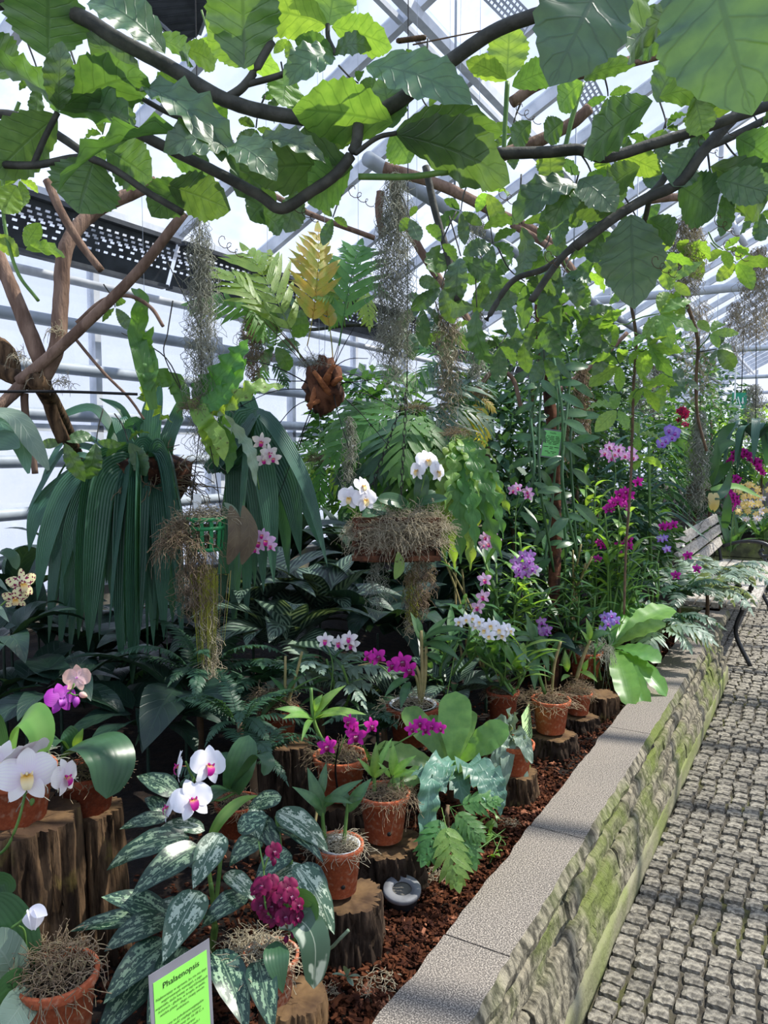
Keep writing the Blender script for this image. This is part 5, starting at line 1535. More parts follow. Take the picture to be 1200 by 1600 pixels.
clump('dark undergrowth plant behind the mossy clay pot', 840, 1010, 3.6, 14, DL, (.2, .32), (0, 1.0))
clump('dark undergrowth plant behind the white dendrobium', 760, 1000, 3.3, 14, DL, (.2, .34), (0, 1.0))
clump('dark undergrowth plant behind the violet cluster', 930, 930, 4.6, 14, DL, (.25, .4), (0, 1.1))

def fern(label, px, py, d, n, kind, mat, Lr, a=((.9, -.7), (.6, -.9)), pr=(.0, .5), azr=(0, 2 * PI), zb=.47, name='fern', nv=3):
    b = P(px, py, d)
    root = thing(name, label, 'fern', (b.x, b.y, zb if zb else b.z))
    if zb:
        stem(root, [Vector((b.x, b.y, zb)), Vector((b.x + .005, b.y, (zb + b.z) / 2)), b], .015, 'stem_brown', 'crown')
    mes = [frond(kind, mat, a0, a1, v) for (a0, a1) in a for v in range(nv)]
    for k in range(n):
        az = azr[0] + (azr[1] - azr[0]) * (k + R(.1, .9)) / n
        h = Vector((math.cos(az), math.sin(az), 0)); pt = R(*pr)
        D = h * math.cos(pt) + ZUP * math.sin(pt); L = R(*Lr)
        wpart('frond', random.choice(mes), root, frame(b + h * .02, D, ZUP * math.cos(pt) - h * math.sin(pt) + h.cross(ZUP) * R(-.3, .3), L, L, L))
    return root
random.seed(108)
fern('silvery sunlit fern below the three white orchids', 500, 1075, 2.75, 20, 'blech', 'fern_silver', (.22, .34))
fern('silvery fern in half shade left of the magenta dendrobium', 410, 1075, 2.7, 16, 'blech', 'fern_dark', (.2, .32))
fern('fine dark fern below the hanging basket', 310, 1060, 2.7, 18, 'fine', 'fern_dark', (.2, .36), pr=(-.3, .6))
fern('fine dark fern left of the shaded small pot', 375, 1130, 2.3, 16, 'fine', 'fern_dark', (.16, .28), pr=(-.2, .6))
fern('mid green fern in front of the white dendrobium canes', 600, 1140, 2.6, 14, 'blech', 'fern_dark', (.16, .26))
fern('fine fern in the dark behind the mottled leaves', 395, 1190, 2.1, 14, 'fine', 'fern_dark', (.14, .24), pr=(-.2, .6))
fern('grey-green fern tumbling over the wall at the bed corner', 1105, 925, 4.9, 24, 'blech', 'fern_silver', (.25, .38), pr=(-.2, .6))
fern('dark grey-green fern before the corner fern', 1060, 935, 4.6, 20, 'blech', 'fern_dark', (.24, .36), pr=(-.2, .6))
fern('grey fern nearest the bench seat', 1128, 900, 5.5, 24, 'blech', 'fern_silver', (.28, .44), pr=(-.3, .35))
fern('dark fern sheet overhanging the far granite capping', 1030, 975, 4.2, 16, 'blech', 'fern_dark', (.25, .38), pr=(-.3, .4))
fern('broad-leaved plant with long silver leaves on the far capping', 1020, 990, 4.0, 12, 'lobed', 'fern_silver', (.25, .35), pr=(-.2, .4), name='silver_fern')
fern('dark green fern bank beyond the bench, left', 1150, 835, 9.8, 22, 'fine', 'fern_dark', (.5, .8), zb=.5)
fern('dark green fern bank beyond the bench, at the right edge', 1195, 830, 10.4, 22, 'fine', 'fern_dark', (.5, .8), zb=.5)

# ------------------------------------------------------------------ green labels
def label_sheet(name, label, tl, tr, down, h, mat, lines, title, ts, bs, margin=.06, topm=.1, lam=True, stake=None):
    X = (tr - tl); wd = X.length; X.normalize()
    down = down.normalized()
    Nn = X.cross(-down).normalized()
    down = -(Nn.cross(X))
    root = thing(name, label, 'label', tl + X * wd / 2 + down * h)
    def sheet(x0, x1, y0, y1, off, t):
        mb = MB(); a = [tl + X * (wd * x) + down * (h * y) + Nn * o for o in (off - t, off) for x, y in ((x0, y0), (x1, y0), (x1, y1), (x0, y1))]
        mb.add(a, [(0, 1, 2, 3), (7, 6, 5, 4), (0, 4, 5, 1), (1, 5, 6, 2), (2, 6, 7, 3), (3, 7, 4, 0)]); return mb
    if lam:
        wpart('laminate', sheet(0, 1, 0, 1, 0, .0008).mesh('laminate', 'laminate', smooth=False), root)
    wpart('paper', sheet(margin, 1 - margin, topm, 1 - margin * wd / h, .0006, .0004).mesh('paper', mat, smooth=False), root)
    o = tl + X * wd / 2 + Nn * .0012
    M = Matrix(((X.x, -down.x, Nn.x, 0), (X.y, -down.y, Nn.y, 0), (X.z, -down.z, Nn.z, 0), (0, 0, 0, 1)))
    wpart('title', textmesh([title], 'ink', 1, ts), root, Matrix.Translation(o + down * (h * topm + ts * 1.25)) @ M)
    if not isinstance(lines[0], str):
        mb = MB()
        for k, ws in enumerate(lines):
            for (x0, x1) in ws:
                c_ = tl + down * (h * topm + ts * 1.6 + bs * 1.5 * (k + 1)) + Nn * .0012
                mb.add([c_ + X * (wd * x0), c_ + X * (wd * x1), c_ + X * (wd * x1) + down * bs * .6, c_ + X * (wd * x0) + down * bs * .6], [(0, 3, 2, 1)])
        wpart('printed_text', mb.mesh('printed_text', 'ink', smooth=False), root)
    else: wpart('printed_text', textmesh(lines, 'ink', 1, bs), root, Matrix.Translation(o + down * (h * topm + ts * 1.25 + bs * 2.3)) @ M)
    if stake:
        stem(root, [tl + X * wd * .5 + down * h * .9 - Nn * .002, tl + X * wd * .5 + down * h * 1.3 - Nn * .003, tl + X * wd * .5 + down * (h + stake) - Nn * .004], .002, 'black_wire', 'stake')
    return root
d1 = 1.12; tlp = P(232, 1525, d1)
r2 = ray(327, 1466); trp = CAM + r2 * ((tlp.z - EYE) / r2.z)
label_sheet('plant_label', 'bright green laminated label headed Phalaenopsis at the bottom edge', tlp, trp, Vector((0, 0, -1)) + FW * -.08, .15, 'paper_green',
            ['Najłatwiejszy w uprawie, bo nie ma zbyt', 'wygórowanych wymagań, a jego', 'wspaniałe, duże kwiaty w najróżniejszych', 'kolorach - gładkie, w kropki, w paski,', 'wielkie plamy - długo cieszą swoim', 'widokiem.', '', 'Regiony to południowoazjatyckie', 'wilgotność ciepłego klimatu', 'temperatura nocy do 16-18 C, a', 'zakres temperatur', 'w naszych mieszkaniach i', 'znajdujące się'],
            'Phalaenopsis', .0132, .0057, stake=.12)
tlp = P(813, 1117, 2.72); r2 = ray(827.5, 1093); trp = CAM + r2 * ((tlp.z - EYE) / r2.z)
label_sheet('plant_label', 'pale green label on a stake beside the mossy clay pot', tlp, trp, Vector((0, 0, -1)) + RT * .12, .165, 'paper_green_pale',
            [[(.3, .7)], [], [(.12, .4), (.45, .86)], [(.15, .5), (.56, .88)], [(.12, .3), (.36, .84)], [(.2, .55), (.6, .86)], [(.15, .42), (.5, .8)], [(.3, .7)]], '—–——–', .013, .0075, topm=.05, lam=False, stake=.06)
tlp, trp = P(850, 669, 3.5), P(880, 673, 3.5)
label_sheet('plant_label', 'green paper label hung on the vanilla post at mid height', tlp, trp, Vector((0, 0, -1)) - RT * .04, .13, 'paper_green_dull',
            [[(.2, .35), (.4, .6), (.66, .84)], [(.1, .22), (.27, .6), (.66, .88)], [(.12, .3), (.36, .62), (.68, .9)], [(.15, .4), (.46, .9)], [(.12, .2), (.25, .5), (.56, .86)], [(.35, .5), (.56, .76)], [], [(.1, .36), (.42, .6), (.66, .9)], [(.42, .6)], [], [(.2, .4), (.5, .8)], [(.36, .5), (.6, .7)]], 'Vanilla', .011, .0046, topm=.05)

# ------------------------------------------------------------------ bench
random.seed(109)
root = thing('garden_bench', 'weathered slatted bench with black scrolled iron arms at the end of the path', 'bench', (-.75, 7.4, 0))
by0, by1 = 6.1, 8.7
for k, (z, x) in enumerate(((.90, -.98), (.79, -.95), (.68, -.92))):
    mb = MB(); bar(mb, Vector((x, by0, z)), Vector((x, by1, z)), .03, .085, Vector((-.25, 0, 1))); wpart('back_slat', mb.mesh('back_slat', 'bench_wood', smooth=False), root)
for k in range(5):
    mb = MB(); bar(mb, Vector((-.87 + k * .105, by0, .46)), Vector((-.87 + k * .105, by1, .46)), .09, .03); wpart('seat_slat', mb.mesh('seat_slat', 'bench_wood', smooth=False), root)
for y in (by0 + .12, by1 - .12):
    q = [Vector((-.9, y, .62)), Vector((-.72, y, .68)), Vector((-.54, y, .68)), Vector((-.45, y, .63)), Vector((-.46, y, .56)), Vector((-.52, y, .545)), Vector((-.55, y, .585)), Vector((-.515, y, .61))]
    mb = MB(); tube(mb, spline(q, 6), .018, 8); wpart('arm', mb.mesh('arm', 'black_iron'), root)
    mb = MB(); tube(mb, spline([Vector((-.52, y, .55)), Vector((-.49, y, .46)), Vector((-.54, y, .25)), Vector((-.43, y, 0))], 6), .016, 8); wpart('leg', mb.mesh('leg', 'black_iron'), root)
    mb = MB(); tube(mb, spline([Vector((-1.01, y, .95)), Vector((-.92, y, .55)), Vector((-.9, y, .25)), Vector((-.99, y, 0))], 6), .016, 8); wpart('leg', mb.mesh('leg', 'black_iron'), root)
    mb = MB(); tube(mb, [Vector((-.91, y, .44)), Vector((-.49, y, .44))], .013, 8); wpart('seat_rail', mb.mesh('seat_rail', 'black_iron'), root)

# exit sign and white box
c = P(1158, 626, 9.5)
root = thing('exit_sign', 'small green emergency exit sign hanging at the far right', 'sign', c)
mb = MB(); bar(mb, P(1144, 626, 9.5), P(1166, 626, 9.5), .03, .19); wpart('panel', mb.mesh('panel', 'sign_green', smooth=False), root)
mb = MB(); bar(mb, P(1142.5, 626, 9.53), P(1144.5, 626, 9.53), .03, .21); bar(mb, P(1142, 617.5, 9.53), P(1167, 617.5, 9.53), .03, .02); wpart('frame', mb.mesh('frame', 'sign_white', smooth=False), root)
mb = MB()
for (a, b_) in (((1160.5, 621), (1160.5, 630)), ((1160.5, 631), (1158.5, 628)), ((1160.5, 631), (1162.5, 628)), ((1148, 622), (1150, 626)), ((1150, 626), (1147, 631)), ((1150, 626), (1152, 631)), ((1146, 625), (1152, 624)), ((1153, 620), (1156, 632))):
    bar(mb, P(*a, 9.475), P(*b_, 9.475), .012, .008, -FW)
wpart('pictogram', mb.mesh('pictogram', 'sign_white', smooth=False), root)
stem(root, [c + ZUP * .1, c + ZUP * .6, c + ZUP * 1.3], .006, 'black_wire', 'hanger')
c = P(1147, 653, 9.3)
mb = MB(); box(mb, (-.06, -.05, -.13), (.06, .05, .13)); box(mb, (-.07, -.06, .13), (.07, .06, .15)); box(mb, (-.008, -.008, .15), (.008, .008, 1.2))
top('sensor_box', mb.mesh('sensor_box', 'sign_white', smooth=False), 'white sensor box hanging under the exit sign', 'box', Matrix.Translation(c))
c = P(952, 588, 6.0)
mb = MB(); box(mb, (-.035, -.03, -.05), (.035, .03, .05)); box(mb, (-.005, -.005, .05), (.005, .005, .8)); 
for k in range(5): box(mb, (-.04, -.035, -.045 + k * .02), (.04, .035, -.04 + k * .02))
top('sensor_box', mb.mesh('sensor_box', 'sign_white', smooth=False), 'white louvred sensor box hanging among the vine leaves', 'box', Matrix.Translation(c))
# ------------------------------------------------------------------ things under the roof
random.seed(110)
a = P(575, 248, 3.0)
mb = MB(); tube(mb, [a, a + Vector((0, 12, 0))], .03, 12)
for k in range(6): box(mb, (a.x - .004, a.y + .8 + 2 * k, a.z), (a.x + .004, a.y + .81 + 2 * k, roofp(a.x, 0).z))
top('shade_rail', mb.mesh('shade_rail', 'pipe_grey'), 'grey pipe hung lengthwise under the roof in the middle', 'pipe')
mb = MB(); tube(mb, spline([P(392, 285, 3.4), P(480, 332, 3.4), P(585, 372, 3.5)], 6), .012, 8)
top('bamboo_rod', mb.mesh('bamboo_rod', 'woody'), 'thin brown rod slung below the roof left of the long moss', 'rod')
mb = MB(); tube(mb, spline([P(-20, 612, 2.2), P(100, 612, 2.25), P(215, 616, 2.3)], 6), .0042, 8)
top('black_hose', mb.mesh('black_hose', 'black_wire'), 'thin black hose stretched across the left trunk', 'hose')
mb = MB(); tube(mb, [P(645, 70, 2.0), P(800, 38, 2.05)], .002, 6)
for k in range(9): lathe(mb, [(.004, -.004), (.011, -.002), (.011, .003), (.004, .004)], 8, P(625 + k * 4.4, 64 - k * .6, 2.0))
top('tension_wire', mb.mesh('tension_wire', 'stem_brown'), 'taut wire with a coiled spring end at the top middle', 'wire')
# dark corrugated shade panel near the roof
root = thing('roof_shade', 'dark ribbed shade board tucked under the roof at the top left', 'panel', P(262, 30, 2.9))
c0, c1, c2, c3 = P(185, -20, 2.9), P(340, -30, 2.9), P(308, 58, 3.1), P(284, 74, 3.1)
for k in range(8):
    t0, t1 = k / 8, (k + .88) / 8
    mb = MB(); a_, b_ = c0.lerp(c3, t0), c0.lerp(c3, t1); c_, d_ = c1.lerp(c2, t1), c1.lerp(c2, t0); n_ = Vector((0, 0, .012))
    mb.add([a_, b_, c_, d_, a_ + n_, b_ + n_, c_ + n_, d_ + n_], [(0, 1, 2, 3), (7, 6, 5, 4), (0, 4, 5, 1), (1, 5, 6, 2), (2, 6, 7, 3), (3, 7, 4, 0)])
    wpart('slat', mb.mesh('slat', 'dark_metal', smooth=False), root)
mb = MB(); bar(mb, c0 + ZUP * .02, c3 + ZUP * .02, .03, .03); bar(mb, c1 + ZUP * .02, c2 + ZUP * .02, .03, .03); wpart('frame', mb.mesh('frame', 'grey_metal', smooth=False), root)
# perforated roof rails at the top right
for k, (p0, p1, lab) in enumerate((((745, -10, 3.2), (815, 60, 3.3), 'perforated metal strip under the roof at the top centre'), ((885, 120, 3.4), (925, 195, 3.5), 'short perforated metal strip under the roof right of centre'))):
    A, B = P(*p0), P(*p1); ey = (B - A); L = ey.length; ey.normalize(); ez = ey.cross(FW).normalized()
    mb = perforated(0, L, 40, 9, A, ey, ez * .11, lambda i, j: j in (1, 3, 5, 7) and i % 3 != 0)
    top('perforated_strip', mb.mesh('perforated_strip', 'grey_metal', smooth=False), lab, 'metal strip')
# vent gear at the right
root = thing('vent_gear', 'white metal vent bracket with crossed rods at the upper right', 'bracket', P(1140, 335, 4.2))
for (a_, b_, r_) in (((1118, 290), (1142, 338), .022), ((1142, 345), (1165, 385), .018), ((1118, 375), (1145, 358), .014), ((1145, 352), (1172, 330), .014)):
    mb = MB(); tube(mb, [P(*a_, 4.2), P(*b_, 4.2)], r_, 10); wpart('rod', mb.mesh('rod', 'white_metal'), root)
mb = MB(); v = [P(x, y, 4.2) for x, y in ((1120, 325), (1135, 296), (1156, 325), (1145, 362), (1135, 350))]; v2 = [p + FW * .02 for p in v]
mb.add(v + v2, [(0, 1, 2, 3, 4), (9, 8, 7, 6, 5)] + [(i, (i + 1) % 5, (i + 1) % 5 + 5, i + 5) for i in range(5)]); wpart('plate', mb.mesh('plate', 'white_metal', smooth=False), root)
q_ = P(1125, 300, 4.2); stem(root, [q_, q_ + ZUP * .5, Vector((q_.x, q_.y, roofp(q_.x, 0).z))], .015, 'white_metal', 'rod')

# ------------------------------------------------------------------ woody trunk of the climber on the left
root = thing('climber_trunk', 'gnarled brown climber trunk forking in front of the left glass wall', 'trunk', Vector((P(146, 860, 3.5).x, P(146, 860, 3.5).y, .5)))
def branch(pts, r, name='branch', mat='woody', rough=.05, taper=.8, root_=None):
    rt = root_ or root
    mb = MB(); o = Vector(rt.location)
    tube(mb, spline([p - o for p in pts], 7), lambda t: r * (1 - (1 - taper) * t), 12, rough=rough)
    part(name, mb.mesh(name, mat), rt)
D_ = 2.4
b0 = Vector(root.location)
branch([b0, P(146, 860, 3.5), P(142, 780, 3.45), P(110, 690, 2.95), P(70, 610, D_), P(45, 590, D_)], .032, 'trunk', 'bark')
branch([P(100, 690, D_ + .1), P(80, 640, D_ + .08), P(70, 590, D_)], .022, 'trunk', 'bark')
branch([P(60, 600, D_), P(88, 545, D_), P(95, 470, D_), P(104, 385, D_), P(150, 330, D_ + .05), P(245, 285, D_ + .1)], .026)
branch([P(70, 580, D_), P(48, 525, D_), P(18, 450, D_), P(-15, 370, D_)], .026)
branch([P(30, 596, D_ - .02), P(80, 555, D_ - .05), P(140, 500, D_ - .08), P(215, 425, D_ - .1), P(288, 332, D_ - .12)], .018, rough=.03)
branch([P(74, 282, D_ - .2), P(95, 330, D_ - .2), P(125, 380, D_ - .2), P(158, 422, D_ - .2)], .013, rough=.04)
branch([P(60, 600, D_), P(20, 588, D_), P(-30, 565, D_)], .028, 'branch', 'bark')
branch([P(40, 595, D_), P(10, 625, D_ - .05), P(-30, 660, D_ - .1)], .02)
branch([P(38, 615, D_), P(40, 650, D_), P(50, 700, D_), P(55, 740, D_)], .012)
branch([P(20, 590, D_ + .05), P(10, 550, D_ + .05), P(-15, 530, D_ + .05)], .03, 'branch', 'bark')
branch([P(120, 505, D_), P(160, 470, D_), P(200, 462, D_), P(235, 480, D_), P(255, 510, D_)], .007)
branch([P(110, 520, D_), P(160, 580, D_), P(200, 620, D_), P(225, 655, D_)], .005)
for (x, y) in ((30, 560), (90, 520), (60, 595), (100, 600)):
    wpart('bark_tuft', tuft('moss_strand', 2, 60, .5, .5, .02), root, Matrix.Translation(P(x, y, D_ - .03)) @ mscale(.03, .03, .05))
# old woody stems in the canopy, centre and right
root = thing('woody_stems', 'old brown woody climber stems winding under the roof in the centre', 'trunk', P(760, 330, 2.9))
branch([P(600, 262, 2.9), P(690, 290, 2.9), P(770, 330, 2.9), P(850, 372, 2.9), P(905, 438, 2.9)], .022)
branch([P(612, 262, 3.1), P(625, 330, 3.1), P(672, 415, 3.1), P(725, 490, 3.1), P(760, 560, 3.1)], .018)
branch([P(800, 350, 2.9), P(870, 395, 2.85), P(900, 440, 2.85), P(880, 470, 2.85), P(840, 490, 2.9)], .014)
branch([P(595, 300, 3.2), P(592, 330, 3.2), P(598, 370, 3.2)], .018)
branch([P(1015, 312, 2.5), P(1060, 308, 2.5), P(1096, 313, 2.5)], .014)
branch([P(860, 620, 4.2), P(900, 590, 4.2), P(945, 555, 4.2), P(980, 520, 4.2)], .014)
branch([P(740, 620, 3.6), P(770, 580, 3.6), P(800, 590, 3.6), P(815, 640, 3.6)], .012)
branch([P(420, 505, 3.6), P(480, 515, 3.6), P(560, 508, 3.6), P(640, 520, 3.6)], .009, mat='vine_stem')
branch([P(880, 494, 2.6), P(905, 490, 2.6), P(930, 488, 2.6)], .018, mat='cane_tan')

# ------------------------------------------------------------------ strap-leaved hanging plant, left
random.seed(111)
D_ = 3.0
c = P(232, 735, D_)
root = thing('strap_plant', 'large hanging plant with long drooping dark strap leaves at the left', 'plant', c)
wpart('root_mass', tuft('moss_brown', 4, 300), root, Matrix.Translation(c - ZUP * .06) @ mscale(.2, .16, .16))
mb = MB(); lathe(mb, [(.01, -.16), (.10, -.15), (.16, -.05), (.17, .03), (.10, .06), (.01, .07)], 20); wpart('basket', mb.mesh('basket', 'root_brown'), root, Matrix.Translation(c))
tips = [(45, 862), (58, 938), (76, 1005), (92, 1030), (108, 1034), (122, 1000), (138, 1018), (150, 935), (166, 912), (170, 985), (188, 1040), (206, 1078), (214, 1050), (232, 1066), (240, 1010), (262, 1032), (270, 975), (286, 1010), (98, 905), (180, 900), (222, 960), (120, 890), (250, 930), (300, 940), (82, 880), (200, 970), (155, 1005), (278, 930), (64, 900), (100, 960), (130, 960), (145, 880), (176, 950), (196, 1010), (218, 1010), (246, 985), (256, 1000), (112, 985), (84, 960), (160, 960), (230, 930), (205, 930)]
for k, (x, y) in enumerate(tips):
    side = (x - 232) / 190
    fd = R(-.45, .05)
    bx = 232 + (x - 232) * .25 + R(-12, 12)
    ax = 232 + (x - 232) * R(.62, .82)
    ay = 705 + R(-8, 42) + abs(side) * 22
    dz = D_ + fd * .6
    pts = [P(bx, 735 + R(-6, 8), D_ + fd * .2), P((bx + ax) / 2, ay - 4, D_ + fd * .4), P(ax, ay + 30, dz), P((ax + 2 * x) / 3, (ay + 1.2 * y) / 2.2, dz - .03), P(x, y, dz - .02)]
    strap(root, pts, R(.062, .095), 'strap_leaf', n0=ZUP * .5 + tocam(c) + RT * R(-.9, .9), cols=6, fold=.22, per=6)
tips = [(372, 905), (398, 918), (412, 925), (428, 912), (512, 886), (498, 850), (484, 800), (452, 900), (380, 860), (340, 980), (365, 1000), (470, 870), (385, 985)]
for k, (x, y) in enumerate(tips):
    bx, by = 385 + R(-30, 8), 690 + R(-20, 20)
    ax = bx + (x - bx) * R(.3, .5); ay = by - R(10, 45)
    dz = D_ + R(-.25, .15)
    strap(root, [P(340 + R(-20, 20), 735, D_), P(bx, by, dz), P((bx + ax) / 2 + 8, ay, dz), P((ax + x) / 2 + 6, (ay + y) / 2 - 15, dz - .03), P(x, y, dz - .04)], R(.07, .11), 'strap_leaf', n0=ZUP * .5 + tocam(c), cols=6, fold=.16, per=6)
for (pts, w_) in (([(200, 735), (185, 690), (150, 640), (108, 645), (80, 665)], .04), ([(205, 735), (210, 690), (190, 640), (155, 622)], .03), ([(210, 735), (190, 670), (185, 655), (172, 690), (172, 728)], .06), ([(190, 730), (140, 700), (100, 705), (60, 770), (42, 800)], .045), ([(200, 730), (150, 690), (110, 680), (80, 720), (60, 765)], .03), ([(225, 730), (235, 690), (240, 640), (252, 600)], .09), ([(255, 735), (262, 690), (278, 650), (285, 620)], .07), ([(180, 735), (120, 712), (85, 760), (70, 800)], .04), ([(240, 735), (232, 690), (210, 660), (200, 680), (198, 712)], .05)):
    strap(root, [P(x, y, D_ + R(-.05, .05)) for x, y in pts], w_, 'strap_leaf', n0=ZUP + tocam(c) * .6, cols=6, fold=.2, per=6)
stem(root, [c + ZUP * .02, c + ZUP * .8, Vector((c.x, c.y, roofp(c.x, 0).z - .05))], .001, 'pipe_grey', 'wire')

# grey-green leaves at the left edge
root = thing('broad_leaf_plant', 'broad grey-green leaves hanging at the left edge before the pipes', 'plant', P(-60, 700, 2.1))
strap(root, [P(-50, 690, 2.1), P(0, 660, 2.1), P(32, 690, 2.08), P(45, 740, 2.06)], .06, 'fern_blue', prof='ellip', n0=ZUP + tocam(P(0, 700, 2)), cols=6)
strap(root, [P(-40, 640, 2.1), P(20, 650, 2.08), P(50, 690, 2.06), P(76, 735, 2.05)], .055, 'fern_silver', prof='ellip', n0=ZUP + tocam(P(0, 700, 2)), cols=6)
strap(root, [P(-60, 700, 2.1), P(-10, 690, 2.05), P(30, 700, 2.0)], .09, 'phal_leaf', prof='ellip', n0=ZUP + tocam(P(0, 700, 2)), cols=6)
stem(root, [P(-90, 900, 2.1), P(-80, 780, 2.1), P(-50, 690, 2.1)], .006)

# ------------------------------------------------------------------ hanging baskets
random.seed(112)
def chain(root, A, B, r=.004, name='chain', n=None):
    L = (B - A).length; n = n or int(L / .022); mb = MB(); o = Vector(root.location)
    T = (B - A).normalized(); S = T.orthogonal().normalized(); N = T.cross(S)
    for k in range(n):
        c = A.lerp(B, (k + .5) / n) - o; s = S if k % 2 else N
        q = [c + T * (.016 * math.cos(x)) + s * (.006 * math.sin(x)) for x in [2 * PI * j / 8 for j in range(9)]]
        tube(mb, q, .0014, 4, cap=False)
    return part(name, mb.mesh(name, 'black_wire'), root)
D_ = 2.55
c = P(322, 838, D_)
root = thing('hanging_basket', 'small green slatted hanging basket wrapped in brown moss, at the left', 'basket', c)
for k in range(12):
    a_ = 2 * PI * k / 12; mb = MB(); bar(mb, Vector((.052 * math.cos(a_), .052 * math.sin(a_), -.04)), Vector((.062 * math.cos(a_), .062 * math.sin(a_), .06)), .012, .004, Vector((math.cos(a_), math.sin(a_), 0))); part('slat', mb.mesh('slat', 'green_plastic', smooth=False), root)
for z, r_ in ((.06, .064), (.03, .060), (-.04, .053)):
    mb = MB(); lathe(mb, [(r_ - .003, z - .006), (r_ + .002, z - .006), (r_ + .002, z + .006), (r_ - .003, z + .006)], 24); part('rim', mb.mesh('rim', 'green_plastic'), root)
part('moss_wrap', tuft('moss_brown', 11, 620, 1.0, .5, .010), root, Matrix.Translation(-RT * .06 - ZUP * .03 - FW * .02) @ mscale(.085, .085, .11))
part('moss_wrap', curtain(.24, .075, 620, 74).mesh('moss_wrap', 'moss_brown'), root, Matrix.Translation(-RT * .03 - ZUP * .03 - FW * .03))
part('moss_crown', tuft('moss_strand', 13, 260, .8, .2, .012), root, Matrix.Translation(ZUP * .06) @ mscale(.09, .07, .06))
for (x0, y0, x1, y1, w_, m) in ((352, 790, 356, 882, .055, 'dry_leaf'), (372, 790, 378, 882, .055, 'dry_leaf')):
    strap(root, [P(x0 + 8, y0, D_), P(x0 + 18, (y0 + y1) / 2, D_ - .03), P(x1, y1, D_ - .02)], w_, m, prof='ellip', n0=tocam(c), cols=4, name='shield_leaf')
strap(root, [P(350, 785, D_), P(366, 800, D_), P(378, 826, D_)], .022, 'fern_silver', prof='lance', n0=tocam(c), name='shield_leaf')
mb = MB(); o = c
for k in range(120):
    x = 325 + random.gauss(0, 12); q = [P(x, R(880, 905), D_ + R(-.04, .04))]
    L = R(40, 160)
    for j in range(6): q.append(q[-1] - ZUP * (L / 6 * D_ / FPX) + RT * (-.0012 * (x - 325) / 10 + R(-.002, .002)))
    ribbon(mb, [p - o for p in q], lambda t: .0014 * (1 - t * .6), tocam(c), 1)
part('hanging_grass', mb.mesh('hanging_grass', 'moss_lime'), root, kind='stuff')
part('root_fringe', curtain(.36, .035, 260, 76).mesh('root_fringe', 'moss_strand'), root, Matrix.Translation(P(325, 925, D_) - c))
mb = MB(); lathe(mb, [(.002, -.03), (.018, -.028), (.018, .02), (.002, .022)], 4); part('tag', mb.mesh('tag', 'sign_white', smooth=False), root, Matrix.Translation(P(308, 782, D_) - c))
for dx in (-.055, .055):
    stem(root, [c + RT * dx + ZUP * .06, c + RT * dx * .5 + ZUP * .25, P(315, 640, D_)], .002, 'black_wire', 'wire')
stem(root, [P(315, 640, D_), P(313, 450, D_), Vector((P(312, 340, D_).x, P(312, 340, D_).y, 3.7))], .0025, 'black_wire', 'wire')

D_ = 2.7
c = P(620, 835, D_)
root = thing('hanging_planter', 'long hanging planter shrouded in grey moss with white moth orchids', 'planter', c)
for s in (-1, 1):
    for z in (-.08, -.03, .02, .05):
        mb = MB(); bar(mb, RT * -.155 + FW * (s * .07) + ZUP * z, RT * .15 + FW * (s * .07) + ZUP * z, .012, .018); part('slat', mb.mesh('slat', 'root_brown', smooth=False), root)
for s in (-1, 1):
    for z in (-.06, .0, .04):
        mb = MB(); bar(mb, RT * (s * .14) + FW * -.08 + ZUP * z, RT * (s * .14) + FW * .08 + ZUP * z, .012, .018); part('slat', mb.mesh('slat', 'root_brown', smooth=False), root)
mb = MB(); box(mb, (-.13, -.06, -.09), (.13, .06, .03)); part('fibre_core', mb.mesh('fibre_core', 'root_brown', smooth=False), root, frame(Vector((0, 0, 0)), FW - ZUP * FW.z, ZUP))
for k, (dx, dz, s_) in enumerate(((-.11, 0, .075), (-.04, .01, .085), (.04, .01, .085), (.11, .02, .08), (-.08, -.04, .075), (.0, -.04, .08), (.09, -.03, .08))):
    part('moss_wrap', tuft('moss_strand', 15 + k % 3, 420, 1.0, .4, .0095), root, Matrix.Translation(RT * dx + ZUP * dz - FW * .05) @ mscale(s_, s_ * .8, s_))
part('moss_tail', curtain(.24, .06, 420, 71, .0009, .9).mesh('moss_tail', 'moss_brown'), root, Matrix.Translation(RT * .08 - ZUP * .06 - FW * .05))
part('moss_tail', curtain(.22, .05, 160, 75).mesh('moss_tail', 'moss_grey'), root, Matrix.Translation(RT * -.07 - ZUP * .08 - FW * .03))
part('moss_tail', curtain(.20, .035, 200, 72, .0009, .9).mesh('moss_tail', 'moss_lime'), root, Matrix.Translation(RT * .055 - ZUP * .12 - FW * .06))
part('moss_tail', curtain(.16, .03, 160, 73, .0009, .9).mesh('moss_tail', 'moss_strand'), root, Matrix.Translation(RT * .045 - ZUP * .2 - FW * .05))
strap(root, [P(622, 862, D_ - .1), P(624, 885, D_ - .1), P(617, 905, D_ - .1)], .035, 'fern_lime', prof='ellip', n0=tocam(c))
chain(root, c + RT * .01 + ZUP * .05, P(636, 600, D_)); stem(root, [P(636, 600, D_), P(637, 430, D_), Vector((P(637, 330, D_).x, P(637, 330, D_).y, 3.9))], .0022, 'black_wire', 'wire')
chain(root, c - RT * .13 + ZUP * .05, P(634, 615, D_))
for (b, t, w_) in (((655, 790, D_), (662, 738, D_ - .02), 24), ((640, 795, D_), (595, 775, D_ - .1), 26), ((650, 792, D_), (694, 775, D_ - .1), 18), ((610, 800, D_), (570, 800, D_ - .12), 24), ((650, 792, D_), (680, 765, D_), 16), ((600, 805, D_), (585, 785, D_ - .08), 22)):
    leafto(root, b, t, w_, random.choice(PH), .44, ZUP * .5 + tocam(c))
stem(root, [P(652, 792, D_), P(660, 760, D_ - .02), P(667, 728, D_ - .04)], .0025)
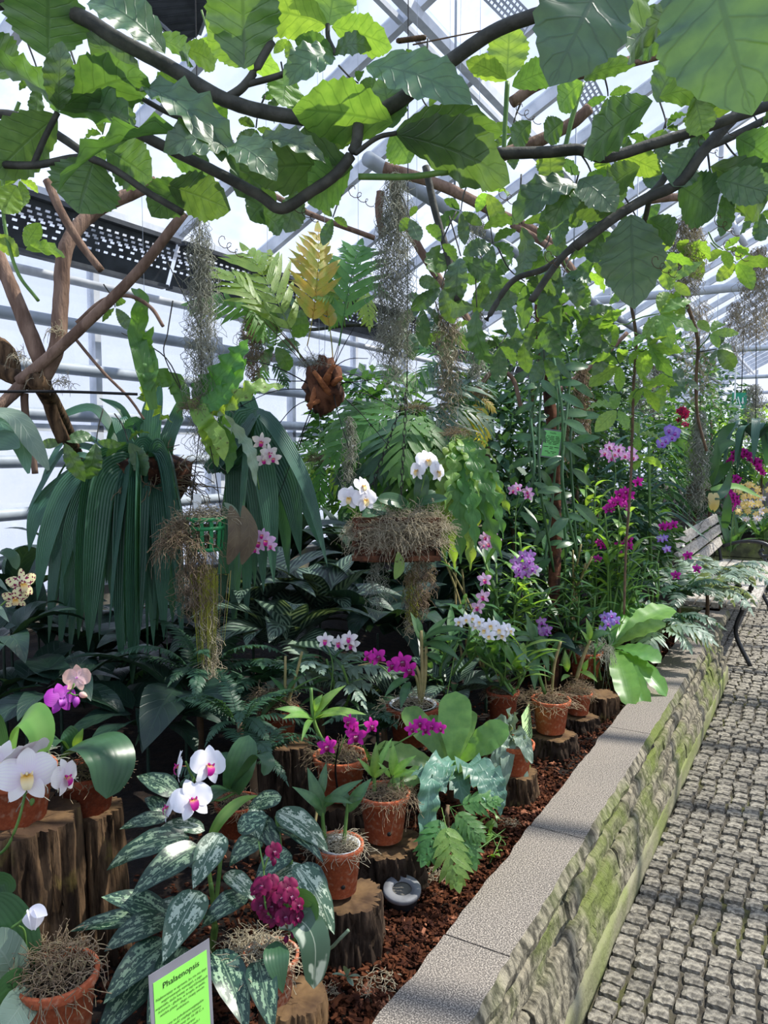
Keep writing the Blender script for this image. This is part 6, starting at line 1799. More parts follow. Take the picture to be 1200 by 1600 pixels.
stem(root, [P(590, 810, D_), P(568, 795, D_ - .05), P(555, 780, D_ - .06)], .0025)
for (x, y, s, dx, dz) in ((546, 778, 20, -.1, 0), (570, 781, 21, .3, .05), (566, 760, 18, .9, .5), (667, 720, 20, .4, .4), (653, 735, 18, -.9, .1), (683, 737, 18, .9, .1)):
    p = P(x, y, D_ - .09); flower(root, p, tocam(p) * .8 + RT * dx + ZUP * dz, s * D_ / FPX, 'phal', 'white_petal', 'yellow_lip', R(-.2, .2))

# hairy-rhizome fern ball
D_ = 2.9
c = P(505, 605, D_)
root = thing('hanging_fern_ball', 'brown furry rhizome ball of a hanging fern with wiry stalks', 'fern', c)
mb = MB(); vs, fs_ = [], []
n, m = 20, 14
for j in range(m + 1):
    th = PI * j / m
    for k in range(n):
        a_ = 2 * PI * k / n; v = Vector((math.sin(th) * math.cos(a_), math.sin(th) * math.sin(a_), math.cos(th)))
        q = .075 * (1 + .45 * noise.noise(v * 2.2 + Vector((5, 0, 0))) + .2 * noise.noise(v * 6)); vs.append(v * q + Vector((0, 0, .02 * v.z)))
for j in range(m):
    for k in range(n): fs_.append((j * n + k, (j + 1) * n + k, (j + 1) * n + (k + 1) % n, j * n + (k + 1) % n))
mb.add(vs, fs_); part('root_ball', mb.mesh('root_ball', 'root_brown'), root, mscale(.95, .95, 1.1))
for (x0, y0, x1, y1) in ((515, 615, 490, 580), (505, 600, 522, 570), (495, 605, 484, 640), (520, 600, 535, 590), (500, 625, 480, 635), (510, 600, 518, 575)):
    A, B = P(x0, y0, D_ - .05), P(x1, y1, D_ - .09); mb = MB(); tube(mb, spline([A - c, (A + B) / 2 - c - FW * .015, B - c], 5), lambda t: .013 * (1 - .4 * t), 8, rough=.08); part('rhizome', mb.mesh('rhizome', 'rhizome_fur'), root)
part('fibre', tuft('moss_grey', 21, 240, 1, .2, .012), root, Matrix.Translation(-RT * .03 + ZUP * .08) @ mscale(.06, .05, .05))
random.seed(113)
for (tx, ty) in ((340, 560), (365, 640), (430, 790), (455, 745), (560, 500), (600, 590), (590, 625), (620, 640), (395, 590), (410, 700), (545, 700), (575, 560), (610, 700), (460, 720), (380, 560), (590, 605)):
    t_ = P(tx, ty, D_ + R(-.2, .2)); stem(root, [c + Vector((R(-.04, .04), R(-.04, .04), R(-.04, .04))), (c + t_) / 2 + ZUP * R(.0, .05), t_], .0022, 'black_wire', 'stalk', 5, 5, .6)
for (bx, by, tx, ty, kind, mt, s_) in ((470, 560, 392, 395, 'long', 'fern_lime', 1.0), (480, 540, 500, 372, 'lobed', 'fern_yellow', .9), (530, 540, 560, 385, 'long', 'fern_green', 1.0), (440, 520, 345, 420, 'long', 'fern_lime', .9), (420, 500, 300, 470, 'lobed', 'fern_green', .9), (520, 560, 480, 395, 'lobed', 'fern_yellow', .7), (400, 470, 420, 395, 'broad', 'fern_lime', .8), (380, 470, 410, 520, 'long', 'fern_green', .9), (545, 470, 500, 460, 'lobed', 'fern_lime', .8)):
    B, T = P(bx, by, D_ + R(-.1, .1)), P(tx, ty, D_ + R(-.15, .15)); D = T - B
    wpart('frond', frond(kind, mt, .35, -.5, random.randrange(3)), root, frame(B, D, tocam(B) * .8 + ZUP * .6 + RT * R(-.5, .5), D.length * s_ * 1.1, D.length * 1.1, D.length * 1.1))
    stem(root, [c, (c + B) / 2 + RT * .01, B], .002, 'stem_brown', 'stalk', 5, 5)
stem(root, [c + ZUP * .07, P(508, 450, D_), Vector((c.x, c.y, 3.8))], .001, 'pipe_grey', 'wire')

# fern with wavy ribbon fronds by the basket
random.seed(114)
D_ = 2.5
c = P(305, 640, D_)
root = thing('ribbon_fern', 'hanging fern with wavy-edged ribbon fronds above the green basket', 'fern', c)
for (pts, w_, mt) in (([(240, 640), (222, 560), (214, 520), (222, 470), (205, 450)], .055, 'fern_green'), ([(300, 620), (330, 600), (365, 565), (388, 530)], .085, 'fern_green'), ([(325, 645), (360, 630), (400, 605), (448, 604)], .06, 'fern_lime'), ([(300, 625), (320, 660), (330, 690), (340, 730)], .06, 'fern_lime'), ([(245, 610), (225, 615), (245, 640), (270, 660)], .07, 'fern_lime'), ([(340, 645), (375, 680), (392, 710), (400, 760)], .04, 'fern_silver'), ([(345, 650), (360, 700), (355, 740)], .04, 'fern_green'), ([(230, 610), (236, 570), (228, 540), (240, 510)], .045, 'fern_green'), ([(290, 640), (275, 600), (245, 590), (228, 605)], .06, 'fern_green'), ([(310, 640), (350, 615), (385, 560)], .06, 'fern_green'), ([(300, 640), (340, 680), (350, 720)], .05, 'fern_lime')):
    strap(root, [P(x, y, D_ + R(-.06, .06)) for x, y in pts], w_, mt, prof='strap', wave=.45, n0=tocam(c) + ZUP * .4, cols=4, per=9, name='frond', wn=6)
wpart('root_mass', tuft('moss_brown', 22, 200), root, Matrix.Translation(c) @ mscale(.05, .05, .05))
for (pts) in ([(270, 470), (262, 520), (258, 560), (300, 640)], [(295, 640), (260, 560), (190, 520)], [(300, 640), (330, 560), (262, 410)]):
    stem(root, [P(x, y, D_ + .05) for x, y in pts], .0025, 'vine_stem', 'stalk')

# big centre ferns
random.seed(115)
def hangfern(label, px, py, d, lst, kind, mats, s_=1.0, a=(.35, -.6), name='fern', wire=True):
    c = P(px, py, d); root = thing(name, label, 'fern', c)
    wpart('root_mass', tuft('moss_brown', 23, 160), root, Matrix.Translation(c) @ mscale(.06, .06, .05))
    for (tx, ty, dd) in lst:
        T = P(tx, ty, d + dd); D = T - c
        wpart('frond', frond(kind, random.choice(mats), *a, random.randrange(3)), root, frame(c, D, tocam(c) * .7 + ZUP * .8 + RT * R(-.4, .4), D.length * s_, D.length * 1.08, D.length * 1.08))
    if wire: stem(root, [c, c + ZUP * .6, Vector((c.x, c.y, roofp(c.x, 0).z - .1))], .001, 'pipe_grey', 'wire')
    return root
hangfern('large dark lobed fern hung behind the chain of the moss planter', 650, 640, 3.3, [(520, 700, -.2), (540, 740, -.2), (560, 790, -.1), (600, 800, -.2), (640, 800, -.2), (700, 790, -.2), (740, 700, -.2), (770, 650, 0), (760, 590, .1), (700, 560, .1), (600, 560, .2), (540, 640, 0), (720, 760, -.1), (660, 790, -.3), (590, 720, -.3), (690, 720, -.3), (630, 720, -.35), (510, 660, 0)], 'long', ['fern_dark', 'fern_green'])
hangfern('sunlit lime fern with jagged fronds right of the planter', 715, 680, 3.0, [(780, 860, -.2), (760, 800, -.2), (790, 760, -.1), (740, 880, -.15), (705, 880, -.1), (780, 720, 0), (690, 860, -.2), (765, 690, .1), (730, 830, -.25), (800, 800, 0), (680, 800, -.2), (750, 760, -.25), (700, 780, -.25), (720, 860, -.3), (770, 780, -.3), (745, 840, -.3), (795, 830, -.1), (735, 740, -.2)], 'jag', ['fern_lime', 'fern_lime', 'fern_green'], 1.1)
hangfern('yellowing small fern beside the dark lobed fern', 745, 620, 3.5, [(720, 690, 0), (760, 690, 0), (735, 670, 0), (775, 640, 0), (700, 650, 0)], 'lobed', ['fern_yellow', 'fern_green'])
hangfern('feathery fern hung high left of the long moss', 560, 440, 3.6, [(510, 400, 0), (500, 450, -.1), (540, 380, 0), (600, 400, 0), (520, 500, -.1), (580, 500, -.1), (610, 460, 0), (470, 420, 0)], 'lobed', ['fern_green', 'fern_lime'])
hangfern('bright fern tuft hung below the rhizome ball', 500, 720, 3.5, [(440, 690, 0), (460, 740, -.1), (500, 780, -.1), (540, 770, 0), (550, 720, 0), (480, 690, 0), (520, 680, 0), (430, 720, 0), (470, 780, 0)], 'long', ['fern_green', 'fern_lime'])
hangfern('bright fern hung in front of the glass wall, left of centre', 420, 560, 3.8, [(380, 520, 0), (370, 570, 0), (400, 610, 0), (450, 600, 0), (460, 540, 0), (430, 500, 0), (390, 480, 0)], 'lobed', ['fern_green', 'fern_dark'])
hangfern('dull green fern hung behind the feathery moss at the centre', 700, 560, 4.0, [(640, 540, 0), (660, 600, 0), (720, 620, 0), (760, 560, 0), (740, 510, 0), (680, 500, 0), (640, 600, 0)], 'long', ['fern_dark', 'fern_green'])

# vanilla post with thick climbing leaves
random.seed(116)
D_ = 3.6
b = P(866, 900, D_); b.z = .46
root = thing('vanilla_post', 'mossy post wound with thick-leaved vanilla vine behind the green paper label', 'climbing plant', b)
tpt = P(845, 460, D_)
mb = MB(); tube(mb, [p - b for p in spline([b, P(868, 760, D_ + .05), P(860, 640, D_ + .05), P(848, 540, D_ + .05), tpt], 8)], .028, 12, rough=.15); part('post', mb.mesh('post', 'root_brown'), root)
for k in range(7):
    x0 = R(820, 900); pts = [P(860 + R(-15, 15), R(470, 540), D_), P(x0, R(560, 640), D_ - R(0, .2)), P(x0 + R(-15, 15), R(680, 760), D_ - R(0, .2)), P(x0 + R(-25, 25), R(800, 900), D_ - R(0, .15))]
    sp = spline(pts, 6); mb = MB(); tube(mb, [p - b for p in sp], .006, 6); part('vine_stem', mb.mesh('vine_stem', 'vanilla_leaf'), root)
    for j in range(1, len(sp) - 1, 2):
        D = RT * random.choice((-1, 1)) * R(.5, 1) + ZUP * R(-.9, .4) - FW * R(-.2, .6)
        leaf(root, sp[j], D, tocam(sp[j]) + ZUP * .5, R(.09, .16), random.choice(VN), 1.0)

# ------------------------------------------------------------------ moss curtains
M_ = [('long grey moss curtain hanging at the left from the vine', 312, 335, 735, 52, 2.5, 'moss_grey', 260),
      ('long pale moss curtain hanging in the centre before the chain', 616, 268, 610, 66, 2.62, 'moss_grey', 420),
      ('narrow moss curtain right of the central one', 702, 430, 655, 40, 2.8, 'moss_strand', 220),
      ('brownish moss beard left of the rhizome ball', 394, 465, 605, 40, 3.2, 'moss_brown', 200),
      ('dark narrow moss beard behind the central stems', 745, 470, 610, 32, 3.4, 'moss_grey', 180),
      ('tan moss beard hanging before the far green column', 911, 568, 690, 30, 4.0, 'moss_brown', 180),
      ('thick sunlit moss beard at the upper right under the cut stub', 1076, 330, 475, 58, 2.6, 'moss_strand', 380),
      ('loose pale moss at the far right edge', 1186, 385, 545, 60, 2.9, 'moss_strand', 260),
      ('thin moss strand column at the right beside the climbing stem', 1094, 640, 815, 34, 4.5, 'moss_grey', 200),
      ('wispy moss below the thick sunlit beard', 1095, 470, 640, 70, 3.0, 'moss_strand', 90),
      ('thin moss strand below the rhizome ball', 546, 650, 770, 24, 2.9, 'moss_grey', 120),
      ('moss beard under the hanging green paper label', 880, 640, 735, 26, 3.65, 'moss_brown', 110),
      ('pale moss curtain far behind, left of the exit sign', 1005, 560, 660, 46, 6.5, 'moss_grey', 160),
      ('pale moss curtain far behind, right of the first', 1028, 570, 670, 36, 7.0, 'moss_grey', 130),
      ('hazy moss curtain under the exit sign', 1180, 600, 690, 40, 8.0, 'moss_grey', 140),
      ('moss wisps high up in the centre right', 745, 340, 410, 40, 2.85, 'moss_grey', 90),
      ('moss curtain far behind the pale pink orchids', 935, 640, 720, 30, 5.5, 'moss_grey', 110),
      ('long thin moss tail at the right edge behind the sunlit beard', 1150, 470, 560, 40, 4.5, 'moss_strand', 110)]
for k, (lab, px, y0, y1, wp, d, mt, n) in enumerate(M_):
    hang_moss(lab, px, y0, y1, wp, d, mt, n, None, k)
# ------------------------------------------------------------------ greenery further back
random.seed(117)
def bush(label, px, py, d, rad, n, ls, mat, name='shrub', zb=.48, droop=0, hang=False):
    c = P(px, py, d); root = thing(name, label, 'shrub', (c.x, c.y, zb))
    foliage(root, c, rad, n, ls, mat, droop=droop)
    o = Vector((c.x, c.y, zb))
    stem(root, [o, (o + c) / 2 + Vector((.02, .01, 0)), c + ZUP * rad[2] * .5], .02, 'stem_brown', 'trunk')
    return root
B_ = [('tall column of dark green foliage behind the tan moss beard', 930, 640, 5.6, (.25, .25, .65), 1500, .07, 'fern_dark'),
      ('leafy shrub behind the vanilla post', 830, 640, 5.0, (.45, .45, .55), 1500, .10, 'hedge_leaf'),
      ('leafy shrub behind the pale pink orchids', 985, 700, 6.4, (.5, .5, .5), 1300, .09, 'hedge_leaf'),
      ('dark shrub behind the bench back', 1085, 745, 9.3, (.6, .5, .42), 1500, .09, 'fern_dark'),
      ('sunny shrub at the right edge beyond the magenta arch', 1190, 690, 11.5, (.7, .7, .55), 1300, .11, 'bright_leaf'),
      ('green shrub between the violet vanda and the magenta arch', 1110, 690, 9.0, (.6, .6, .5), 1400, .10, 'hedge_leaf'),
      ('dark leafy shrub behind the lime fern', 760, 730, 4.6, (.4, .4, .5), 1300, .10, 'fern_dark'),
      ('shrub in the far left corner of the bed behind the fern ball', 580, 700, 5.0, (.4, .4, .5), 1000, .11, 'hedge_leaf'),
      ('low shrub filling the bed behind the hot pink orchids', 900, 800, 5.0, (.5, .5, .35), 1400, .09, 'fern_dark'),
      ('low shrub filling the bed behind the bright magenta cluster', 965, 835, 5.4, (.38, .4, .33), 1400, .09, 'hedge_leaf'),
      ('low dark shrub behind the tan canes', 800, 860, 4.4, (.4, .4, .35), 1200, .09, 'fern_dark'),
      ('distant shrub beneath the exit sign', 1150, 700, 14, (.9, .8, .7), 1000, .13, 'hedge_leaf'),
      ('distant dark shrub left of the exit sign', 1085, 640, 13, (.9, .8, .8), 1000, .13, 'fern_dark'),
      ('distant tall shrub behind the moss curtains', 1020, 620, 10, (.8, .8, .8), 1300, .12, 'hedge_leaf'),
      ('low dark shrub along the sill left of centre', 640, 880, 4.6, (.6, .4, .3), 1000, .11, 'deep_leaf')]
for q in B_: bush(*q)
# strap-leaved plant far right
root = thing('strap_plant', 'small arching strap-leaved plant hung at the right edge under the exit sign', 'plant', P(1180, 690, 7.0))
for k in range(22):
    c = P(1180, 690, 7.0); s = random.choice((-1, 1)) * R(.1, .32); f = R(-.25, .25)
    strap(root, [c, c + RT * s * .5 + FW * f * .5 + ZUP * R(.12, .2), c + RT * s + FW * f + ZUP * R(.0, .1), c + RT * s * 1.25 + FW * f * 1.2 - ZUP * R(.15, .38)], .07, 'strap_leaf', fold=.15)
stem(root, [P(1180, 690, 7.0), P(1181, 600, 7.0), P(1182, 450, 7.0)], .004, 'black_wire', 'wire')
root = thing('strap_orchid', 'broad strap-leaved orchid on a slatted raft right of the thin moss column', 'orchid', P(1100, 770, 4.6))
for (pts, w_) in (([(1100, 770), (1115, 730), (1120, 690)], .06), ([(1105, 760), (1125, 740), (1145, 720)], .06), ([(1105, 745), (1125, 700), (1150, 690)], .06), ([(1100, 770), (1092, 785), (1086, 795)], .05), ([(1110, 765), (1150, 760), (1190, 778)], .04), ([(1112, 800), (1116, 780), (1116, 760)], .06), ([(1105, 740), (1130, 680), (1150, 660)], .05), ([(1132, 825), (1136, 800), (1138, 770)], .05), ([(1100, 770), (1122, 775), (1135, 760), (1140, 735)], .05), ([(1104, 765), (1075, 700), (1050, 690)], .05)):
    strap(root, [P(x, y, 4.6 + R(-.05, .05)) for x, y in pts], w_, random.choice(['orchid_leaf', 'bright_leaf', 'phal_leaf']), n0=tocam(P(1100, 760, 4.6)) + ZUP * .3, fold=.15)
for k in range(4):
    mb = MB(); bar(mb, P(1073, 763 + k * 5, 4.6), P(1115, 766 + k * 5, 4.6), .012, .012); wpart('raft_slat', mb.mesh('raft_slat', 'stem_brown', smooth=False), root)
strap(root, [P(1118, 770, 4.55), P(1119, 785, 4.55), P(1116, 800, 4.55)], .035, 'yellow_petal', n0=tocam(P(1100, 760, 4.6)), name='yellow_leaf')
strap(root, [P(1110, 770, 4.55), P(1112, 785, 4.55), P(1112, 798, 4.55)], .035, 'yellow_petal', n0=tocam(P(1100, 760, 4.6)), name='yellow_leaf')
stem(root, [P(1094, 764, 4.6), P(1094, 660, 4.6), P(1093, 480, 4.6)], .003, 'black_wire', 'wire')
# ------------------------------------------------------------------ leafy climber under the roof
random.seed(120)
VL = 'vine_leaf'; VY = 'vine_young'
vl = thing('leafy_vine', 'leafy climber with toothed five-part leaves spreading across the top left', 'vine', P(330, 150, 1.7))
vr = thing('leafy_vine', 'leafy climber with dark backlit leaves spreading across the top right', 'vine', P(960, 230, 1.8))
def vstem(root, pts, d, rpx, mat='vine_stem', taper=.9):
    mb = MB(); o = Vector(root.location)
    q = [P(x, y, (d if not isinstance(d, (list, tuple)) else d[i])) - o for i, (x, y) in enumerate(pts)]
    dm = d if not isinstance(d, (list, tuple)) else sum(d) / len(d)
    tube(mb, spline(q, 7), lambda t: rpx * dm / FPX * (1 - (1 - taper) * t), 10, rough=.03)
    part('stem', mb.mesh('stem', mat), root)
def vleaf(root, b, t, w_, face='under', mat=VL, v=None, d=None):
    """one large leaflet drawn from its stalk end to its tip"""
    B, T = P(*b), P(*t); D = T - B; mid = (B + T) / 2
    k = random.randrange(4) if v is None else v
    asp = (.62, .58, .55, .66)[k]
    tc_ = tocam(mid)
    N = {'under': ZUP * .55 - tc_ * .85, 'top': ZUP * .6 + tc_ * .8, 'flat': ZUP + tc_ * .15, 'side': tc_ + ZUP * .1}[face] + RT * R(-.15, .15)
    L = D.length * 1.1; W = 1.2 * w_ * (b[2] + t[2]) / 2 / FPX / asp
    wpart('leaf', leaflet_mesh(mat, k), root, frame(B, D, N, W, L, L))
# stems, left
vstem(vl, [(-20, 5), (60, 0), (130, 28), (185, 62), (265, 105), (350, 155), (440, 180), (560, 193)], 1.6, 12)
vstem(vl, [(556, 194), (620, 160), (700, 98), (780, 45), (872, 12), (930, -20)], [1.6, 1.6, 1.58, 1.55, 1.5, 1.45], 12)
vstem(vl, [(560, 195), (554, 232), (525, 272), (485, 300), (440, 326), (405, 305), (340, 270), (255, 228), (200, 200)], 1.58, 9)
vstem(vl, [(-20, 256), (55, 258), (130, 246), (180, 266), (230, 300), (285, 332)], 1.6, 6)
vstem(vl, [(52, 258), (70, 215), (90, 176)], 1.6, 5)
vstem(vl, [(352, 155), (385, 130), (425, 65)], 1.6, 7)
vstem(vl, [(385, 132), (430, 120), (475, 103)], 1.6, 5)
vstem(vl, [(-20, 180), (20, 180), (80, 205), (140, 245)], 1.7, 7)
vstem(vl, [(525, 85), (513, 60), (512, 38)], 1.62, 4)
vstem(vl, [(555, 240), (590, 215), (620, 208)], 1.56, 4, 'vine_stem')
vstem(vl, [(560, 276), (640, 276), (700, 268)], 1.6, 5, 'stem_green')
vstem(vl, [(30, 160), (10, 220), (5, 330), (25, 420), (60, 470)], 1.9, 3, 'stem_green')
vstem(vl, [(215, 150), (270, 180), (330, 200), (355, 228)], 1.7, 4)
# stems, right
vstem(vr, [(770, 240), (850, 238), (905, 234), (945, 246), (1010, 228), (1100, 200), (1220, 158)], 1.7, 9)
vstem(vr, [(1220, 110), (1150, 180), (1100, 235), (1062, 285), (1010, 310), (960, 340), (900, 385)], 1.75, 9)
vstem(vr, [(1210, 180), (1130, 220), (1060, 250), (1020, 300), (940, 350), (880, 400), (830, 470)], 1.9, 6)
vstem(vr, [(800, 160), (850, 128), (940, 108), (1060, 76), (1140, 50)], 1.8, 9, 'woody')
vstem(vr, [(740, 258), (830, 225), (890, 195), (920, 170)], 1.9, 10, 'woody')
vstem(vr, [(793, 128), (790, 180), (787, 240)], 1.7, 4, 'stem_green')
vstem(vr, [(910, 130), (895, 180), (882, 235)], 1.7, 4, 'stem_green')
vstem(vr, [(985, 470), (994, 530), (990, 600), (988, 680), (985, 760), (978, 860), (975, 960)], 2.6, 2.6, 'stem_brown', .7)
vstem(vr, [(1072, 470), (1090, 530), (1088, 590), (1090, 650), (1104, 705)], 2.7, 3, 'stem_brown', .7)
vstem(vr, [(985, 380), (990, 430), (985, 470)], 2.3, 3, 'vine_stem')
vstem(vr, [(1015, 310), (1000, 380), (990, 430)], [1.9, 2.1, 2.3], 4)
vstem(vr, [(665, 260), (680, 330), (700, 400), (715, 470)], 2.2, 6)
vstem(vr, [(900, 385), (850, 420), (800, 440), (760, 500)], 2.0, 5)
# hand-placed large leaves, left
for q in [((76, 92, 1.62), (74, -25, 1.55), 112, 'under', VL, 2), ((92, 172, 1.6), (-35, 78, 1.5), 84, 'flat', VL, 1), ((92, 172, 1.58), (94, 70, 1.5), 40, 'top', VL, 1),
          ((92, 172, 1.6), (228, 104, 1.5), 84, 'under', VL, 0), ((90, 180, 1.62), (-10, 265, 1.6), 80, 'under', VL, 2), ((92, 176, 1.62), (232, 185, 1.55), 60, 'under', VL, 1),
          ((148, 246, 1.6), (122, 326, 1.62), 96, 'under', VL, 2), ((165, 232, 1.62), (235, 275, 1.65), 74, 'under', VL, 2), ((214, 140, 1.55), (368, 228, 1.45), 60, 'top', VL, 1),
          ((258, 84, 1.55), (140, -20, 1.5), 66, 'top', VL, 1), ((215, 140, 1.62), (150, 60, 1.62), 60, 'under', VL, 0), ((356, 232, 1.5), (258, 208, 1.42), 66, 'top', VL, 3),
          ((356, 232, 1.5), (78, 236, 1.45), 40, 'flat', VL, 1), ((356, 232, 1.5), (425, 248, 1.42), 56, 'top', VL, 3), ((382, 108, 1.6), (378, -50, 1.52), 100, 'under', VL, 0),
          ((380, 104, 1.6), (335, 25, 1.6), 60, 'under', VY, 2), ((512, 40, 1.62), (402, 8, 1.58), 70, 'under', VY, 0), ((514, 40, 1.62), (530, -60, 1.6), 70, 'under', VY, 0),
          ((518, 42, 1.62), (612, 66, 1.58), 54, 'under', VY, 2), ((522, 88, 1.6), (448, 106, 1.52), 48, 'top', VL, 3), ((522, 84, 1.62), (575, 60, 1.58), 40, 'top', VL, 3), ((522, 86, 1.62), (465, 60, 1.6), 34, 'under', VL, 0),
          ((572, 104, 1.56), (724, 136, 1.46), 76, 'top', VL, 0), ((614, 192, 1.58), (470, 164, 1.55), 92, 'under', VY, 2), ((618, 206, 1.58), (780, 196, 1.52), 64, 'under', VL, 0), ((618, 210, 1.58), (800, 268, 1.5), 92, 'under', VL, 0),
          ((614, 200, 1.6), (600, 130, 1.62), 60, 'under', VL, 2), ((552, 262, 1.6), (395, 258, 1.56), 90, 'under', VL, 0), ((548, 260, 1.62), (480, 310, 1.6), 70, 'under', VY, 2), ((398, 224, 1.55), (500, 230, 1.48), 36, 'top', VL, 1),
          ((560, 205, 1.62), (470, 215, 1.62), 60, 'under', VL, 2), ((612, 208, 1.6), (640, 250, 1.62), 50, 'under', VY, 2), ((262, 290, 1.65), (355, 320, 1.68), 70, 'under', VL, 2), ((290, 285, 1.66), (240, 330, 1.7), 60, 'under', VL, 0),
          ((420, 240, 1.66), (370, 300, 1.68), 60, 'under', VL, 0), ((255, 228, 1.62), (330, 260, 1.62), 60, 'under', VL, 0), ((300, 120, 1.7), (245, 150, 1.7), 50, 'under', VY, 0), ((310, 190, 1.7), (350, 165, 1.7), 50, 'under', VY, 2),
          ((450, 110, 1.75), (440, 165, 1.75), 50, 'under', VY, 2), ((285, 75, 1.7), (340, 98, 1.68), 40, 'under', VL, 0), ((360, 90, 1.75), (440, 105, 1.72), 40, 'under', VY, 0), ((240, 60, 1.7), (310, 95, 1.66), 36, 'under', VL, 1),
          ((20, 120, 1.7), (-30, 60, 1.66), 70, 'under', VL, 0), ((25, 290, 1.9), (5, 330, 1.9), 40, 'under', VY, 2), ((40, 390, 1.9), (105, 392, 1.85), 26, 'under', VY, 0), ((40, 385, 1.9), (60, 350, 1.9), 24, 'under', VY, 0), ((30, 400, 1.9), (-5, 370, 1.9), 26, 'under', VY, 0),
          ((405, 330, 1.7), (445, 362, 1.7), 34, 'under', VL, 1), ((430, 300, 1.7), (390, 340, 1.7), 50, 'under', VL, 0), ((470, 300, 1.75), (445, 360, 1.75), 40, 'under', VL, 2)]:
    vleaf(vl, *q)
for q in [((955, -60, 1.05), (876, 98, 1.0), 130, 'side', VL, 2), ((1010, -70, 1.1), (950, 50, 1.08), 90, 'under', VY, 2), ((1105, -90, .98), (1162, 138, .92), 178, 'side', VL, 0), ((1064, 14, 1.4), (962, 88, 1.38), 58, 'under', VL, 1), ((1060, 40, 1.45), (990, 80, 1.45), 50, 'under', VL, 0),
          ((1020, 158, 1.65), (905, 232, 1.6), 74, 'under', VL, 2), ((1030, 152, 1.6), (1158, 132, 1.55), 58, 'under', VL, 1), ((1150, 168, 1.65), (1072, 168, 1.62), 52, 'under', VY, 0), ((1026, 160, 1.68), (1062, 90, 1.66), 50, 'under', VL, 0),
          ((792, 126, 1.65), (732, 92, 1.62), 34, 'under', VY, 0), ((792, 124, 1.65), (796, 44, 1.64), 56, 'under', VY, 2), ((800, 135, 1.65), (876, 102, 1.6), 44, 'under', VL, 0), ((910, 128, 1.65), (870, 168, 1.65), 44, 'under', VY, 0), ((912, 125, 1.65), (985, 95, 1.65), 30, 'under', VL, 1),
          ((986, 335, 1.9), (990, 458, 1.8), 86, 'side', VL, 2), ((960, 335, 1.9), (900, 310, 1.9), 50, 'under', VL, 2), ((1010, 345, 1.9), (1062, 375, 1.85), 40, 'under', VL, 1), ((1060, 290, 1.8), (1120, 330, 1.75), 80, 'under', VL, 2), ((1110, 260, 1.75), (1210, 330, 1.65), 76, 'under', VL, 1), ((1120, 280, 1.7), (1205, 300, 1.62), 50, 'side', VL, 0),
          ((1150, 215, 1.7), (1220, 260, 1.66), 66, 'under', VL, 0), ((1080, 230, 1.75), (1050, 290, 1.75), 56, 'under', VL, 2), ((1000, 260, 1.75), (940, 300, 1.75), 50, 'under', VL, 0), ((960, 240, 1.8), (1030, 265, 1.8), 40, 'under', VY, 0), ((860, 280, 1.8), (860, 235, 1.8), 40, 'under', VY, 2), ((900, 290, 1.75), (800, 320, 1.7), 54, 'top', VL, 3), ((905, 290, 1.75), (860, 340, 1.7), 44, 'top', VL, 3),
          ((905, 280, 1.7), (960, 320, 1.66), 56, 'top', VL, 0), ((830, 190, 1.8), (800, 225, 1.8), 34, 'under', VL, 0), ((880, 190, 1.8), (850, 215, 1.8), 40, 'under', VL, 2), ((1180, 100, 1.6), (1215, 150, 1.6), 50, 'under', VL, 0), ((1085, 150, 1.6), (1100, 215, 1.6), 40, 'under', VY, 1), ((1180, 80, 1.6), (1140, 150, 1.6), 60, 'under', VL, 2)]:
    vleaf(vr, *q)
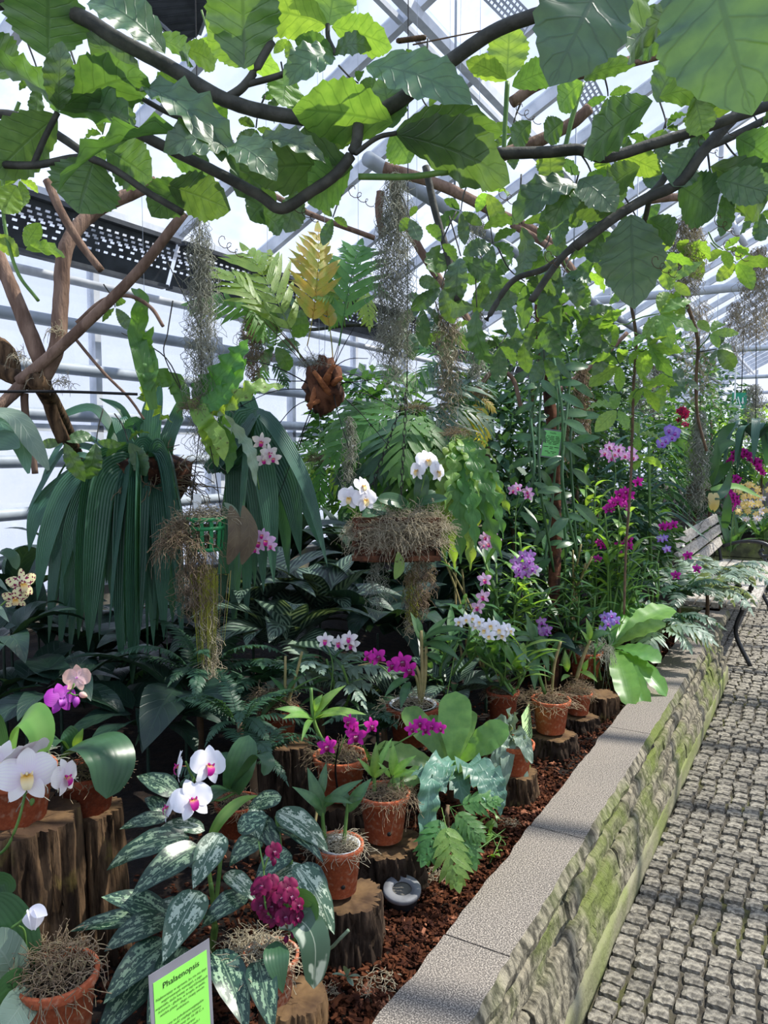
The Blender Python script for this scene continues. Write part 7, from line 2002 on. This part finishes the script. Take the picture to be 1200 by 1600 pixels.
# compound leaves in the middle distance
random.seed(121)
def pal(root, px, py, d, size, n=5, mat=VL, face=None, dirpx=(0, 1), frm=None):
    c = P(px, py, d); s = size * 1.08 * d / FPX
    D = RT * dirpx[0] - UP * dirpx[1] + FW * R(-.3, .3)
    tc_ = tocam(c)
    N = {'u': ZUP * .7 - tc_ * .7, 't': ZUP * .6 + tc_ * .8, 's': tc_}[face or random.choice('uuts')] + RT * R(-.3, .3)
    f = P(frm[0], frm[1], d + .03) if frm else c - D.normalized() * s * .7 + ZUP * .02
    palmate(root, c, f, D, N, s, n, mat, .0022)
for (px, py, d, sz, n, mat, face, dr) in [(720, 400, 2.2, 80, 4, VL, 's', (.3, 1)), (745, 480, 2.2, 95, 3, VL, 's', (0, 1)), (690, 380, 2.1, 60, 3, VL, 'u', (-.6, 1)), (815, 350, 2.2, 90, 3, VL, 'u', (0, 1)), (860, 340, 2.2, 60, 4, VL, 'u', (.6, .5)), (820, 440, 2.3, 80, 5, VL, 'u', (.6, .6)), (880, 430, 2.3, 70, 5, VL, 't', (-.5, .8)), (930, 300, 2.0, 70, 4, VL, 'u', (.5, .8)), (780, 540, 2.6, 70, 4, VL, 'u', (-.5, .8)), (840, 500, 2.5, 70, 4, VL, 'u', (.8, .5)), (900, 490, 2.5, 65, 4, VL, 't', (.8, .4)), (760, 300, 2.4, 60, 4, VY, 'u', (.5, .5)), (1030, 400, 2.3, 60, 4, VY, 'u', (.6, .6)), (1060, 395, 2.6, 60, 4, VY, 'u', (.9, .2)), (930, 400, 2.3, 60, 4, VL, 'u', (-.8, .5)), (960, 270, 1.9, 60, 5, VY, 'u', (-.3, .6)),
                                    (1150, 410, 2.8, 60, 4, VY, 'u', (.5, .3)), (1190, 200, 1.9, 70, 4, VL, 'u', (.6, .5)), (1160, 250, 1.9, 70, 4, VL, 'u', (.7, .7)), (1020, 240, 2.0, 60, 4, VL, 'u', (-.5, 1)), (870, 250, 2.0, 56, 4, VL, 'u', (.4, 1)), (800, 210, 2.0, 50, 4, VL, 'u', (-.3, .8)), (660, 480, 2.8, 60, 4, VL, 't', (-.5, .8)), (700, 520, 3.0, 60, 4, VL, 'u', (.4, .8)), (640, 520, 3.2, 50, 4, VL, 't', (-.4, .6)), (1100, 150, 1.9, 60, 4, VL, 'u', (.3, .8)), (950, 150, 1.9, 50, 4, VL, 'u', (.3, .6)), (1180, 60, 1.8, 70, 4, VL, 'u', (.3, .8)), (850, 560, 3.0, 50, 4, VL, 'u', (0, 1)), (790, 470, 2.6, 60, 4, VL, 't', (.5, .6)),
    (1040, 200, 1.9, 60, 4, VL, 'u', (.2, 1)), (1130, 300, 1.9, 70, 4, VL, 'u', (.5, .8)), (880, 320, 2.0, 60, 4, VL, 'u', (-.5, .8)), (1000, 350, 2.1, 60, 4, VL, 's', (.6, .6)), (940, 360, 2.1, 60, 4, VL, 'u', (-.6, .7)), (770, 380, 2.4, 64, 4, VL, 'u', (.2, .9)), (850, 390, 2.3, 64, 4, VL, 's', (-.3, .9)), (905, 430, 2.4, 60, 4, VY, 'u', (.6, .6)), (1190, 330, 2.0, 60, 4, VL, 'u', (-.4, .8)), (1090, 200, 1.8, 60, 4, VL, 'u', (-.4, .9)), (980, 210, 1.9, 50, 4, VL, 'u', (.5, .8)), (720, 330, 2.4, 56, 4, VL, 'u', (-.3, .9)), (690, 450, 2.6, 60, 4, VL, 's', (-.3, .9)), (760, 430, 2.5, 70, 4, VL, 's', (.3, .9)), (640, 340, 2.5, 44, 3, VL, 'u', (.4, .8)), (870, 480, 2.5, 60, 4, VL, 'u', (.5, .7)), (820, 530, 2.7, 56, 4, VL, 's', (-.4, .8)), (1130, 390, 2.6, 44, 4, VY, 'u', (.6, .3))]:
    pal(vr, px, py, d, sz, n, mat, face, dr)
for (px, py, d, sz, n, mat, dr, fr) in [(960, 505, 2.5, 66, 5, VY, (-.9, .3), (990, 500)), (1030, 490, 2.5, 66, 5, VY, (.8, .4), (992, 500)), (1010, 545, 2.5, 60, 5, VY, (.7, .6), (991, 545)), (968, 570, 2.5, 62, 4, VY, (-1, .2), (990, 585)), (1005, 605, 2.55, 58, 4, VY, (1, .15), (989, 620)), (965, 640, 2.55, 56, 4, VY, (-1, .2), (988, 650)), (996, 680, 2.6, 40, 3, VY, (1, .1), (988, 690)), (1000, 718, 2.6, 34, 3, VY, (1, .1), (985, 725)), (1060, 470, 2.6, 50, 4, VY, (-.8, .5), (1075, 480)), (1110, 520, 2.6, 44, 4, VY, (.7, -.3), (1091, 545)), (1120, 545, 2.6, 44, 4, VL, (.8, .4), (1091, 550)), (1070, 590, 2.65, 44, 4, VL, (-.9, .4), (1088, 600)), (985, 450, 2.4, 60, 4, VL, (-.3, -.8), (988, 470)), (1040, 600, 2.65, 44, 4, VY, (-.5, .6), (1085, 640)), (1050, 440, 2.5, 50, 4, VY, (.2, -.5), (1070, 470)), (1010, 520, 2.5, 60, 4, VY, (.9, .7), (991, 520)), (955, 540, 2.5, 60, 4, VL, (-.8, .4), (991, 545))]:
    pal(vr, px, py, d, sz, n, mat, random.choice('ut'), dr, fr)
for (px, py, d, sz, n, mat, face, dr) in [(400, 470, 3.2, 60, 4, VL, 't', (.2, .8)), (470, 480, 3.3, 60, 4, VL, 't', (-.4, .8)), (430, 540, 3.3, 55, 4, VL, 't', (0, 1)), (180, 480, 2.7, 40, 3, VL, 'u', (.5, .8)), (100, 690, 2.6, 60, 3, VL, 's', (.3, 1)), (150, 690, 2.7, 60, 3, VL, 's', (-.2, 1)), (200, 690, 2.8, 56, 3, VL, 'u', (.5, .8)), (130, 130, 1.9, 50, 4, VL, 'u', (.3, .6)), (330, 60, 2.0, 40, 4, VY, 'u', (.3, .6)), (440, 150, 2.0, 50, 4, VL, 'u', (0, .8)), (160, 210, 1.9, 60, 4, VY, 'u', (-.3, .6)), (520, 340, 2.2, 40, 3, VL, 'u', (-.5, .8)), (40, 210, 1.9, 60, 4, VY, 'u', (.3, .6)), (560, 130, 1.9, 44, 4, VL, 'u', (.5, .2)), (60, 130, 1.9, 60, 4, VL, 'u', (.2, .8)), (180, 150, 1.9, 56, 4, VL, 'u', (.6, .5)), (300, 230, 1.9, 50, 4, VL, 'u', (.5, .8)), (400, 200, 1.9, 50, 4, VL, 'u', (-.4, .8)), (470, 270, 1.9, 56, 4, VL, 'u', (.2, .9)), (210, 20, 1.9, 50, 4, VL, 'u', (.4, .6)), (450, 60, 2.0, 44, 4, VY, 'u', (.4, .6)), (650, 100, 2.0, 44, 4, VL, 'u', (-.4, .6)), (670, 170, 1.9, 56, 4, VL, 'u', (.4, .8)), (30, 280, 2.0, 44, 4, VY, 'u', (-.3, .8))]:
    pal(vl, px, py, d, sz, n, mat, face, dr)
# curling tendrils
for k in range(16):
    x, y = (R(780, 1150), R(120, 420)) if k > 4 else (R(250, 600), R(130, 380))
    d = 1.75; q = []
    for j in range(26):
        a_ = j * .75; rr = .012 * (1 - j / 40)
        q.append(P(x, y, d) + RT * (rr * math.cos(a_) + j * .002) + UP * (rr * math.sin(a_) - j * .0015))
    mb = MB(); rt = vr if k > 4 else vl; o = Vector(rt.location); tube(mb, [p - o for p in q], .0009, 4, cap=False); part('tendril', mb.mesh('tendril', 'stem_brown'), rt)
